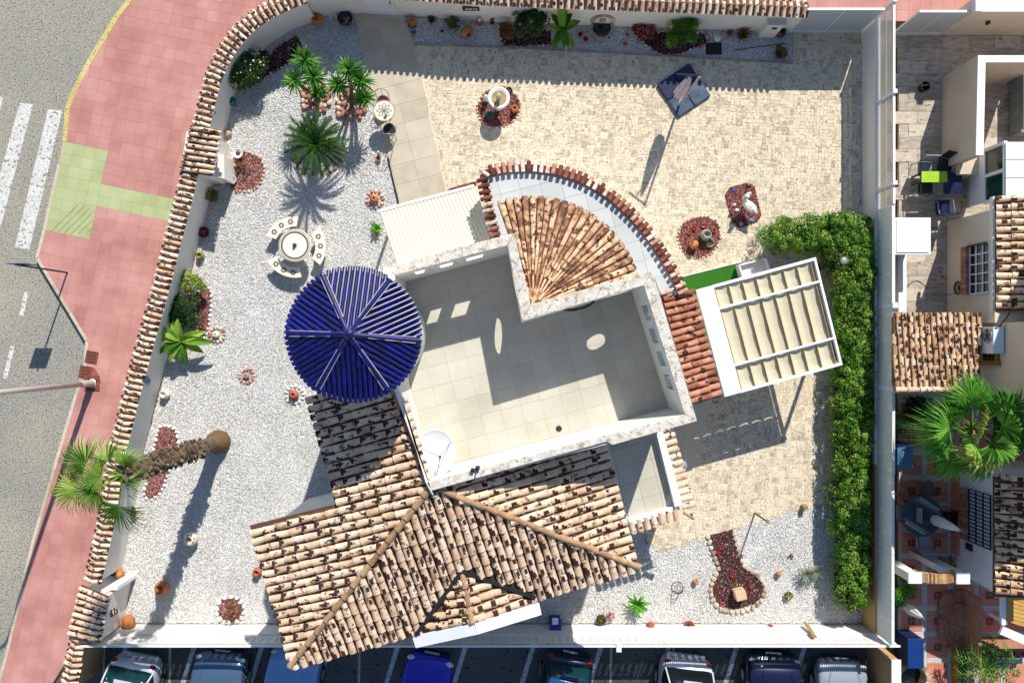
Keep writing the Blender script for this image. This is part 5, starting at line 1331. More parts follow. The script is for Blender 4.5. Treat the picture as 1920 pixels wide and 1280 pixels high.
Rf = Matrix.Rotation(-math.pi/2, 3, 'Y'); b = MB(); b.lathe([(.23, 0), (.23, .03), (.2, .03), (.2, .012), (0, .012)], p+V((-.172, .14, .02)), 20, Rf); b.build('fan_ring', grey_m, t)
b = MB()
for k in range(5): a = k*1.2566; b.bar(p+V((-.19, .14, .02)), p+V((-.19, .14+.18*math.cos(a), .02+.18*math.sin(a))), .05, .01)
b.build('fan_blades', dgrey_m, t)
b = MB(); b.tube(smoothline([p+V((.1, .4, .1)), p+V((.05, .62, .5)), p+V((.08, .95, .8))], 5), .025, 6); b.build('pipe', brown_m, t)
c = at(1726, 962); t = thing('patio_table', 'round dark patterned table on the terracotta patio', 'table', c)
zt_ = .74; ct_ = at(1729, 967, zt_); b = MB(); b.lathe([(0, 0), (.66, 0), (.68, .015), (.66, .03), (0, .03)], (ct_.x, ct_.y, zt_-.03), 36); b.build('table_top', mat('dark_patterned_top', ['#1f2a30', '#2a3740', '#34424c'], .3, scale=3), t)
for s in (-1, 1):
    b = MB(); n_ = V((.85, -.52, 0)); m_ = V((.52, .85, 0))
    for k in range(-3, 4): p = V((ct_.x, ct_.y, zt_+.002))+n_*(k*.11*(1 if s > 0 else 1))+m_*s*(.46); b.lathe([(0, 0), (.06, 0), (.06, .004), (0, .004)], p, 10)
    b.bar(V((ct_.x, ct_.y, zt_+.003))+n_*-.5+m_*s*.37, V((ct_.x, ct_.y, zt_+.003))+n_*.5+m_*s*.37, .03, .004); b.build('edge_pattern', grey_m, t)
for k in range(4): a = k*math.pi/2+.5; b = MB(); b.tube([V((ct_.x+.1*math.cos(a), ct_.y+.1*math.sin(a), zt_-.04)), V((ct_.x+.42*math.cos(a), ct_.y+.42*math.sin(a), 0))], .025, 6); b.build('leg', dgrey_m, t)
chair(1724, 912, math.pi, 'brown grey patio chair on the upper side of the round dark table', mat('taupe_seat', ['#5c554c', '#6d655b'], .7), dgrey_m)
chair(1682, 955, math.pi/2, 'grey patio chair between the fence and the round dark table', slat_g, dgrey_m)
chair(1718, 1006, 0, 'greyish patio chair on the lower side of the round dark table', slat_g, brown_m)
chair(1768, 966, -math.pi/2, 'black patio chair between the round dark table and the annex', black_m, black_m)
def folded_parasol(px, py, z0, z1, lb, base=True):
    c = at(px, py); t = thing('folded_parasol', lb, 'parasol', c)
    b = MB(); b.tube([c+V((0, 0, 0)), c+V((0, 0, z1+.1))], .022, 8); b.build('pole', grey_m, t)
    b = MB(); prof = []; n = 16; vs_ = []; fs_ = []; zs_ = [z0, z0+.1, z0+.35*(z1-z0), z0+.75*(z1-z0), z1]; rs_ = [.11, .15, .14, .09, .03]
    for z, r in zip(zs_, rs_):
        for k in range(n): rr_ = r*(1.15 if k % 2 else .75); vs_.append(c+V((rr_*math.cos(2*math.pi*k/n), rr_*math.sin(2*math.pi*k/n), z)))
    for i in range(4):
        for k in range(n): fs_.append([i*n+k, i*n+(k+1) % n, (i+1)*n+(k+1) % n, (i+1)*n+k])
    b.add(vs_, fs_); b.build('canopy', petal_w, t); b = MB(); b.lathe([(0, 0), (.24, 0), (.24, .06), (.06, .1), (0, .1)], c, 16); b.build('base', dgrey_m, t); return t
folded_parasol(1722, 961, .95, 2.45, 'white folded parasol standing in the round dark patio table')
folded_parasol(1680, 1124, .7, 1.7, 'white folded parasol leaning out of the green bush below the arch')
def bin_(px, py, w, d, h, m, m2, lb, nm='storage_bin'):
    c = at(px, py); t = thing(nm, lb, 'bin', c); b = MB(); b.box(c+V((0, 0, h/2)), (w, d, h)); b.build('bin_body', m, t, bevel=.02); b = MB(); b.box(c+V((0, 0, h+.02)), (w+.03, d+.03, .04)); b.build('lid', m2, t, bevel=.012)
    b = MB(); b.bar(c+V((-w*.3, d/2+.03, h-.05)), c+V((w*.3, d/2+.03, h-.05)), .03); b.build('handle', black_m, t); return t
bin_(1692, 1205, .5, .95, .85, mat('dark_blue_plastic', ['#0d1f45', '#132a58'], .4), mat('mid_blue_plastic', ['#0e2f66', '#133a78'], .4), 'rectangular blue lidded bin on the terracotta patio below the steps')
bin_(1674, 848, .5, .8, .8, blue_dk, mat('steel_blue', ['#3f5f80', '#527494'], .35), 'dark blue bin squeezed between the fence and the palm')
c = at(1701, 1262); t = thing('stone_well', 'round stone well with dark water at the lower right corner', 'well', c)
for k in range(16): a = k*math.pi/8; b = MB(); b.box(c+V((.5*math.cos(a), .5*math.sin(a), .2)), (.16, .175, .5), rz=a, tone=random.random()); b.build('stone', stone_m, t, bevel=.02)
b = MB(); b.lathe([(0, .02), (.42, .02)], c+V((0, 0, .02)), 24); b.build('water', glass_k, t)
c = at(1838, 1215); t = thing('pot_shelf', 'dark wall shelf holding small pots at the lower right', 'shelf', c)
b = MB(); b.box(c+V((.7, .1, .3)), (1.7, .5, .05)); b.box(c+V((.7, .38, .45)), (1.7, .06, .9)); b.build('shelf_board', brickd_m, t)
for k in range(5): p = at(1846+k*15, 1219); q = V((p.x, p.y, .33)); tt = thing('small_pot', ('small dark pot' if k % 2 else 'small terracotta pot')+' on the wall shelf, %s from the left' % ('first', 'second', 'third', 'fourth', 'fifth')[k], 'pot', q, 'small pots on the wall shelf'); b = MB(); b.lathe([(0, 0), (.07, 0), (.1, .16), (.08, .16), (.06, .04), (0, .04)], q, 12); b.build('pot_body', grey_pot if k % 2 else terra_r, tt)
c = at(1792, 1246); t = thing('yellow_planter', 'ochre wooden trough beside the small palm at the lower right', 'planter', c)
b = MB(); b.box(c+V((0, 0, .2)), (.3, 1.3, .4)); b.build('trough', oframe_m, t); b = MB(); b.box(c+V((0, 0, .405)), (.24, 1.24, .02)); b.build('soil', brown_m, t)
c = at(1688, 900); t = thing('broom', 'pale broom leaning on the fence beside the round dark table', 'broom', c); a, d = at(1686, 925, .05), at(1690, 892, .9); b = MB(); b.tube([a, d], .02, 6); b.build('handle', wood_m, t); b = MB(); b.bar(a+V((-.14, 0, .04)), a+V((.14, 0, .04)), .06, .12); b.build('bristles', terra_m, t)
# ------------------------------------------------------------------ plants
def leaf_cloud(pts, normals, size, jit=.5, aspect=.6, bend=0):
    """pts (N,3); returns verts and quad faces of pointed leaf quads"""
    n = len(pts); d = normals+rng.normal(0, jit, (n, 3)); d /= np.linalg.norm(d, axis=1, keepdims=True)
    r = rng.normal(0, 1, (n, 3)); a = np.cross(d, r); a /= np.linalg.norm(a, axis=1, keepdims=True); b_ = np.cross(d, a)
    s = (size*rng.uniform(.6, 1.25, (n, 1)))
    v = np.stack([pts-a*s, pts+b_*s*aspect*.5+d*s*.1, pts+a*s, pts-b_*s*aspect*.5+d*s*.1], 1).reshape(-1, 3)
    f = np.arange(4*n).reshape(-1, 4); return v, f
def bush_pts(c, r, n, clumps=14, shell=.55):
    """points spread through an uneven crown made of clumps"""
    c = np.array(c); r = np.array(r); P = []; N = []
    cc = rng.normal(0, 1, (clumps, 3)); cc /= np.linalg.norm(cc, axis=1, keepdims=True); cc[:, 2] = np.abs(cc[:, 2])*.9-.15; cc *= rng.uniform(.35, .8, (clumps, 1))
    for k in range(clumps):
        m = n//clumps; q = rng.normal(0, 1, (m, 3)); q /= np.linalg.norm(q, axis=1, keepdims=True); rad = rng.uniform(.24, .46)
        q2 = q*rad*rng.uniform(shell, 1, (m, 1))+cc[k]; P.append(q2); N.append(q+cc[k])
    P = np.concatenate(P); N = np.concatenate(N); N /= np.linalg.norm(N, axis=1, keepdims=True); N[:, 2] += .5
    return P*r+c, N
def bush(px, py, r, h, leaf, lb, name='bush', cat='bush', n=900, size=.05, flowers=None, fm=None, clumps=14, z0=0, aspect=.6, grp=None, flr=.03):
    c = at(px, py, z0); t = thing(name, lb, cat, c, grp); cz_ = z0+h*.55
    pts, nr = bush_pts((c.x, c.y, cz_), (r*1.15, r*1.15, h*.5), n, clumps); pts[:, 2] = np.maximum(pts[:, 2], z0+.02)
    v, f = leaf_cloud(pts, nr, size, aspect=aspect)
    o = fast_mesh('foliage', v, f, leafs[leaf], np.repeat(rng.uniform(0, 1, clumps), n//clumps)[:len(f)]*.5+rng.uniform(0, .5, len(f)), t)
    b = MB()
    for k in range(4): a = k*1.6+px; b.tube([c, c+V((r*.3*math.cos(a), r*.3*math.sin(a), h*.45))], [.03, .012], 6)
    b.build('stem', bark_m, t)
    if flowers:
        b = MB()
        for k in range(flowers):
            a = random.uniform(0, 6.28); rr = r*math.sqrt(random.uniform(0, .9)); zz = z0+h*(.62+.45*math.sqrt(max(0, 1-(rr/r)**2))*random.uniform(.8, 1))
            b.blob((c.x+rr*math.cos(a), c.y+rr*math.sin(a), zz), flr*random.uniform(.6, 1.3), 6, sz=.6)
        b.build('flowers', fm, t)
    return t
def blade(b, base, az, el, L, w, droop=.6, seg=4, fold=.15, tone=None):
    """one long leaf: rises at elevation el along azimuth az and droops"""
    d = V((math.cos(az), math.sin(az), 0)); s = V((-d.y, d.x, 0)); pts = []; p = V(base); e = el
    for k in range(seg+1):
        pts.append(p.copy()); st = L/seg; p = p+(d*math.cos(e)+V((0, 0, math.sin(e))))*st; e -= droop/seg
    vs = []; 
    for k, q in enumerate(pts):
        t = k/seg; ww = w*(math.sin(math.pi*min(1, .18+t*.82))**.8 if k < seg else .04); vs += [q-s*ww/2+V((0, 0, ww*fold)), q, q+s*ww/2+V((0, 0, ww*fold))]
    fs = []
    for k in range(seg): fs += [[3*k, 3*k+1, 3*k+4, 3*k+3], [3*k+1, 3*k+2, 3*k+5, 3*k+4]]
    b.add(vs, fs, random.random() if tone is None else tone)
def rosette(b, c, n, L, w, el0=.1, el1=1.35, droop=.7, seg=3):
    for k in range(n):
        t = k/n; blade(b, c, k*2.39996+random.uniform(-.1, .1), el0+(el1-el0)*t+random.uniform(-.08, .08), L*random.uniform(.8, 1.1)*(1-.25*t), w, droop, seg)
def ring_stones(parent, px, m, r=.09, step=.17, nm='border_stone', closed=True, z=.03, jit=.3):
    pts = [at(x, y, 0) for x, y in px]
    if closed: pts = pts+[pts[0]]
    for p, d in resample(smoothline(pts, 3), step):
        b = MB(); b.blob((p.x+random.uniform(-.02, .02), p.y+random.uniform(-.02, .02), z), (r*random.uniform(.75, 1.2), r*random.uniform(.7, 1.05), r*.7), 7, random.random(), .14, M=Matrix.Rotation(random.uniform(0, 3), 3, 'Z')); b.build(nm, m, parent)
def bed(nm, px, m_base, m_peb, dens=1100, stones=None, sr=.09, step=.17, z=.012, closed=True, spx=None, pr=(.015, .032)):
    poly = [xy(v) for v in pxpoly(px)]; b = MB(); b.prism(poly, -.05, z, bottom=False); o = struct(b.build(nm, m_base)); WL[o] = V((0, 0, 0))
    pb_ = pebbles('bed_pebbles', poly, dens, pr[0], pr[1], m_peb, z+.004, parent=o)
    if stones: ring_stones(o, spx or px, stones, sr, step, closed=closed)
    return o
# beds
bed('planting_bed', [(500, 112), (520, 88), (555, 68), (566, 82), (560, 104), (530, 128), (506, 140), (492, 150), (482, 140)], redbed_b, darkpeb_m, stones=pstone_m, sr=.05, step=.14)
bed('planting_bed', [(935, 52), (1032, 58), (1034, 84), (950, 88), (940, 78)], redbed_b, darkpeb_m, stones=pstone_m, sr=.055, step=.15)
bed('planting_bed', [(1185, 60), (1320, 62), (1326, 80), (1300, 92), (1270, 103), (1238, 102), (1210, 85)], redbed_b, darkpeb_m, stones=pstone_m, sr=.055, step=.15)
OCTA = [(912, 172), (938, 163), (960, 172), (974, 190), (972, 215), (955, 232), (925, 240), (902, 226), (894, 200)]
bed('octagonal_bed', OCTA, redbed_b, redpeb_m, stones=pstone_m, sr=.05, step=.13, z=.045)
bed('octagonal_bed', [(1300, 410), (1322, 406), (1345, 418), (1350, 446), (1338, 470), (1310, 484), (1283, 474), (1271, 446), (1280, 420)], redbed_b, redpeb_m, stones=pstone_m, sr=.05, step=.13, z=.045)
bed('octagonal_bed', [(1367, 352), (1400, 343), (1414, 350), (1427, 404), (1420, 415), (1386, 428), (1374, 420), (1359, 366)], redbed_b, redpeb_m, stones=None, z=.045)
bed('planting_bed', [(443, 283), (470, 286), (490, 300), (496, 322), (487, 345), (468, 358), (440, 358), (428, 345), (440, 310)], redbed_b, redpeb_m, stones=pstone_m, sr=.06, step=.15)
bed('planting_bed', [(366, 548), (392, 540), (396, 560), (392, 610), (385, 630), (372, 634), (368, 590)], redbed_b, redpeb_m, stones=wstone_m, sr=.06, step=.16)
bed('planting_bed', [(300, 800), (325, 800), (334, 830), (322, 870), (312, 900), (300, 925), (282, 936), (272, 925), (280, 870)], redbed_b, redpeb_m, stones=wstone_m, sr=.065, step=.17)
GUIT = [(1327, 1004), (1373, 992), (1389, 1054), (1400, 1068), (1420, 1080), (1431, 1100), (1428, 1118), (1412, 1132), (1380, 1141), (1352, 1137), (1338, 1120), (1336, 1095), (1346, 1075)]
bed('guitar_shaped_bed', GUIT, redbed_b, darkpeb_m, dens=1500)
gb_ = struct(MB().add([(0, 0, -.04), (.01, 0, -.04), (0, .01, -.04)], [[0, 1, 2]]).build('bed_border', stone_m)); WL[gb_] = V((0, 0, 0))
ring_stones(gb_, [(1327, 1006), (1338, 1040), (1346, 1066), (1334, 1092), (1334, 1118), (1350, 1140), (1380, 1146), (1412, 1137), (1431, 1118), (1434, 1100), (1421, 1078), (1402, 1066), (1391, 1052), (1375, 994)], stone_m, .1, .19, closed=False)
bed('flower_ring', [(412, 1124), (428, 1118), (448, 1122), (458, 1138), (452, 1158), (432, 1166), (412, 1158), (406, 1142)], redbed_b, redpeb_m, stones=wstone_m, sr=.09, step=.2, dens=700)
# low flowering ring in it
t = bush(433, 1143, .42, .22, 'rust', 'dry reddish plant inside the white stone ring beside the house corner', 'bedding_plant', 'plant', 260, .05, 10, petal_p, 8)
# rock mounds under the yuccas
def yucca(bpx, bpy, heads, lb, rocks, rm):
    c = at(bpx, bpy); t = thing('yucca', lb, 'yucca', c); b0 = MB()
    for hx, hy, hz, L in heads:
        top = at(hx, hy, hz); b0.tube([c+V((0, 0, .05)), lerp(c, top, .55)+V((0, 0, -.1)), top], [.075, .06, .05], 8)
        b = MB(); rosette(b, top, 58, L, .055, -.35, 1.4, .55, 3); b.build('leaf_rosette', leafs['yucca'], t)
    b0.build('trunk', bark_m, t)
    mnd = thing('rock_mound', 'mound of reddish rocks round the foot of the '+('left' if bpx < 620 else 'right')+' yucca', 'rocks', c)
    for k in range(rocks):
        a = k*2.4; rr = .12+.42*math.sqrt(k/rocks); b = MB(); b.blob((c.x+rr*math.cos(a), c.y+rr*math.sin(a)*1.05, .05+.16*(1-rr/.6)), random.uniform(.06, .11), 7, random.random(), .2, .8); b.build('rock', rm, mnd)
yucca(594, 182, [(573, 113, 1.9, .62), (553, 152, 1.75, .55), (590, 145, 1.9, .6), (598, 172, .9, .42)], 'left yucca with several spiky heads beside the curved wall', 34, pstone_m)
yucca(660, 196, [(655, 132, 1.9, .62), (634, 160, 1.65, .5), (676, 152, 1.85, .58), (683, 184, 1.3, .5)], 'right yucca with several spiky heads beside the path', 34, pstone_m)
# cycad
c = at(594, 285); t = thing('cycad', 'dark green cycad with a wide crown of feathery fronds in the white gravel', 'cycad', c)
top = at(592, 271, 1.15); b = MB(); b.tube([c, top], [.2, .16], 10); b.build('trunk', bark_m, t)
for k in range(44):
    b = MB(); az = k*2.39996; el = .05+1.15*(k/44)**1.2; L = random.uniform(.92, 1.12); d = V((math.cos(az), math.sin(az), 0)); s = V((-d.y, d.x, 0)); p = top.copy(); e = el; spine = [p.copy()]
    for i in range(10): p = p+(d*math.cos(e)+V((0, 0, math.sin(e))))*(L/10); e -= .11; spine.append(p.copy())
    b.tube(spine, [.014]*10+[.004], 4, .6)
    for i in range(1, 11):
        for sd in (-1, 1):
            for o_ in (0, .5):
                q = spine[i]+(spine[i]-spine[i-1])*o_; w = .15*(math.sin(math.pi*(.15+.8*i/11))**.6); tip = q+s*sd*w*.75+(spine[i]-spine[i-1]).normalized()*w*.6+V((0, 0, .03)); m = (spine[i]-spine[i-1])*.27
                b.add([q-m, q+m, tip+m*.2], [[0, 1, 2] if sd > 0 else [1, 0, 2]], .1+.7*random.random())
    b.build('frond', leafs['cycad'], t)
sr_ = thing('stone_ring', 'ring of sandstone blocks round the dark cycad', 'stones', c)
ring_stones(sr_, [(556, 312), (600, 328), (634, 312), (640, 285), (620, 262), (580, 256), (558, 280)], ystone_m, .1, .24)
# fan palms
def fan_leaf(b, base, az, el, stalk, R, droop=.9, nseg=34, spread=3.3, tone=None, sol=.4):
    d = V((math.cos(az)*math.cos(el), math.sin(az)*math.cos(el), math.sin(el))); hub = base+d*stalk; s = V((-math.sin(az), math.cos(az), 0)); up = s.cross(d) if s.cross(d).z > 0 else -s.cross(d)
    b.tube([base, lerp(base, hub, .5)+V((0, 0, .04)), hub], [.025, .02, .012], 5, .8); tn = random.random()*.6 if tone is None else tone
    for k in range(nseg):
        a = spread*(k/(nseg-1)-.5)+random.uniform(-.02, .02); r = R*(.66+.34*math.cos(a*.75))*random.uniform(.85, 1.08); f = d*math.cos(a)+s*math.sin(a); w = r*spread/nseg*.5
        sd = (s*math.cos(a)-d*math.sin(a)); dr = droop*random.uniform(.7, 1.4); fold = up*(.03 if k % 2 else -.01)
        w *= 1.6*sol/.4; m0 = hub+f*r*sol+V((0, 0, -.01))+fold*.5; m1 = hub+f*r*.6+V((0, 0, -.06*r*dr))+fold; m2 = hub+f*r*.78+V((0, 0, -.2*r*dr))+sd*random.uniform(-.015, .015); tip = hub+f*r*.94+V((0, 0, -.5*r*dr))+sd*random.uniform(-.04, .04)
        b.add([hub, m0-sd*w*.42, m0+sd*w*.42+up*.015, m1-sd*w*.36, m1+sd*w*.36+up*.015, m2-sd*w*.15, m2+sd*w*.15, tip], [[0, 2, 1], [1, 2, 4, 3], [3, 4, 6, 5], [5, 6, 7]], (tn+.4*random.random()) % 1)
def palm(base, top, tr, leaves, lb, r0=.3, r1=.2, leaf='palm', flare=None, name='fan_palm'):
    t = thing(name, lb, 'palm', base); b = MB(); n = 14; pts = [lerp(base, top, k/n) for k in range(n+1)]
    b.tube(pts, [r0+(r1-r0)*k/n+.02*math.sin(k*2.2) for k in range(n+1)], 12); b.build('trunk', bark_m, t)
    if flare: b = MB(); b.lathe(flare, base, 20); b.build('trunk_base', barkb_m, t, smooth=True)
    if tr:
        b = MB()
        for k in range(tr):
            u = random.uniform(.22, 1); a = random.uniform(0, 6.28); p = lerp(base, top, u); rr = r0+(r1-r0)*u; d = V((math.cos(a), math.sin(a), .6)); q = p+d*rr*.9
            b.bar(q, q+d*random.uniform(.07, .16), .06, .025, random.random())
        stuff(b.build('leaf_stubs', barkp_m, t))
    for az, el, st_, R, dr in leaves:
        b = MB(); fan_leaf(b, top, az, el, st_, R, dr, 44 if flare else 34, 3.3, None, .26 if flare else .4); b.build('frond', leafs['palm_dry' if random.random() < .12 else ('palm_yellow' if flare else leaf)], t)
    return t
B0, T0 = at(412, 827), at(248, 868, 5.9)
T0 = V((B0.x*1.0-.05, B0.y-.02, 6.5))
lv = [(2.75, .3, .9, .95, 1.2), (3.45, .1, 1.15, 1.0, 1.3), (3.75, .45, .7, .85, 1.3), (4.55, -.1, .85, 1.05, 1.2), (2.3, .2, .5, .8, 1.4), (1.1, .45, .3, .7, 1.5), (3.1, .75, .5, .8, 1.1), (5.4, .4, .25, .65, 1.5)]
palm(B0, T0, 420, lv, 'tall fan palm with a bulging brown base and its crown over the garden wall', .27, .2, flare=[(.0, -.05), (.37, -.05), (.4, .12), (.37, .35), (.31, .5), (.26, .62), (0, .64)])
B1 = at(1783, 772); T1 = at(1822, 800, 3.6); B1 = V((T1.x, T1.y, 0))
lv = [(k*2.39996+.4, 1.25-.09*k+random.uniform(-.1, .1), random.uniform(.55, 1.05), random.uniform(.9, 1.15), 1.0) for k in range(19)]
palm(B1, T1, 120, lv, 'big bright green fan palm in the neighbour\'s yard', .22, .18)
c = at(1818, 1228); b1 = c; T2 = c+V((0, 0, .9)); t = thing('small_palm', 'small feathery palm at the lower right corner', 'palm', c)
b = MB(); b.tube([c, T2], [.12, .09], 8); b.build('trunk', bark_m, t)
for k in range(20):
    b = MB(); az = k*2.4; e = 1.1-.05*k; p = T2.copy(); d = V((math.cos(az), math.sin(az), 0)); s = V((-d.y, d.x, 0)); sp = [p.copy()]
    for i in range(9): p = p+(d*math.cos(e)+V((0, 0, math.sin(e))))*.115; e -= .17; sp.append(p.copy())
    for i in range(1, 10):
        for sd in (-1, 1): q = sp[i]; tip = q+s*sd*.24+(sp[i]-sp[i-1])*1.6+V((0, 0, -.05)); m = (sp[i]-sp[i-1])*.22; b.add([q-m, q+m, tip], [[0, 1, 2] if sd > 0 else [1, 0, 2]], random.random())
    b.tube(sp, .01, 4, .9); b.build('frond', leafs['palm'], t)
# hedge
hz = 1.35
HP = [(1450, 416), (1480, 404), (1540, 396), (1600, 394), (1644, 400), (1654, 470), (1652, 600), (1651, 800), (1648, 900), (1645, 1000), (1640, 1150), (1604, 1160), (1580, 1136), (1574, 1000), (1576, 850), (1578, 720), (1582, 600), (1578, 520), (1556, 470), (1500, 470), (1450, 462), (1432, 440)]
hp_ = [xy(at(x, y, hz)) for x, y in HP]; ha = thing('hedge', 'long clipped green hedge bending along the boundary fence', 'hedge', (*at(1600, 760)[:2], 0))
xs = [p[0] for p in hp_]; ys2 = [p[1] for p in hp_]; n = 120000
X = rng.uniform(min(xs), max(xs), n); Y = rng.uniform(min(ys2), max(ys2), n); k = inpoly_np(X, Y, hp_); X = X[k]; Y = Y[k]
edge = np.full(X.shape, 9.0)
for i in range(len(hp_)):
    a = np.array(hp_[i]); c_ = np.array(hp_[(i+1) % len(hp_)]); d = c_-a; L2 = (d**2).sum(); tt = np.clip(((X-a[0])*d[0]+(Y-a[1])*d[1])/L2, 0, 1); edge = np.minimum(edge, np.hypot(X-a[0]-tt*d[0], Y-a[1]-tt*d[1]))
nc = 1700; CX = rng.uniform(min(xs), max(xs), nc); CY = rng.uniform(min(ys2), max(ys2), nc); kc = inpoly_np(CX, CY, hp_); CX = CX[kc]; CY = CY[kc]; CR = rng.uniform(.1, .22, len(CX)); CH = rng.normal(0, .055, len(CX))
def edge_d(X, Y):
    e = np.full(X.shape, 9.0)
    for i in range(len(hp_)):
        a = np.array(hp_[i]); c_ = np.array(hp_[(i+1) % len(hp_)]); d = c_-a; L2 = (d**2).sum(); tt = np.clip(((X-a[0])*d[0]+(Y-a[1])*d[1])/L2, 0, 1); e = np.minimum(e, np.hypot(X-a[0]-tt*d[0], Y-a[1]-tt*d[1]))
    return e
CZ = hz-.08-.7*np.exp(-edge_d(CX, CY)/.13)+CH; m_ = 85
q = rng.normal(0, 1, (len(CX), m_, 3)); q /= np.linalg.norm(q, axis=2, keepdims=True); q[..., 2] = np.abs(q[..., 2])*1.0-.25
P = q*CR[:, None, None]*rng.uniform(.8, 1.05, (len(CX), m_, 1))+np.stack([CX, CY, CZ-CR*.6], 1)[:, None]
q[..., 2] += .35; fill = rng.random(X.shape) < .4; Xf = X[fill]; Yf = Y[fill]
PF = np.stack([Xf, Yf, (hz-.2-.7*np.exp(-edge_d(Xf, Yf)/.14))*np.where(rng.random(Xf.shape) < .6, rng.uniform(.9, 1.05, Xf.shape), rng.uniform(.2, 1, Xf.shape))], 1); NF = np.stack([rng.normal(0, .6, Xf.shape), rng.normal(0, .6, Xf.shape), np.ones(Xf.shape)], 1)
P = np.concatenate([P.reshape(-1, 3), PF]); Nn = np.concatenate([q.reshape(-1, 3), NF])
v, f = leaf_cloud(P, Nn, .044, .5, .75)
tn = np.concatenate([np.repeat(rng.uniform(0, .6, len(CX)), m_), rng.uniform(0, .3, len(PF))])+rng.uniform(0, .38, len(P))
fast_mesh('foliage', v, f, leafs['hedge'], tn % 1, ha)
b = MB()
for k in range(22): p = at(1598, 420+k*34) if k else at(1500, 430); b.tube([p, p+V((random.uniform(-.1, .1), 0, .7))], [.05, .02], 6)
b.build('stems', bark_m, ha)
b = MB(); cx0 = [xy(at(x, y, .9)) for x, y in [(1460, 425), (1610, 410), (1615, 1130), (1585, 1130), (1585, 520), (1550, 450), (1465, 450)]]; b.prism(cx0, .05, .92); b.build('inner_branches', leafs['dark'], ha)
b = MB()
for k in range(6): a = random.choice([p for p in zip(X[:4000], Y[:4000])]); b.blob((a[0], a[1], hz+.06), .03, 6)
b.build('flowers', petal_r, ha)
for x, y, rot in ((1603, 660, 0), (1604, 780, 0), (1604, 900, 0), (1602, 1010, 0)): pass

# bushes
bush(474, 136, .84, 1.2, 'rose', 'big dark rose bush with white and pink flowers in the shade of the curved wall', n=6500, size=.055, flowers=18, fm=petal_w, clumps=26)
bush(500, 118, .3, .9, 'rose', 'small rose shoot with white blooms above the big rose bush', n=500, size=.045, flowers=7, fm=petal_w, clumps=8)
bush(993, 56, .6, 1.35, 'dark', 'rounded gardenia bush with a few white flowers at the north wall', n=5000, size=.05, flowers=8, fm=petal_w, clumps=20)
bush(1272, 72, .56, 1.15, 'hedge', 'round green bush in the red mulch beside the north wall', n=5000, size=.045, clumps=24)
bush(952, 64, .36, .55, 'rust', 'brownish low shrub left of the gardenia bush', n=900, size=.045, clumps=9)
bush(1205, 64, .38, .4, 'red', 'low plant of pink and white rosettes next to the round bush', n=900, size=.05, flowers=30, fm=petal_p, clumps=12)
bush(378, 530, .5, .9, 'variegated', 'pale variegated shrub beside the garden wall', n=2200, size=.055, flowers=6, fm=petal_p, clumps=14)
bush(356, 584, .6, .95, 'dark', 'clipped dark green ball bush between the variegated shrub and the big leaved plant', n=6000, size=.042, clumps=30)
bush(402, 368, .28, .5, 'olive', 'yellowish dry plant in the shade of the white pier', n=420, size=.05, clumps=9)
bush(1675, 1095, .55, 1.1, 'bright', 'bright green bush below the garden arch', n=1600, size=.05, clumps=16)
bush(1672, 790, .4, 1.2, 'hedge', 'green shrub in the dark corner behind the fence', n=800, size=.05, clumps=12)
bush(1762, 1052, .32, .5, 'olive', 'dark green plant in the corner niche by the arch', n=500, size=.06, clumps=8)
bush(255, 958, .2, .3, 'olive', 'small olive plant at the tip of the red bed under the palm', n=200, size=.05, clumps=6)
bush(1695, 760, .5, 1.4, 'dark', 'dark leafy shrub under the shelter edge and palm', n=900, size=.08, clumps=12)
# broad-leaved plants
def bigleaf(px, py, lb, leaves, trunk_h=.4, z0=0):
    c = at(px, py, z0); t = thing('broad_leaved_plant', lb, 'plant', c); b = MB()
    for az, el, L, w, zz, dr in leaves: b.tube([c, c+V((0, 0, zz))], .022, 5)
    b.build('stem', leafs['olive'], t)
    for az, el, L, w, zz, dr in leaves: b = MB(); blade(b, c+V((0, 0, zz)), az, el, L, w, dr, 6, .22); o = b.build('leaf', leafs['big'], t); 
    return t
bigleaf(1050, 72, 'tall bird-of-paradise plant with broad striped leaves at the north wall', [(1.5, .5, .85, .3, .9, .5), (1.1, .3, .8, .3, .8, .6), (2.2, .2, .6, .25, .9, .7), (.4, .4, .7, .3, .7, .7), (-1.3, .2, .8, .28, .8, .6), (-.9, .4, .75, .26, .6, .8), (-2.0, .1, .7, .24, .7, .8), (2.9, .3, .45, .22, .8, .7), (1.7, .9, .9, .28, 1.0, .4)])
bigleaf(356, 636, 'bird-of-paradise plant with long arching leaves over the garden wall', [(3.0, .3, 1.08, 0.30, .7, .7), (2.6, .4, 0.96, 0.30, .75, .6), (-.1, .25, 1.14, 0.30, .7, .7), (.3, .4, 0.90, 0.29, .65, .8), (-2.6, .25, 0.96, 0.28, .7, .8), (-1.7, .1, 0.90, 0.23, .65, 1.0), (-1.4, .2, 0.84, 0.21, .6, 1.0), (1.6, .5, 0.72, 0.28, .75, .6), (2.1, .3, 0.84, 0.30, .6, .7), (-.6, .2, 0.84, 0.28, .6, .9), (-2.1, .3, 0.96, 0.23, .6, .9)])
c = at(1193, 1128); t = thing('aloe', 'green aloe with thick pointed leaves in the lower gravel', 'aloe', c); b = MB(); rosette(b, c+V((0, 0, .25)), 22, .52, .085, .1, 1.1, .3, 4); b.build('leaves', leafs['bright'], t); b = MB(); b.tube([c, c+V((0, 0, .27))], .06, 8); b.build('stem', bark_m, t)
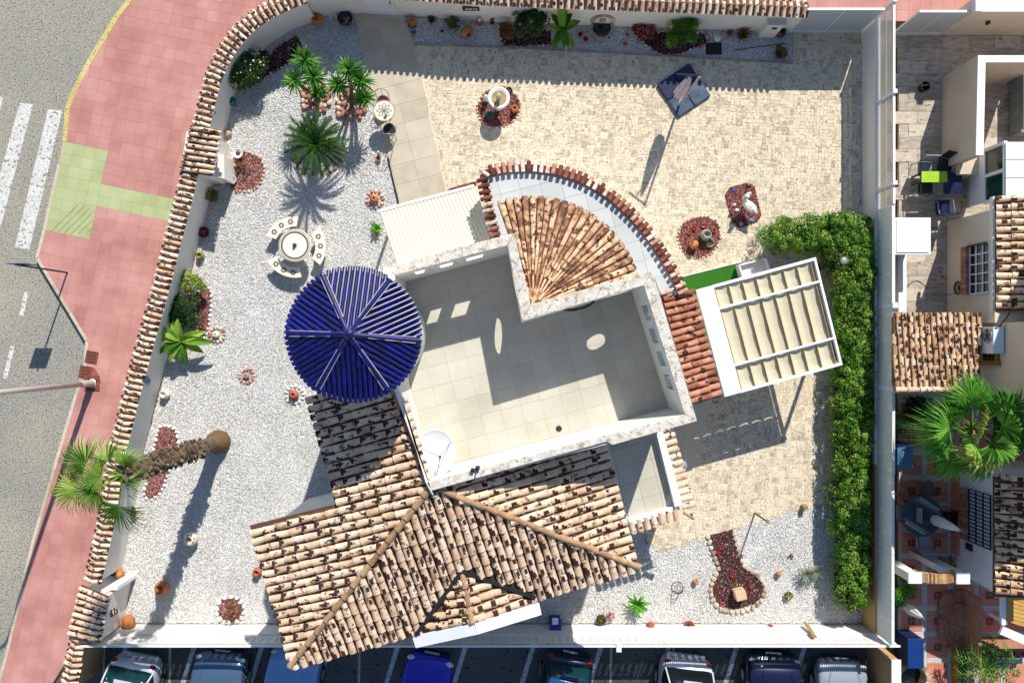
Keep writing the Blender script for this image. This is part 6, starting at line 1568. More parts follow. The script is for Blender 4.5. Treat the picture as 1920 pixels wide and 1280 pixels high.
c = at(1507, 1073); t = thing('spiky_succulent', 'grey green spiky succulent in the gravel beside the hedge', 'succulent', c); b = MB(); rosette(b, c+V((0, 0, .2)), 40, .5, .03, 0, 1.1, .4, 3); rosette(b, c+V((.3, .1, .25)), 30, .42, .025, 0, 1.2, .5, 3); b.build('leaves', leafs['grey'], t); b = MB(); b.tube([c, c+V((0, 0, .22))], .05, 6); b.tube([c, c+V((.3, .1, .26))], .035, 6); b.build('stem', bark_m, t)

# leaf litter on the gravel and the patio, thickest near the plants
def litter(nm, spots, m, n):
    P = []
    for x, y, r in spots:
        c = at(x, y); a = rng.uniform(0, 6.28, n); q = r*np.sqrt(rng.uniform(0, 1, n)); P.append(np.stack([c.x+q*np.cos(a), c.y+q*np.sin(a), rng.uniform(.02, .035, n)], 1))
    P = np.concatenate(P); v, f = leaf_cloud(P, np.tile([0, 0, 1.0], (len(P), 1)), .022, .25, .55); stuff(fast_mesh(nm, v, f, m, rng.uniform(0, 1, len(f))))
litter('fallen_leaves', [(430, 210, 1.1), (600, 210, 1.6), (400, 500, 1.0), (380, 640, 1.3), (330, 840, 1.5), (300, 1000, 1.4), (560, 330, 1.8), (440, 1120, 1.0), (1540, 960, 1.3), (1540, 1120, 1.4), (1220, 1130, 1.2), (1500, 500, 1.2), (1535, 800, 1.6), (1120, 80, 1.6), (900, 70, 1.3)], leafs['rust'], 42)
# ------------------------------------------------------------------ pots and garden ornaments
PR = dict(jar=[(0, 0), (.5, .0), (.8, .25), (1, .6), (.95, .95), (.7, 1.25), (.5, 1.4), (.62, 1.5), (.5, 1.5), (.42, 1.35), (0, .9)],
          pot=[(0, 0), (.68, 0), (.9, .9), (1, .92), (1, 1.1), (.86, 1.1), (.82, .92), (0, .9)],
          bowl=[(0, 0), (.4, 0), (.8, .3), (1, .62), (.93, .64), (.75, .4), (0, .3)],
          ball=[(0, 0), (.55, .08), (.9, .45), (1, .85), (.88, 1.25), (.55, 1.55), (.3, 1.62), (.25, 1.5), (0, 1.2)],
          urn=[(0, 0), (.55, 0), (.6, .12), (.42, .3), (.85, .8), (1, 1.3), (.8, 1.75), (.5, 1.95), (.62, 2.1), (.5, 2.1), (.4, 1.9), (0, 1.4)])
def pot(px, py, r, kind, m, lb, nm='pot', cat='pot', soil=True, lie=None, plant=None, grp=None, z0=0.0, bands=False):
    c = at(px, py, z0); t = thing(nm, lb, cat, c, grp); M3 = None; cc = c.copy()
    if lie is not None:                                # lying on its side, mouth towards azimuth lie
        M3 = Matrix.Rotation(lie, 3, 'Z') @ Matrix.Rotation(math.radians(72), 3, 'Y'); cc = c+V((-math.cos(lie)*r*.7, -math.sin(lie)*r*.7, r*.97))
    b = MB(); b.lathe([(a*r, z*r) for a, z in PR[kind]], cc, 20, M3); b.build('pot_body', m, t, smooth=True)
    hz_ = dict(jar=.9, pot=.9, bowl=.35, ball=1.2, urn=1.4)[kind]*r
    if lie is None and kind != 'pot':
        top = PR[kind][-4 if kind in ('jar', 'urn') else -3]; b = MB(); k = top[0]*r*.98; b.lathe([(k, 0), (k+.02, .012), (k+.02, .035), (k-.005, .04), (k-.015, 0)], c+V((0, 0, top[1]*r)), 18); b.build('rim', m, t)
    if soil and lie is None: b = MB(); b.lathe([(0, .001), (dict(jar=.44, pot=.82, bowl=.74, ball=.24, urn=.42)[kind]*r, 0)], c+V((0, 0, hz_*1.01)), 14); b.build('soil' if soil is True else 'dark_mouth', brown_m if soil is True else black_m, t)
    if lie is not None: b = MB(); b.lathe([(0, .0), (r*.42, 0)], cc+M3 @ V((0, 0, r*1.34)), 14, M3); b.build('dark_mouth', black_m, t)
    if plant:
        kind2, n, R, h, lf = plant; top = c+V((0, 0, hz_))
        if kind2 == 'tuft': b = MB(); rosette(b, top, n, R, .03, .2, 1.4, .7, 3); b.build('foliage', leafs[lf], t)
        if kind2 == 'fat': b = MB(); rosette(b, top, n, R, .09, .1, 1.3, .3, 3); b.build('foliage', leafs[lf], t)
        if kind2 == 'bush':
            pts, nr = bush_pts((top.x, top.y, top.z+h*.35), (R, R, h*.6), n, 8); v, f = leaf_cloud(pts, nr, .045); fast_mesh('foliage', v, f, leafs[lf], rng.uniform(0, 1, len(f)), t)
        if kind2 == 'flowers':
            b = MB(); rosette(b, top, n, R, .04, .1, 1.2, .5, 2); b.build('foliage', leafs[lf], t); b = MB()
            for k in range(9): a = k*2.4; rr = R*.8*math.sqrt(k/9); b.blob(top+V((rr*math.cos(a), rr*math.sin(a), h)), .03, 6, sz=.6)
            b.build('flowers', petal_r if h > .2 else petal_p, t)
    return t
pot(597, 40, .2, 'jar', terra_m, 'upright terracotta jar at the foot of the north wall left of the white door', 'jar', 'jar', 'm')
pot(650, 40, .25, 'pot', black_m, 'black round tub with pale crossed sticks beside the white door', 'tub', 'tub', True)
c = at(650, 40, .29); b = MB(); b.bar(c+V((-.12, -.1, 0)), c+V((.1, .12, 0)), .025); b.bar(c+V((-.1, .1, .02)), c+V((.12, -.08, .02)), .025); b.bar(c+V((-.02, -.14, .01)), c+V((.04, .14, .01)), .02); o = b.build('crossed_sticks', grey_pot, None, c); setp(o, 'pale crossed sticks lying on the black tub', 'sticks')
c = at(627, 36); t = thing('wire_rack', 'thin white tubular rack standing at the wall beside the black tub', 'rack', c); b = MB()
for dx in (-.09, .09): b.tube([c+V((dx, -.04, 0)), c+V((dx, .06, .75))], .012, 6)
for z in (.25, .5, .75): b.tube([c+V((-.09, -.04+z*.13, z)), c+V((.09, -.04+z*.13, z))], .01, 6)
b.build('frame', white_m, t)
t = pot(773, 44, .16, 'ball', terra_m, 'terracotta ball pot with small dark openings right of the white door', 'ball_pot', 'pot', 'm'); c = at(773, 44, .2); b = MB()
for k in range(5): a = -2.6+k*.5; b.blob(c+V((.15*math.cos(a), .15*math.sin(a), .05*(k % 2))), .035, 6)
b.build('openings', brown_m, t)
pot(810, 40, .12, 'pot', grey_pot, 'small dark leafed potted plant between the ball pot and the green pot', 'potted_plant', 'plant', plant=('tuft', 26, .26, .2, 'dark'))
pot(848, 48, .17, 'pot', green_pot, 'green glazed pot with a spreading dark shrub at the north wall', 'potted_plant', 'plant', plant=('bush', 420, .34, .3, 'olive'))
pot(829, 60, .09, 'bowl', stone_m, 'small pale stone bowl alone on the gravel below the green pot', 'bowl', 'bowl')
pot(877, 66, .22, 'jar', terra_m, 'orange terracotta jar lying on the gravel near the green pot', 'jar', 'jar', lie=-1.1)
pot(776, 62, .09, 'bowl', grey_pot, 'small grey stone bowl at the corner of gravel and path', 'bowl', 'bowl')
pot(923, 44, .08, 'pot', terra_r, 'little red flower pot between the white figurine and the brown shrub', 'flower_pot', 'pot', plant=('flowers', 8, .1, .22, 'rust'))
def figure(px, py, lb, h=.45, m=white_pot):
    c = at(px, py); t = thing('figurine', lb, 'figurine', c); b = MB(); b.box(c+V((0, 0, .04)), (.2, .16, .08)); b.build('plinth', m, t)
    b = MB(); b.lathe([(0, 0), (.09, 0), (.1, .1), (.07, .22), (.08, .28), (.03, .32), (0, .33)], c+V((0, 0, .08)), 10); b.build('robe', terra_r if h < .5 else m, t); b = MB(); b.blob(c+V((0, 0, .45)), .055, 8, jit=.03); b.build('head', m, t); return t
figure(900, 48, 'small white and red garden figurine on a white plinth', .45)
c = at(1127, 58); t = thing('wall_fountain', 'stone wall fountain with a half round beige back and dark basin', 'fountain', c)
b = MB(); b.lathe([(0, 0), (.34, 0), (.38, .3), (.32, .3), (.28, .12), (0, .1)], c, 20); b.build('basin', grey_pot, t); b = MB(); b.lathe([(0, .22), (.3, .22)], c, 18); b.build('water', glass_k, t)
for k in range(9): a = math.pi*k/8; b = MB(); b.box(c+V((.34*math.cos(a), .2, .45+.42*math.sin(a))), (.15, .16, .13), M=Matrix.Rotation(-a, 3, 'Y'), tone=random.random()); b.build('stone', stone_m, t, bevel=.015)
b = MB(); b.box(c+V((0, .24, .45)), (.6, .08, .8)); b.build('back_panel', stone_m, t); b = MB(); b.blob(c+V((0, .15, .5)), (.12, .08, .14), 8); b.build('spout', grey_pot, t)
c = at(1338, 92); t = thing('floor_grate', 'black square grate lying on the white gravel of the planted bed', 'grate', c); b = MB()
for k in range(9): b.bar(c+V((-.24+.06*k, -.18, .03)), c+V((-.24+.06*k, .18, .03)), .035, .02)
b.build('bars', black_m, t); b = MB(); b.box(c+V((0, 0, .012)), (.54, .4, .02)); b.build('plate', black_m, t)
pot(1344, 74, .12, 'ball', white_pot, 'white round pot with a dark hole above the black grate', 'pot', 'pot', 'm')
pot(1367, 64, .11, 'pot', terra_r, 'small red clay pot between the white round pot and the teal pot', 'pot', 'pot')
pot(1390, 68, .18, 'pot', green_pot, 'teal pot holding white pebbles and brown dry grass', 'potted_grass', 'plant', plant=('tuft', 46, .42, .3, 'rust'))
pot(1461, 66, .16, 'urn', purple_pot, 'dark brown tall vase beside the white cabinet', 'vase', 'vase', 'm')
pot(1461, 103, .19, 'pot', purple_pot, 'round potted bush at the right end of the gravel bed', 'potted_plant', 'plant', plant=('bush', 520, .26, .3, 'olive'))
c = at(1420, 89); t = thing('stick', 'thin dark stick lying on the gravel left of the round potted bush', 'stick', c); b = MB(); b.tube([at(1376, 95, .03), at(1420, 88, .04), at(1473, 82, .03)], .015, 6); b.build('rod', brown_m, t)
for i, (x, y) in enumerate(((1088, 66), (1098, 75), (1141, 72), (1172, 84), (1176, 66))):
    pot(x, y, .07, 'bowl', (petal_r if i < 2 else pstone_m), 'tiny %s bowl on the gravel %s' % (('red', 'dark red', 'pink', 'pink', 'maroon')[i], ('just right of the broad leaved plant', 'second right of the broad leaved plant', 'below the stone fountain', 'left of the rosette plant, lower', 'left of the rosette plant, at the wall')[i]), 'small_bowl', 'bowl', True, grp='tiny bowls on the gravel')
# octagonal bed with the bird bath
c = at(936, 197); t = thing('bird_bath', 'round white stone bird bath in the upper octagonal red bed', 'bird bath', c)
b = MB(); b.lathe([(0, 0), (.22, 0), (.22, .08), (.1, .16), (.09, .55), (.2, .62), (.35, .72), (.37, .78), (.33, .78), (.2, .7), (0, .68)], c, 28); b.build('bowl', white_pot, t, smooth=True); b = MB(); b.lathe([(0, .73), (.3, .735)], c, 20); b.build('water', mat('shallow_water', ['#8d7f58', '#b5a67c'], .08), t)
b = MB(); b.lathe([(.07, .7), (.05, .85), (.1, .9), (.09, 1.0), (0, 1.03)], c, 10); b.build('finial', stone_m, t)
pot(965, 206, .13, 'jar', terra_m, 'orange jar on the right edge of the bird bath bed', 'jar', 'jar', 'm', z0=.04)
pot(917, 217, .15, 'pot', green_pot, 'dark green planter on the lower left of the bird bath bed', 'planter', 'planter', z0=.04)
pot(954, 172, .12, 'pot', black_m, 'dark pot at the top of the bird bath bed', 'pot', 'pot', True, z0=.04)
figure(912, 188, 'white garden figurine left of the bird bath', .6)
# octagonal bed with the tilted jar
pot(1299, 460, .16, 'jar', terra_m, 'orange jar tipped over in the bed beside the curved ledge', 'jar', 'jar', lie=2.4, z0=.04)
pot(1322, 442, .2, 'jar', grey_pot, 'weathered grey stone jar in the middle of the lower octagonal bed', 'jar', 'jar', 'm', z0=.04)
pot(1330, 456, .14, 'bowl', grey_pot, 'mossy stone bowl under the weathered grey jar', 'bowl', 'bowl', z0=.04, plant=('tuft', 24, .16, .1, 'olive'))
for i, (x, y) in enumerate(((1300, 428), (1292, 436), (1318, 424), (1338, 432))): pot(x, y, .07, 'bowl', petal_r if i % 2 == 0 else terra_r, ('red', 'dark', 'crimson', 'ringed')[i]+' succulent cup in the lower octagonal bed, '+('upper left', 'leftmost', 'top', 'rightmost')[i], 'succulent_cup', 'plant', z0=.04, plant=('fat', 10, .09, .05, 'red'))
# white bird in the third bed
c = at(1393, 388, .05); t = thing('bird_statue', 'white heron statue with its shadow in the oblong red bed', 'statue', c)
b = MB(); b.blob(c+V((.1, -.05, .42)), (.17, .3, .14), 10, jit=.04, M=Matrix.Rotation(.9, 3, 'Z')); b.build('body', white_pot, t)
b = MB(); b.tube(smoothline([c+V((-.02, .1, .45)), c+V((-.14, .2, .62)), c+V((-.08, .28, .8)), c+V((.02, .3, .86))], 5), [.07]*6+[.05]*10, 8); b.blob(c+V((-.1, .2, .86)), (.08, .07, .06), 8, jit=.02); b.build('neck', white_pot, t)
b = MB(); b.tube([c+V((-.12, .16, .86)), c+V((-.26, .06, .83))], [.02, .004], 6); b.build('beak', brown_m, t)
for s in (-1, 1): b = MB(); b.blob(c+V((.14+.06*s, -.1-.07*s, .46)), (.06, .24, .09), 8, jit=.03, M=Matrix.Rotation(.85, 3, 'Z')); b.build('wing', white_pot, t)
for s in (-1, 1): b = MB(); b.tube([c+V((.06+.05*s, -.03, .32)), c+V((.04+.06*s, 0, -.02))], .018, 6); b.build('leg', brown_m, t)
for i, (x, y) in enumerate(((1377, 358), (1409, 412), (1390, 420))): p = at(x, y, .06); b = MB(); b.blob(p, (.09, .07, .03), 8, jit=.2); o = b.build('blue_stone', tileblue if i else signblue, None, p); setp(o, ('blue glass stone at the top left of the heron bed', 'pale blue stone at the lower right of the heron bed', 'small blue stone at the bottom of the heron bed')[i], 'stone', 'blue stones in the heron bed')
for i, (x, y) in enumerate(((1377, 384), (1382, 394), (1371, 400), (1403, 348))): p = at(x, y, .07); b = MB(); b.blob(p, (.08, .06, .06), 7, jit=.2); o = b.build('rock', white_pot if i < 2 else brown_m, None, p); setp(o, ('pale rock left of the heron statue', 'pinkish pale rock beside the heron\'s feet', 'dark rock at the left edge of the heron bed', 'dark rock at the top of the heron bed')[i], 'rock')
# closed cantilever parasol
c = at(1280, 172); t = thing('cantilever_parasol', 'closed cantilever parasol over a navy weighted base on the patio', 'parasol', c); cen = at(1281, 171); a45 = math.radians(-40)
for i in (-1, 1):
    for j in (-1, 1):
        R = Matrix.Rotation(math.radians(34), 3, 'Z'); p = cen+R @ V((i*.335, j*.335, .06)); b = MB(); b.box(p, (.655, .655, .11), M=R); b.build('weight_slab', blue_dk if not (i == 1 and j == -1) and not (i == -1 and j == -1) else mat('dusty_navy%d' % i, ['#243248', '#3a4c60', '#4d6070'], .4, scale=3, noise=.8), t, bevel=.03)
pb_ = at(1273, 198, .1); b = MB(); b.bar(V((cen.x, cen.y, .13)), V((pb_.x, pb_.y, .13)), .09, .06); b.build('foot', grey_m, t)
b = MB(); b.tube([pb_, V((pb_.x, pb_.y, 3.0))], .04, 10); b.build('mast', grey_m, t)
hd = V((pb_.x+.02, pb_.y+.02, 3.0)); arm_end = V((pb_.x-.62, pb_.y+.15, 2.75))
b = MB(); b.tube([hd, arm_end], .03, 8); b.tube([V((pb_.x, pb_.y, 1.5)), lerp(hd, arm_end, .6)], .02, 6); b.build('arm', dgrey_m, t)
b = MB(); n = 16; vs_ = []; fs_ = []; tc = at(1298, 135, 2.85); tc = V((pb_.x-.22, pb_.y+.06, 0))
for z, r in ((1.0, .10), (1.08, .16), (1.5, .17), (2.1, .13), (2.6, .07), (2.75, .03)):
    for k in range(n): rr_ = r*(1.15 if k % 2 else .72); vs_.append(V((tc.x+rr_*math.cos(2*math.pi*k/n), tc.y+rr_*math.sin(2*math.pi*k/n), z)))
for i in range(5):
    for k in range(n): fs_.append([i*n+k, i*n+(k+1) % n, (i+1)*n+(k+1) % n, (i+1)*n+k])
b.add(vs_, fs_); b.build('folded_canopy', mat('lilac_cloth', ['#a59aa6', '#bcb0ba', '#cfc4cc'], .9, scale=6), t)
b = MB(); b.tube([V((pb_.x, pb_.y, 1.1)), V((pb_.x+.12, pb_.y-.05, 1.1))], .015, 6); b.build('crank', dgrey_m, t)
# bistro set
def bistro_chair(px, py, rz, lb):
    c = at(px, py); t = thing('bistro_chair', lb, 'chair', c, 'bistro chairs'); R = Matrix.Rotation(rz, 3, 'Z'); T = lambda x, y, z: c+R @ V((x, y, z))
    b = MB(); b.lathe([(0, 0), (.19, 0), (.2, .012), (.19, .03), (0, .03)], T(0, 0, .44), 20); b.build('seat', purple_pot if rz else black_m, t)
    b = MB(); b.tube([T(.22*math.cos(a), .22*math.sin(a), .42) for a in [k*math.pi/8 for k in range(17)]], .013, 6); b.build('seat_ring', grey_m, t)
    b = MB(); b.tube(smoothline([T(-.2, -.12, .44), T(-.21, -.2, .7), T(-.1, -.26, .9), T(.1, -.26, .9), T(.21, -.2, .7), T(.2, -.12, .44)], 4), .013, 6); b.tube([T(0, -.2, .44), T(0, -.26, .9)], .01, 6); b.build('backrest', grey_m, t)
    for sx in (-1, 1):
        for sy in (-1, 1): b = MB(); b.tube([T(sx*.14, sy*.14, .43), T(sx*.19, sy*.2, 0)], .012, 6); b.build('leg', grey_m, t)
bistro_chair(722, 198, math.pi, 'bistro chair with dark red seat above the round mosaic table')
bistro_chair(734, 250, 0, 'bistro chair with black seat below the round mosaic table')
c = at(727, 220); t = thing('bistro_table', 'round bistro table with a flower mosaic top beside the path', 'table', c); zt = .73
b = MB(); b.lathe([(0, zt), (.33, zt), (.33, zt+.025), (0, zt+.025)], c, 36); b.build('table_top', mosaic_m, t)
b = MB(); b.lathe([(.33, zt-.005), (.355, zt), (.355, zt+.03), (.33, zt+.032)], c, 36); b.build('rim', ochre_m, t)
b = MB(); q = c+V((0, 0, zt+.027)); 
for k in range(8):
    a = k*math.pi/4; d = V((math.cos(a), math.sin(a), 0)); s = V((-d.y, d.x, 0)); pts = [d*.06, d*.15+s*.055, d*.26, d*.15-s*.055, d*.06]
    for i in range(4): b.bar(q+pts[i], q+pts[i+1], .016, .004)
b.lathe([(.0, 0), (.05, 0), (.05, .004), (0, .004)], q, 10); b.build('flower_mosaic', mosaic_d, t)
for k in range(3): a = k*2.094+.4; b = MB(); b.tube([c+V((.05*math.cos(a), .05*math.sin(a), zt)), c+V((.1*math.cos(a), .1*math.sin(a), .4)), c+V((.26*math.cos(a), .26*math.sin(a), 0))], .014, 6); b.build('leg', dgrey_m, t)
p = at(724, 216, .76); b = MB(); b.lathe([(0, 0), (.035, 0), (.05, .06), (.03, .1), (0, .1)], p, 10); o = b.build('candle_holder', grey_pot, None, p); setp(o, 'little dark candle holder on the flower mosaic table', 'candle holder')
# stone table and three curved benches
c = at(553, 462); t = thing('stone_table', 'round cream stone table with a dark ring pattern in the white gravel', 'table', c)
cc = V((at(553, 460, .76).x, at(553, 460, .76).y, 0)); Rt = .54
b = MB(); b.lathe([(0, .7), (Rt*.9, .7), (Rt, .73), (Rt, .765), (Rt*.98, .775), (0, .775)], cc, 48); b.build('table_top', mosaic_m, t)
b = MB(); b.lathe([(Rt*.95, .776), (Rt*.93, .782), (Rt*.91, .776)], cc, 48)
for k in range(36): a = k*math.pi/18; b.box(cc+V((Rt*.8*math.cos(a), Rt*.8*math.sin(a), .778)), (.06, .075, .006), rz=a)
for k in range(7): a = k*.9; b.box(cc+V((.06*math.cos(a), .06*math.sin(a), .778)), (.05, .03, .006), rz=a)
b.build('ring_mosaic', mosaic_d, t)
b = MB(); b.lathe([(.3, 0), (.32, .06), (.16, .16), (.14, .55), (.3, .69)], cc, 20); b.build('pedestal', stone_m, t, smooth=True)
p = V((cc.x, cc.y, .776)); b = MB(); b.lathe([(0, 0), (.05, 0), (.06, .07), (.03, .13), (0, .13)], p, 10); o = b.build('vase', dgrey_m, None, p); setp(o, 'small dark vase at the centre of the round stone table', 'vase')
for (pa, pbx, lb) in ((122, 0, 'curved stone bench with flower motifs at the upper left of the stone table'), (2, 0, 'curved stone bench with flower motifs at the right of the stone table'), (244, 0, 'curved stone bench with flower motifs at the lower left, half in the table\'s shade')):
    am = math.radians(pa); r0, r1, ha = .68, 1.03, math.radians(38); zb = .44; c0 = V((at(553, 463, .44).x, at(553, 463, .44).y, 0)); t = thing('stone_bench', lb, 'bench', c0+V((math.cos(am)*.85, math.sin(am)*.85, 0)), 'curved benches round the stone table')
    n = 12; pts = [(c0.x+r1*math.cos(am-ha+2*ha*k/n), c0.y+r1*math.sin(am-ha+2*ha*k/n)) for k in range(n+1)]+[(c0.x+r0*math.cos(am+ha*.94-2*ha*.94*k/n), c0.y+r0*math.sin(am+ha*.94-2*ha*.94*k/n)) for k in range(n+1)]
    b = MB(); b.prism(pts, zb-.07, zb); b.build('seat', mosaic_m, t, bevel=.012)
    for k in (-1, 0, 1):
        a = am+k*ha*.58; q = c0+V((.855*math.cos(a), .855*math.sin(a), zb+.001)); b = MB()
        for j in range(6): g = j*math.pi/3; b.lathe([(0, 0), (.034, 0), (.034, .005), (0, .005)], q+V((.066*math.cos(g), .066*math.sin(g), 0)), 8)
        b.build('flower_motif', mosaic_d, t)
    for k in (-1, 1): a = am+k*ha*.62; q = c0+V((.855*math.cos(a), .855*math.sin(a), 0)); b = MB(); b.box(q+V((0, 0, .185)), (.26, .14, .37), rz=a); b.build('leg', stone_m, t, bevel=.02)
# scattered pots
pot(436, 192, .17, 'ball', green_pot, 'dark green glazed ball pot below the rose bush', 'ball_pot', 'pot', 'm')
pot(449, 290, .17, 'pot', white_pot, 'round white rimmed pot with dry soil at the top of the pier bed', 'pot', 'pot', z0=.01)
pot(438, 338, .14, 'pot', white_pot, 'smaller white rimmed pot with green soil at the foot of the white pier', 'pot', 'pot', plant=('bush', 80, .1, .06, 'olive'))
bush(457, 318, .26, .3, 'rust', 'dry brown succulents between the two white rimmed pots', n=260, size=.04, clumps=8, name='succulents', cat='plant')
for i, (x, y, r) in enumerate(((427, 250, .14), (427, 300, .16), (436, 312, .15))): p = at(x, y, .08); b = MB(); b.blob(p, (r, r*.8, .12), 8, jit=.18); o = b.build('rock', ystone_m, None, p); setp(o, ('pale sandstone rock above the pier bed', 'sandstone rock against the white pier', 'lower sandstone rock beside the white rimmed pots')[i], 'rock')
pot(386, 437, .19, 'pot', purple_pot, 'maroon glazed pot with a dark plant at the garden wall', 'pot', 'pot', plant=('bush', 90, .14, .1, 'red'))
pot(378, 480, .14, 'jar', mat('olive_glaze', ['#6b7030', '#8a8c48'], .35), 'olive green jar below the maroon pot', 'jar', 'jar', 'm')
pot(312, 738, .17, 'jar', cream_pot, 'cream jar in the plant\'s shade against the garden wall', 'jar', 'jar', 'm')
pot(710, 299, .1, 'pot', terra_r, 'small dark red pot in the bistro table\'s shadow', 'pot', 'pot', 'm')
p = at(711, 288, .1); t = thing('white_ornament', 'small white ornament just above the dark red pot', 'ornament', at(711, 288)); b = MB(); b.lathe([(0, 0), (.06, 0), (.04, .1), (.05, .2), (0, .26)], at(711, 288), 10); b.build('figure_body', white_pot, t)
def star_pot(px, py, lb, m, r=.17, st=pstone_m, lie=None):
    c = at(px, py); t = thing('ringed_pot', lb, 'pot', c)
    for k in range(13): a = k*.4833; b = MB(); b.blob(c+V(((r+.12)*math.cos(a), (r+.12)*math.sin(a), .03)), (.075, .055, .05), 7, random.random(), .15, M=Matrix.Rotation(a, 3, 'Z')); b.build('ring_stone', st, t)
    b = MB(); b.lathe([(q*r, z*r) for q, z in PR['ball']], c, 18); b.build('pot_body', m, t, smooth=True)
    b = MB(); b.lathe([(0, .001), (.24*r, 0)], c+V((0, 0, 1.5*r)), 10); b.build('dark_mouth', black_m, t); return t
star_pot(703, 374, 'orange ball pot ringed by terracotta stones near the corrugated awning', terra_m, .16, pstone_m)
star_pot(463, 704, 'grey round stone ringed by pinkish stones alone in the white gravel', grey_pot, .11, pstone_m)
star_pot(553, 739, 'terracotta ball pot ringed by pale stones below the blue tower', terra_r, .17, wstone_m)
star_pot(407, 627, 'pale shell pot ringed by red stones at the tip of the arching leaves', white_pot, .12, pstone_m)
pot(707, 430, .15, 'pot', terra_r, 'terracotta pot with a green agave left of the corrugated awning', 'potted_agave', 'plant', plant=('fat', 14, .3, .2, 'bright'))
pot(364, 1006, .23, 'urn', cream_pot, 'cream urn with wilted flowers in the shadow of the fan palm trunk', 'urn', 'urn', 'm', plant=('flowers', 12, .25, .1, 'rust'))
pot(308, 1098, .24, 'jar', terra_m, 'upright orange jar on the edge of the palm trunk shadow', 'jar', 'jar', 'm')
pot(230, 1072, .17, 'jar', terra_m, 'small orange jar tipped against the white pier\'s end', 'jar', 'jar', lie=2.9)
pot(249, 1160, .27, 'jar', terra_m, 'big orange jar lying on its side in the lower left corner', 'jar', 'jar', lie=3.3)
pot(485, 1070, .16, 'jar', terra_r, 'red clay jar half hidden under the roof eave', 'jar', 'jar', 'm')
bin_(1040, 1163, .36, .4, .5, blue_pl, blue_pl, 'bright blue plastic bin at the south wall', 'plastic_bin')
p = at(1041, 1164, .56); b = MB(); b.box(p, (.2, .22, .01)); o = b.build('paper_label', white_m, None, p); setp(o, 'pale sheet lying on the blue plastic bin', 'sheet')
pot(1126, 1158, .17, 'pot', purple_pot, 'dark pot with ochre trailing plant left of the aloe', 'potted_plant', 'plant', plant=('bush', 160, .26, .16, 'olive'))
bush(1143, 1150, .16, .3, 'red', 'pink flowering sprig leaning out right of the dark pot', n=120, size=.035, flowers=14, fm=petal_p, clumps=6, name='flowering_sprig', cat='plant')
pot(1218, 1168, .15, 'jar', terra_r, 'orange clay jar with a small broken jar against it at the south wall', 'jar', 'jar', lie=-1.2)
pot(1223, 1174, .08, 'jar', terra_r, 'small broken clay jar touching the orange clay jar', 'jar', 'jar', lie=-1.6)
pot(1290, 1169, .17, 'pot', terra_r, 'terracotta pot with dark soil and a dry twig at the south wall', 'pot', 'pot', plant=('tuft', 5, .3, .2, 'rust'))
pot(1442, 1176, .17, 'pot', terra_r, 'clay pot overflowing with a rusty trailing plant beside the wall', 'potted_plant', 'plant', plant=('bush', 240, .24, .22, 'rust'))
pot(1476, 1114, .14, 'pot', purple_pot, 'dark pot with a yellow green sprig below the spiky succulent', 'potted_plant', 'plant', plant=('tuft', 14, .2, .2, 'variegated'))
pot(1303, 1088, .1, 'jar', terra_m, 'tiny orange jar lying left of the guitar shaped bed', 'jar', 'jar', lie=1.0)
pot(1458, 1073, .1, 'jar', terra_m, 'tiny orange jar lying right of the guitar shaped bed', 'jar', 'jar', lie=.6)
c = at(1270, 1100); t = thing('plant_obelisk', 'rusty wire frame standing in the gravel left of the guitar shaped bed', 'frame', c); b = MB()
for k in range(5): a = k*1.2566; b.tube([c+V((.06*math.cos(a), .06*math.sin(a), .5)), c+V((.2*math.cos(a), .2*math.sin(a), 0))], .008, 5)
for r, z in ((.2, .02), (.14, .25), (.06, .5)): b.tube([c+V((r*math.cos(k*math.pi/8), r*math.sin(k*math.pi/8), z)) for k in range(17)], .008, 5)
b.build('wires', dgrey_m, t)
c = at(1383, 1109); t = thing('stone_block', 'square sandstone block standing in the guitar shaped bed', 'block', c); b = MB(); b.box(c+V((0, 0, .2)), (.36, .34, .4), rz=.25); b.build('block_body', ystone_m, t, bevel=.02)
for i, (x, y) in enumerate(((1351, 1026), (1345, 1034), (1372, 1078), (1407, 1098), (1349, 1109), (1354, 1131))): pot(x, y, .06, 'bowl', petal_r if i < 5 else petal_p, ('red', 'crimson', 'bright red', 'red', 'pinkish red', 'pale pink')[i]+' flower cup in the guitar shaped bed, '+('topmost', 'second from the top', 'at the neck', 'right of the stone block', 'at the left edge', 'at the lower left')[i], 'flower_cup', 'plant', True, plant=('fat', 8, .07, .03, 'red'))
p = at(1482, 1041); t = bush(1482, 1041, .1, .1, 'olive', 'tiny green tuft in the gravel above the spiky succulent', n=60, size=.04, clumps=4, name='tuft', cat='plant')
p0, p1 = at(1511, 1174, .9), at(1527, 1196, 1.3); t = thing('wood_plank', 'weathered wooden plank leaning on the south wall near the hedge', 'plank', at(1512, 1168)); b = MB(); b.bar(at(1510, 1166, .35), at(1528, 1194, 1.25), .14, .03); b.build('plank_body', wood_m, t)
c = at(1415, 961); t = thing('garden_post', 'thin metal post with a short bracket at the edge of patio and gravel', 'post', c); b = MB(); b.tube([c, c+V((0, 0, 1.35))], .028, 8); b.build('pole', dgrey_m, t); b = MB(); b.box(c+V((0, 0, 1.36)), (.1, .1, .06)); b.build('lamp_head', wood_m, t)
c = at(1478, 962); t = thing('small_post', 'short wooden post stub at the patio edge near the hedge', 'post', at(1505, 948)); c = at(1505, 948); b = MB(); b.box(c+V((0, 0, .15)), (.12, .14, .3), rz=.3); b.build('stub', wood_m, t)
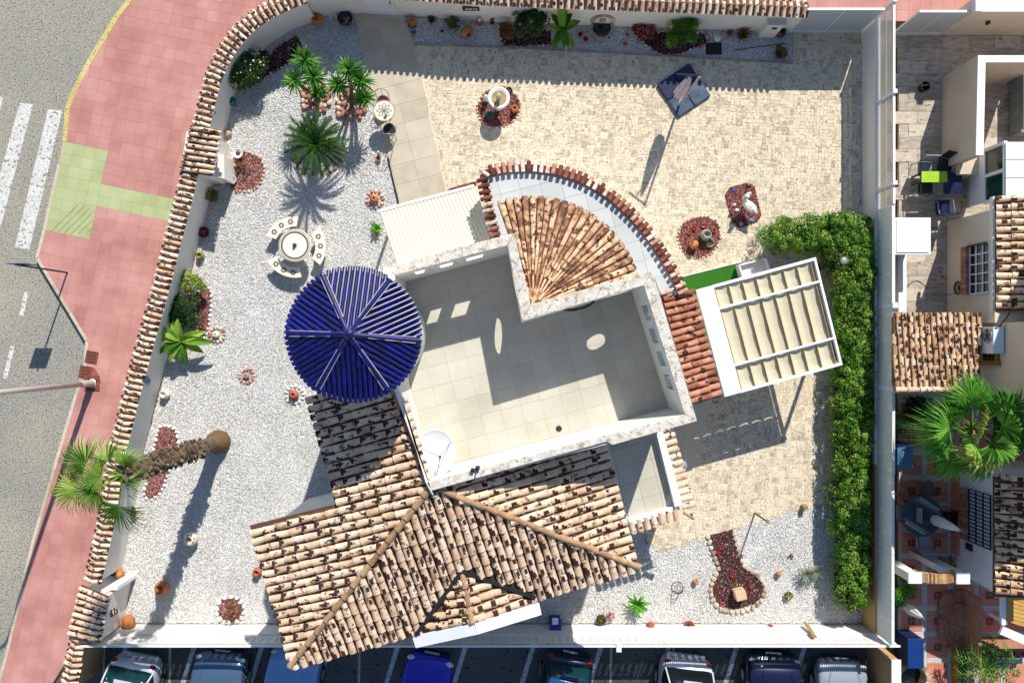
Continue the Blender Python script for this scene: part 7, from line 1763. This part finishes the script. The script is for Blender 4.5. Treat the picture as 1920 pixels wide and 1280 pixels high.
c = at(1540, 499); t = thing('lamp_post', 'dark garden lamp post with a grey round head in the hedge corner', 'lamp', c); b = MB(); b.tube([c, c+V((0, 0, 1.75))], .03, 8); b.build('pole', dgrey_m, t); b = MB(); b.lathe([(0, 0), (.1, 0), (.12, .04), (.1, .1), (0, .12)], c+V((0, 0, 1.75)), 16); b.build('lamp_head', grey_m, t); b = MB(); b.lathe([(0, 0), (.13, 0), (.1, .12), (0, .14)], c, 12); b.build('foot', black_m, t)
c = at(1277, 873, 1.3); t = thing('wall_lamp', 'dark domed lamp fixed to the annex\'s east wall', 'lamp', c); b = MB(); b.lathe([(.02, .22), (.12, .18), (.2, .05), (.21, 0), (.15, 0), (0, .05)], c, 18); b.build('shade', grey_m, t, smooth=True); b = MB(); b.bar(c+V((-.3, .07, .05)), c+V((-.05, 0, .08)), .05); b.build('arm', dgrey_m, t)
c = at(1178, 1000); p = at(1216, 1022); t = thing('thin_rod', 'thin dark rod standing in the shade below the annex eave', 'rod', at(1210, 1012)); b = MB(); b.tube([at(1210, 1008, .0), at(1214, 1020, .5)], .015, 6); b.build('rod_body', dgrey_m, t)
# dark volcanic strip beside the awning
st_ = MB(); q = [xy(v) for v in pxpoly([(842, 354), (893, 340), (894, 346), (843, 360)])]; st_.prism(q, .0, .03); o = struct(st_.build('gravel_strip', redbed_b)); WL[o] = V((0, 0, 0)); pebbles('bed_pebbles', q, 1400, .015, .03, redpeb_m, .03, parent=o)
# ------------------------------------------------------------------ street furniture
c = at(173, 718); t = thing('street_lamp', 'tall galvanised street lamp post at the kerb, its head out of view', 'street lamp', c)
b = MB(); b.tube([c+V((0, 0, .3)), c+V((0, 0, 7.6))], [.095, .06], 14); b.build('pole', steel_m, t, smooth=True); b = MB(); b.lathe([(.15, 0), (.15, .03), (.12, .05), (.12, .55), (.1, .7), (.09, .72)], c, 14); b.build('base', steel_m, t)
for k in range(4): a = k*math.pi/2+.5; b = MB(); b.lathe([(0, 0), (.025, 0), (.025, .06), (0, .06)], c+V((.2*math.cos(a), .2*math.sin(a), .03)), 6); b.build('bolt', dgrey_m, t)
b = MB(); b.box(c+V((0, 0, .015)), (.5, .5, .03)); b.build('base_plate', rust_m, t)
b = MB(); b.tube(smoothline([c+V((0, 0, 7.5)), c+V((-.2, .03, 7.9)), c+V((-1.4, .1, 8.1))], 4), .05, 8); b.build('arm', steel_m, t); b = MB(); b.box(c+V((-1.7, .12, 8.1)), (.7, .28, .14)); b.build('lantern', grey_m, t)
for px, lb, mm in (((172, 670), 'square rusty manhole cover at the kerb', rust_m), ((160, 698), 'patched rusty cover beside the street lamp', rust_m)):
    c = at(*px); t = thing('manhole_cover', lb, 'manhole cover', c); b = MB(); b.box(c+V((0, 0, .004)), (.42, .44, .012), rz=-.2); b.build('cover_plate', mm, t); b = MB()
    for k in range(4): b.bar(c+V((-.15, -.15+k*.1, .012)), c+V((.15, -.15+k*.1, .012)), .03, .006)
    b.build('ribs', brown_m, t)
sp = MB(); c = at(176, 706)
c = at(126, 511); t = thing('road_sign', 'blue square road sign on a thin pole seen from above at the kerb', 'road sign', c)
b = MB(); b.tube([c, c+V((0, 0, 2.75))], .03, 10); b.build('pole', dgrey_m, t); b = MB(); b.box(c+V((-.02, .04, 2.42)), (.6, .02, .6)); b.build('sign_plate', signblue, t); b = MB()
for z in (2.25, 2.6): b.box(c+V((-.01, .02, z)), (.1, .05, .04))
b.build('clamp', steel_m, t)
b = MB(); b.add([c+V((-.02+x, .052, 2.42+z)) for x, z in ((-.2, -.18), (.2, -.18), (0, .2))], [[0, 1, 2]]); b.build('white_triangle', road_white, t)
stn = sheet('rust_stain', [(v.x, v.y) for v in pxpoly([(160, 690), (176, 688), (184, 700), (190, 716), (180, 726), (168, 722), (158, 712)])], .003, mat('rust_stain', ['#8f4a3a', '#a55a48'], .9, scale=6)); struct(stn)
# ------------------------------------------------------------------ cars
def car(px, py, rz, front, L, Wd, Hh, body_m, lb, hood=1.0, ws=.75, hb=.9, glass=glass_k, roof_m=None, rounded=.7, zb=.92, nm='parked_car', lights=True, rack=False):
    c0 = at(px, py, 0); zg = -.141; c = V((c0.x, c0.y, zg)); t = thing(nm, lb, 'car', c, 'cars parked south of the garden wall'); R = Matrix.Rotation(rz, 3, 'Z'); T = lambda x, y, z: c+R @ V((x, -y, z))
    hw = Wd/2; rb = .35
    secs = [(0, rounded, .62), (.06, rounded+.12, .68), (.18, .9, .74), (.4, .97, zb-.12 if front else zb-.05), (hood, 1, zb), (L*.5, 1, zb+.02), (L-.5, .98, zb), (L-.15, .9, zb-.1), (L, .7, .6)]
    if not front: secs = [(0, rounded, .66), (.06, rounded+.14, .8), (.16, .93, zb), (.45, .98, zb+.01), (L*.5, 1, zb+.02), (L-1.0, 1, zb), (L-.35, .95, zb-.14), (L-.08, .82, .66), (L, .68, .58)]
    b = MB(); vs_ = []; m = 0; rows = []
    for s, f, zt in secs:
        w = hw*f; half = [(w*.9, .2), (w, .34), (w*1.0, .58 if zt > .64 else zt*.9), (w*.96, zt-.07), (w*.86, zt-.01), (w*.5, zt+.025), (0, zt+.035)]
        ring_ = half+[(-x, z) for x, z in half[-2::-1]]; m = len(ring_); rows.append([T(x, s, z) for x, z in ring_])
    vs_ = [v for r in rows for v in r]; fs_ = [[i*m+k, i*m+k+1, (i+1)*m+k+1, (i+1)*m+k] for i in range(len(rows)-1) for k in range(m-1)]+[list(range(m))[::-1], list(range((len(rows)-1)*m, len(rows)*m))]
    b.add(vs_, fs_); o = b.build('body', body_m, t, smooth=True); md = o.modifiers.new('sub', 'SUBSURF'); md.levels = md.render_levels = 2
    # glazed cabin and painted roof
    s0 = hood if front else .22; s1 = s0+ws if front else s0+hb*.55; e1 = (L-hb*.55-.2) if front else (L-1.0-ws); e2 = (L-.22) if front else (L-1.0)
    def cab(sections, inset=0, dz=0):
        rows = []
        for s, w, z, wb in sections:
            half = [(wb-inset, zb-.03), (w-inset, z-.05+dz), (w*.86-inset, z+dz), (w*.45, z+.03+dz), (0, z+.04+dz)]; rows.append([T(x, s, q) for x, q in half+[(-x, q) for x, q in half[-2::-1]]])
        m = len(rows[0]); b = MB(); b.add([v for r in rows for v in r], [[i*m+k, i*m+k+1, (i+1)*m+k+1, (i+1)*m+k] for i in range(len(rows)-1) for k in range(m-1)]); return b
    b = cab([(s0, hw*.66, zb+.0, hw*.72), (s0+.06, hw*.78, zb+.1, hw*.86), (lerp(s0, s1, .5), hw*.78, lerp(zb, Hh, .58), hw*.93), (s1, hw*.77, Hh-.03, hw*.95), (lerp(s1, e1, .5), hw*.79, Hh, hw*.96), (e1, hw*.75, Hh-.05, hw*.94), (lerp(e1, e2, .5), hw*.75, lerp(Hh, zb, .45), hw*.9), (e2, hw*.7, zb+.02, hw*.8)]); o = b.build('windows', glass, t, smooth=True); md = o.modifiers.new('sub', 'SUBSURF'); md.levels = md.render_levels = 1
    ra, rb_ = s1+.02, e1-.02; rows = []
    for s, f in ((ra-.06, .66), (ra, .72), (lerp(ra, rb_, .3), .77), (lerp(ra, rb_, .7), .77), (rb_, .7)):
        zc_ = Hh+.05-(.03 if f < .75 else 0); rows.append([T(x*hw*f, s, zc_+(.035 if abs(x) < .6 else (0 if abs(x) < .95 else -.05))) for x in (-1, -.8, -.4, 0, .4, .8, 1)])
    b = MB(); b.add([v for r in rows for v in r], [[i*7+k, i*7+k+1, (i+1)*7+k+1, (i+1)*7+k] for i in range(4) for k in range(6)]); o = b.build('roof', roof_m or body_m, t, smooth=True); md = o.modifiers.new('sub', 'SUBSURF'); md.levels = md.render_levels = 2; md = o.modifiers.new('th', 'SOLIDIFY'); md.thickness = .02
    for sx in (-1, 1):
        b = MB(); b.blob(T(sx*hw*.74, .2 if front else .13, .66 if front else .8), (.17 if front else .12, .1, .09), 10, jit=.02, M=R); b.build('headlight' if front else 'tail_light', white_pot if front else mat('tail_red%d%d' % (px, sx), ['#8c0f16', '#b0141c'], .2), t)
        b = MB(); b.tube([T(sx*hw*.86, s0+.02, zb), T(sx*hw*.79, s1, Hh-.02), T(sx*hw*.8, e1, Hh-.03), T(sx*hw*.83, e2-.05, zb)], .028, 6); b.build('pillar', body_m, t)
        ms_ = hood+.35 if front else L-1.0-ws+.45
        b = MB(); b.blob(T(sx*(hw+.1), ms_, zb+.08), (.1, .07, .08), 8, jit=.02, M=R); b.build('mirror', body_m if px % 2 else grey_m, t)
        for s in (.85, L-.85):
            Rw = R @ Matrix.Rotation(math.pi/2, 3, 'Y'); q = T(sx*(hw-.1), s, .31); w_ = MB(); w_.lathe([(.18, -.1), (.31, -.1), (.32, 0), (.31, .1), (.18, .1)], q, 18, Rw); wh = w_.build('wheel', black_m, t); w_ = MB(); w_.lathe([(0, -.09), (.19, -.1), (.19, .1), (0, .09)], q, 12, Rw); w_.build('rim', steel_m, wh)
    b = MB(); b.bar(T(-.25, -.015, .5), T(.25, -.015, .5), .02, .11); b.build('number_plate', white_m, t); b = MB(); b.bar(T(-hw*.7, .0, .36), T(hw*.7, .0, .36), .08, .12); b.build('bumper', black_m if front else body_m, t)
    if front:
        b = MB(); b.bar(T(-hw*.35, .02, .58), T(hw*.35, .02, .58), .05, .1); b.build('grille', black_m, t); b = MB()
        for sx in (-1, 1): b.tube([T(sx*hw*.5, .32, zb-.1), T(sx*hw*.62, hood-.08, zb+.02)], .008, 5)
        b.build('bonnet_crease', body_m, t); b = MB(); b.bar(T(-.4, hood+.16, zb+.17), T(.15, hood+.22, zb+.2), .02, .02); b.bar(T(0.05, hood+.16, zb+.17), T(.5, hood+.2, zb+.19), .02, .02); b.build('wiper', black_m, t)
    else: b = MB(); b.bar(T(-.3, s1-.12, Hh-.02), T(.3, s1-.12, Hh-.02), .1, .03); b.build('roof_spoiler', body_m, t)
    if rack:
        for sx in (-1, 1): b = MB(); b.tube([T(sx*hw*.66, s1+.1, Hh+.03), T(sx*hw*.66, e1-.1, Hh+.03)], .018, 6); b.build('roof_rail', grey_m, t)
    return t
pw1 = paint('paint_white', ['#dadcdf', '#e2e4e6']); ps = paint('paint_slate_blue', ['#445a76', '#506784']); pl = paint('paint_light_blue', ['#6f9cc9', '#7ca8d2']); pr_ = paint('paint_royal_blue', ['#0d14b0', '#121bc8']); pn = paint('paint_navy', ['#0b1230', '#111a40']); psv = paint('paint_silver', ['#8f969e', '#a0a7ae']); pt = paint('paint_teal_blue', ['#1b4f8a', '#235c9c'])
car(270, 1222, -.2, False, 4.1, 1.72, 1.42, pw1, 'white hatchback parked tail first at the left end of the parking row', zb=.95, hb=.7, glass=glass_t)
car(425, 1212, -.1, True, 4.4, 1.82, 1.6, ps, 'slate blue car parked nose to the wall next to the white hatchback', hood=1.5, zb=1.05, rounded=.62, glass=glass_k)
car(565, 1206, -.16, True, 4.6, 1.85, 1.75, pl, 'light blue car parked under the corner of the tiled roof', hood=1.7, zb=1.1, rounded=.7)
car(812, 1216, -.2, True, 3.9, 1.68, 1.45, pr_, 'royal blue small car parked nose to the wall in the middle of the row', hood=.98, zb=.92, rounded=.62)
car(1068, 1214, -.2, False, 4.2, 1.74, 1.45, pn, 'navy car with red tail lights and a teal rear window', zb=.9, hb=.7, glass=glass_t, roof_m=pt)
car(1283, 1222, -.12, False, 4.3, 1.82, 1.65, pw1, 'white estate car with a dark rear window in the right half of the row', zb=1.0, hb=.55, rack=True)
car(1443, 1216, -.06, True, 4.5, 1.86, 1.75, pn, 'large navy off-road car with pale headlights', hood=1.6, zb=1.15, rounded=.78, rack=True)
car(1568, 1226, -.06, True, 4.2, 1.74, 1.5, psv, 'silver car with a white bonnet shade at the right end of the parking row', hood=.7, ws=.6, zb=.95, rounded=.6, roof_m=pw1)
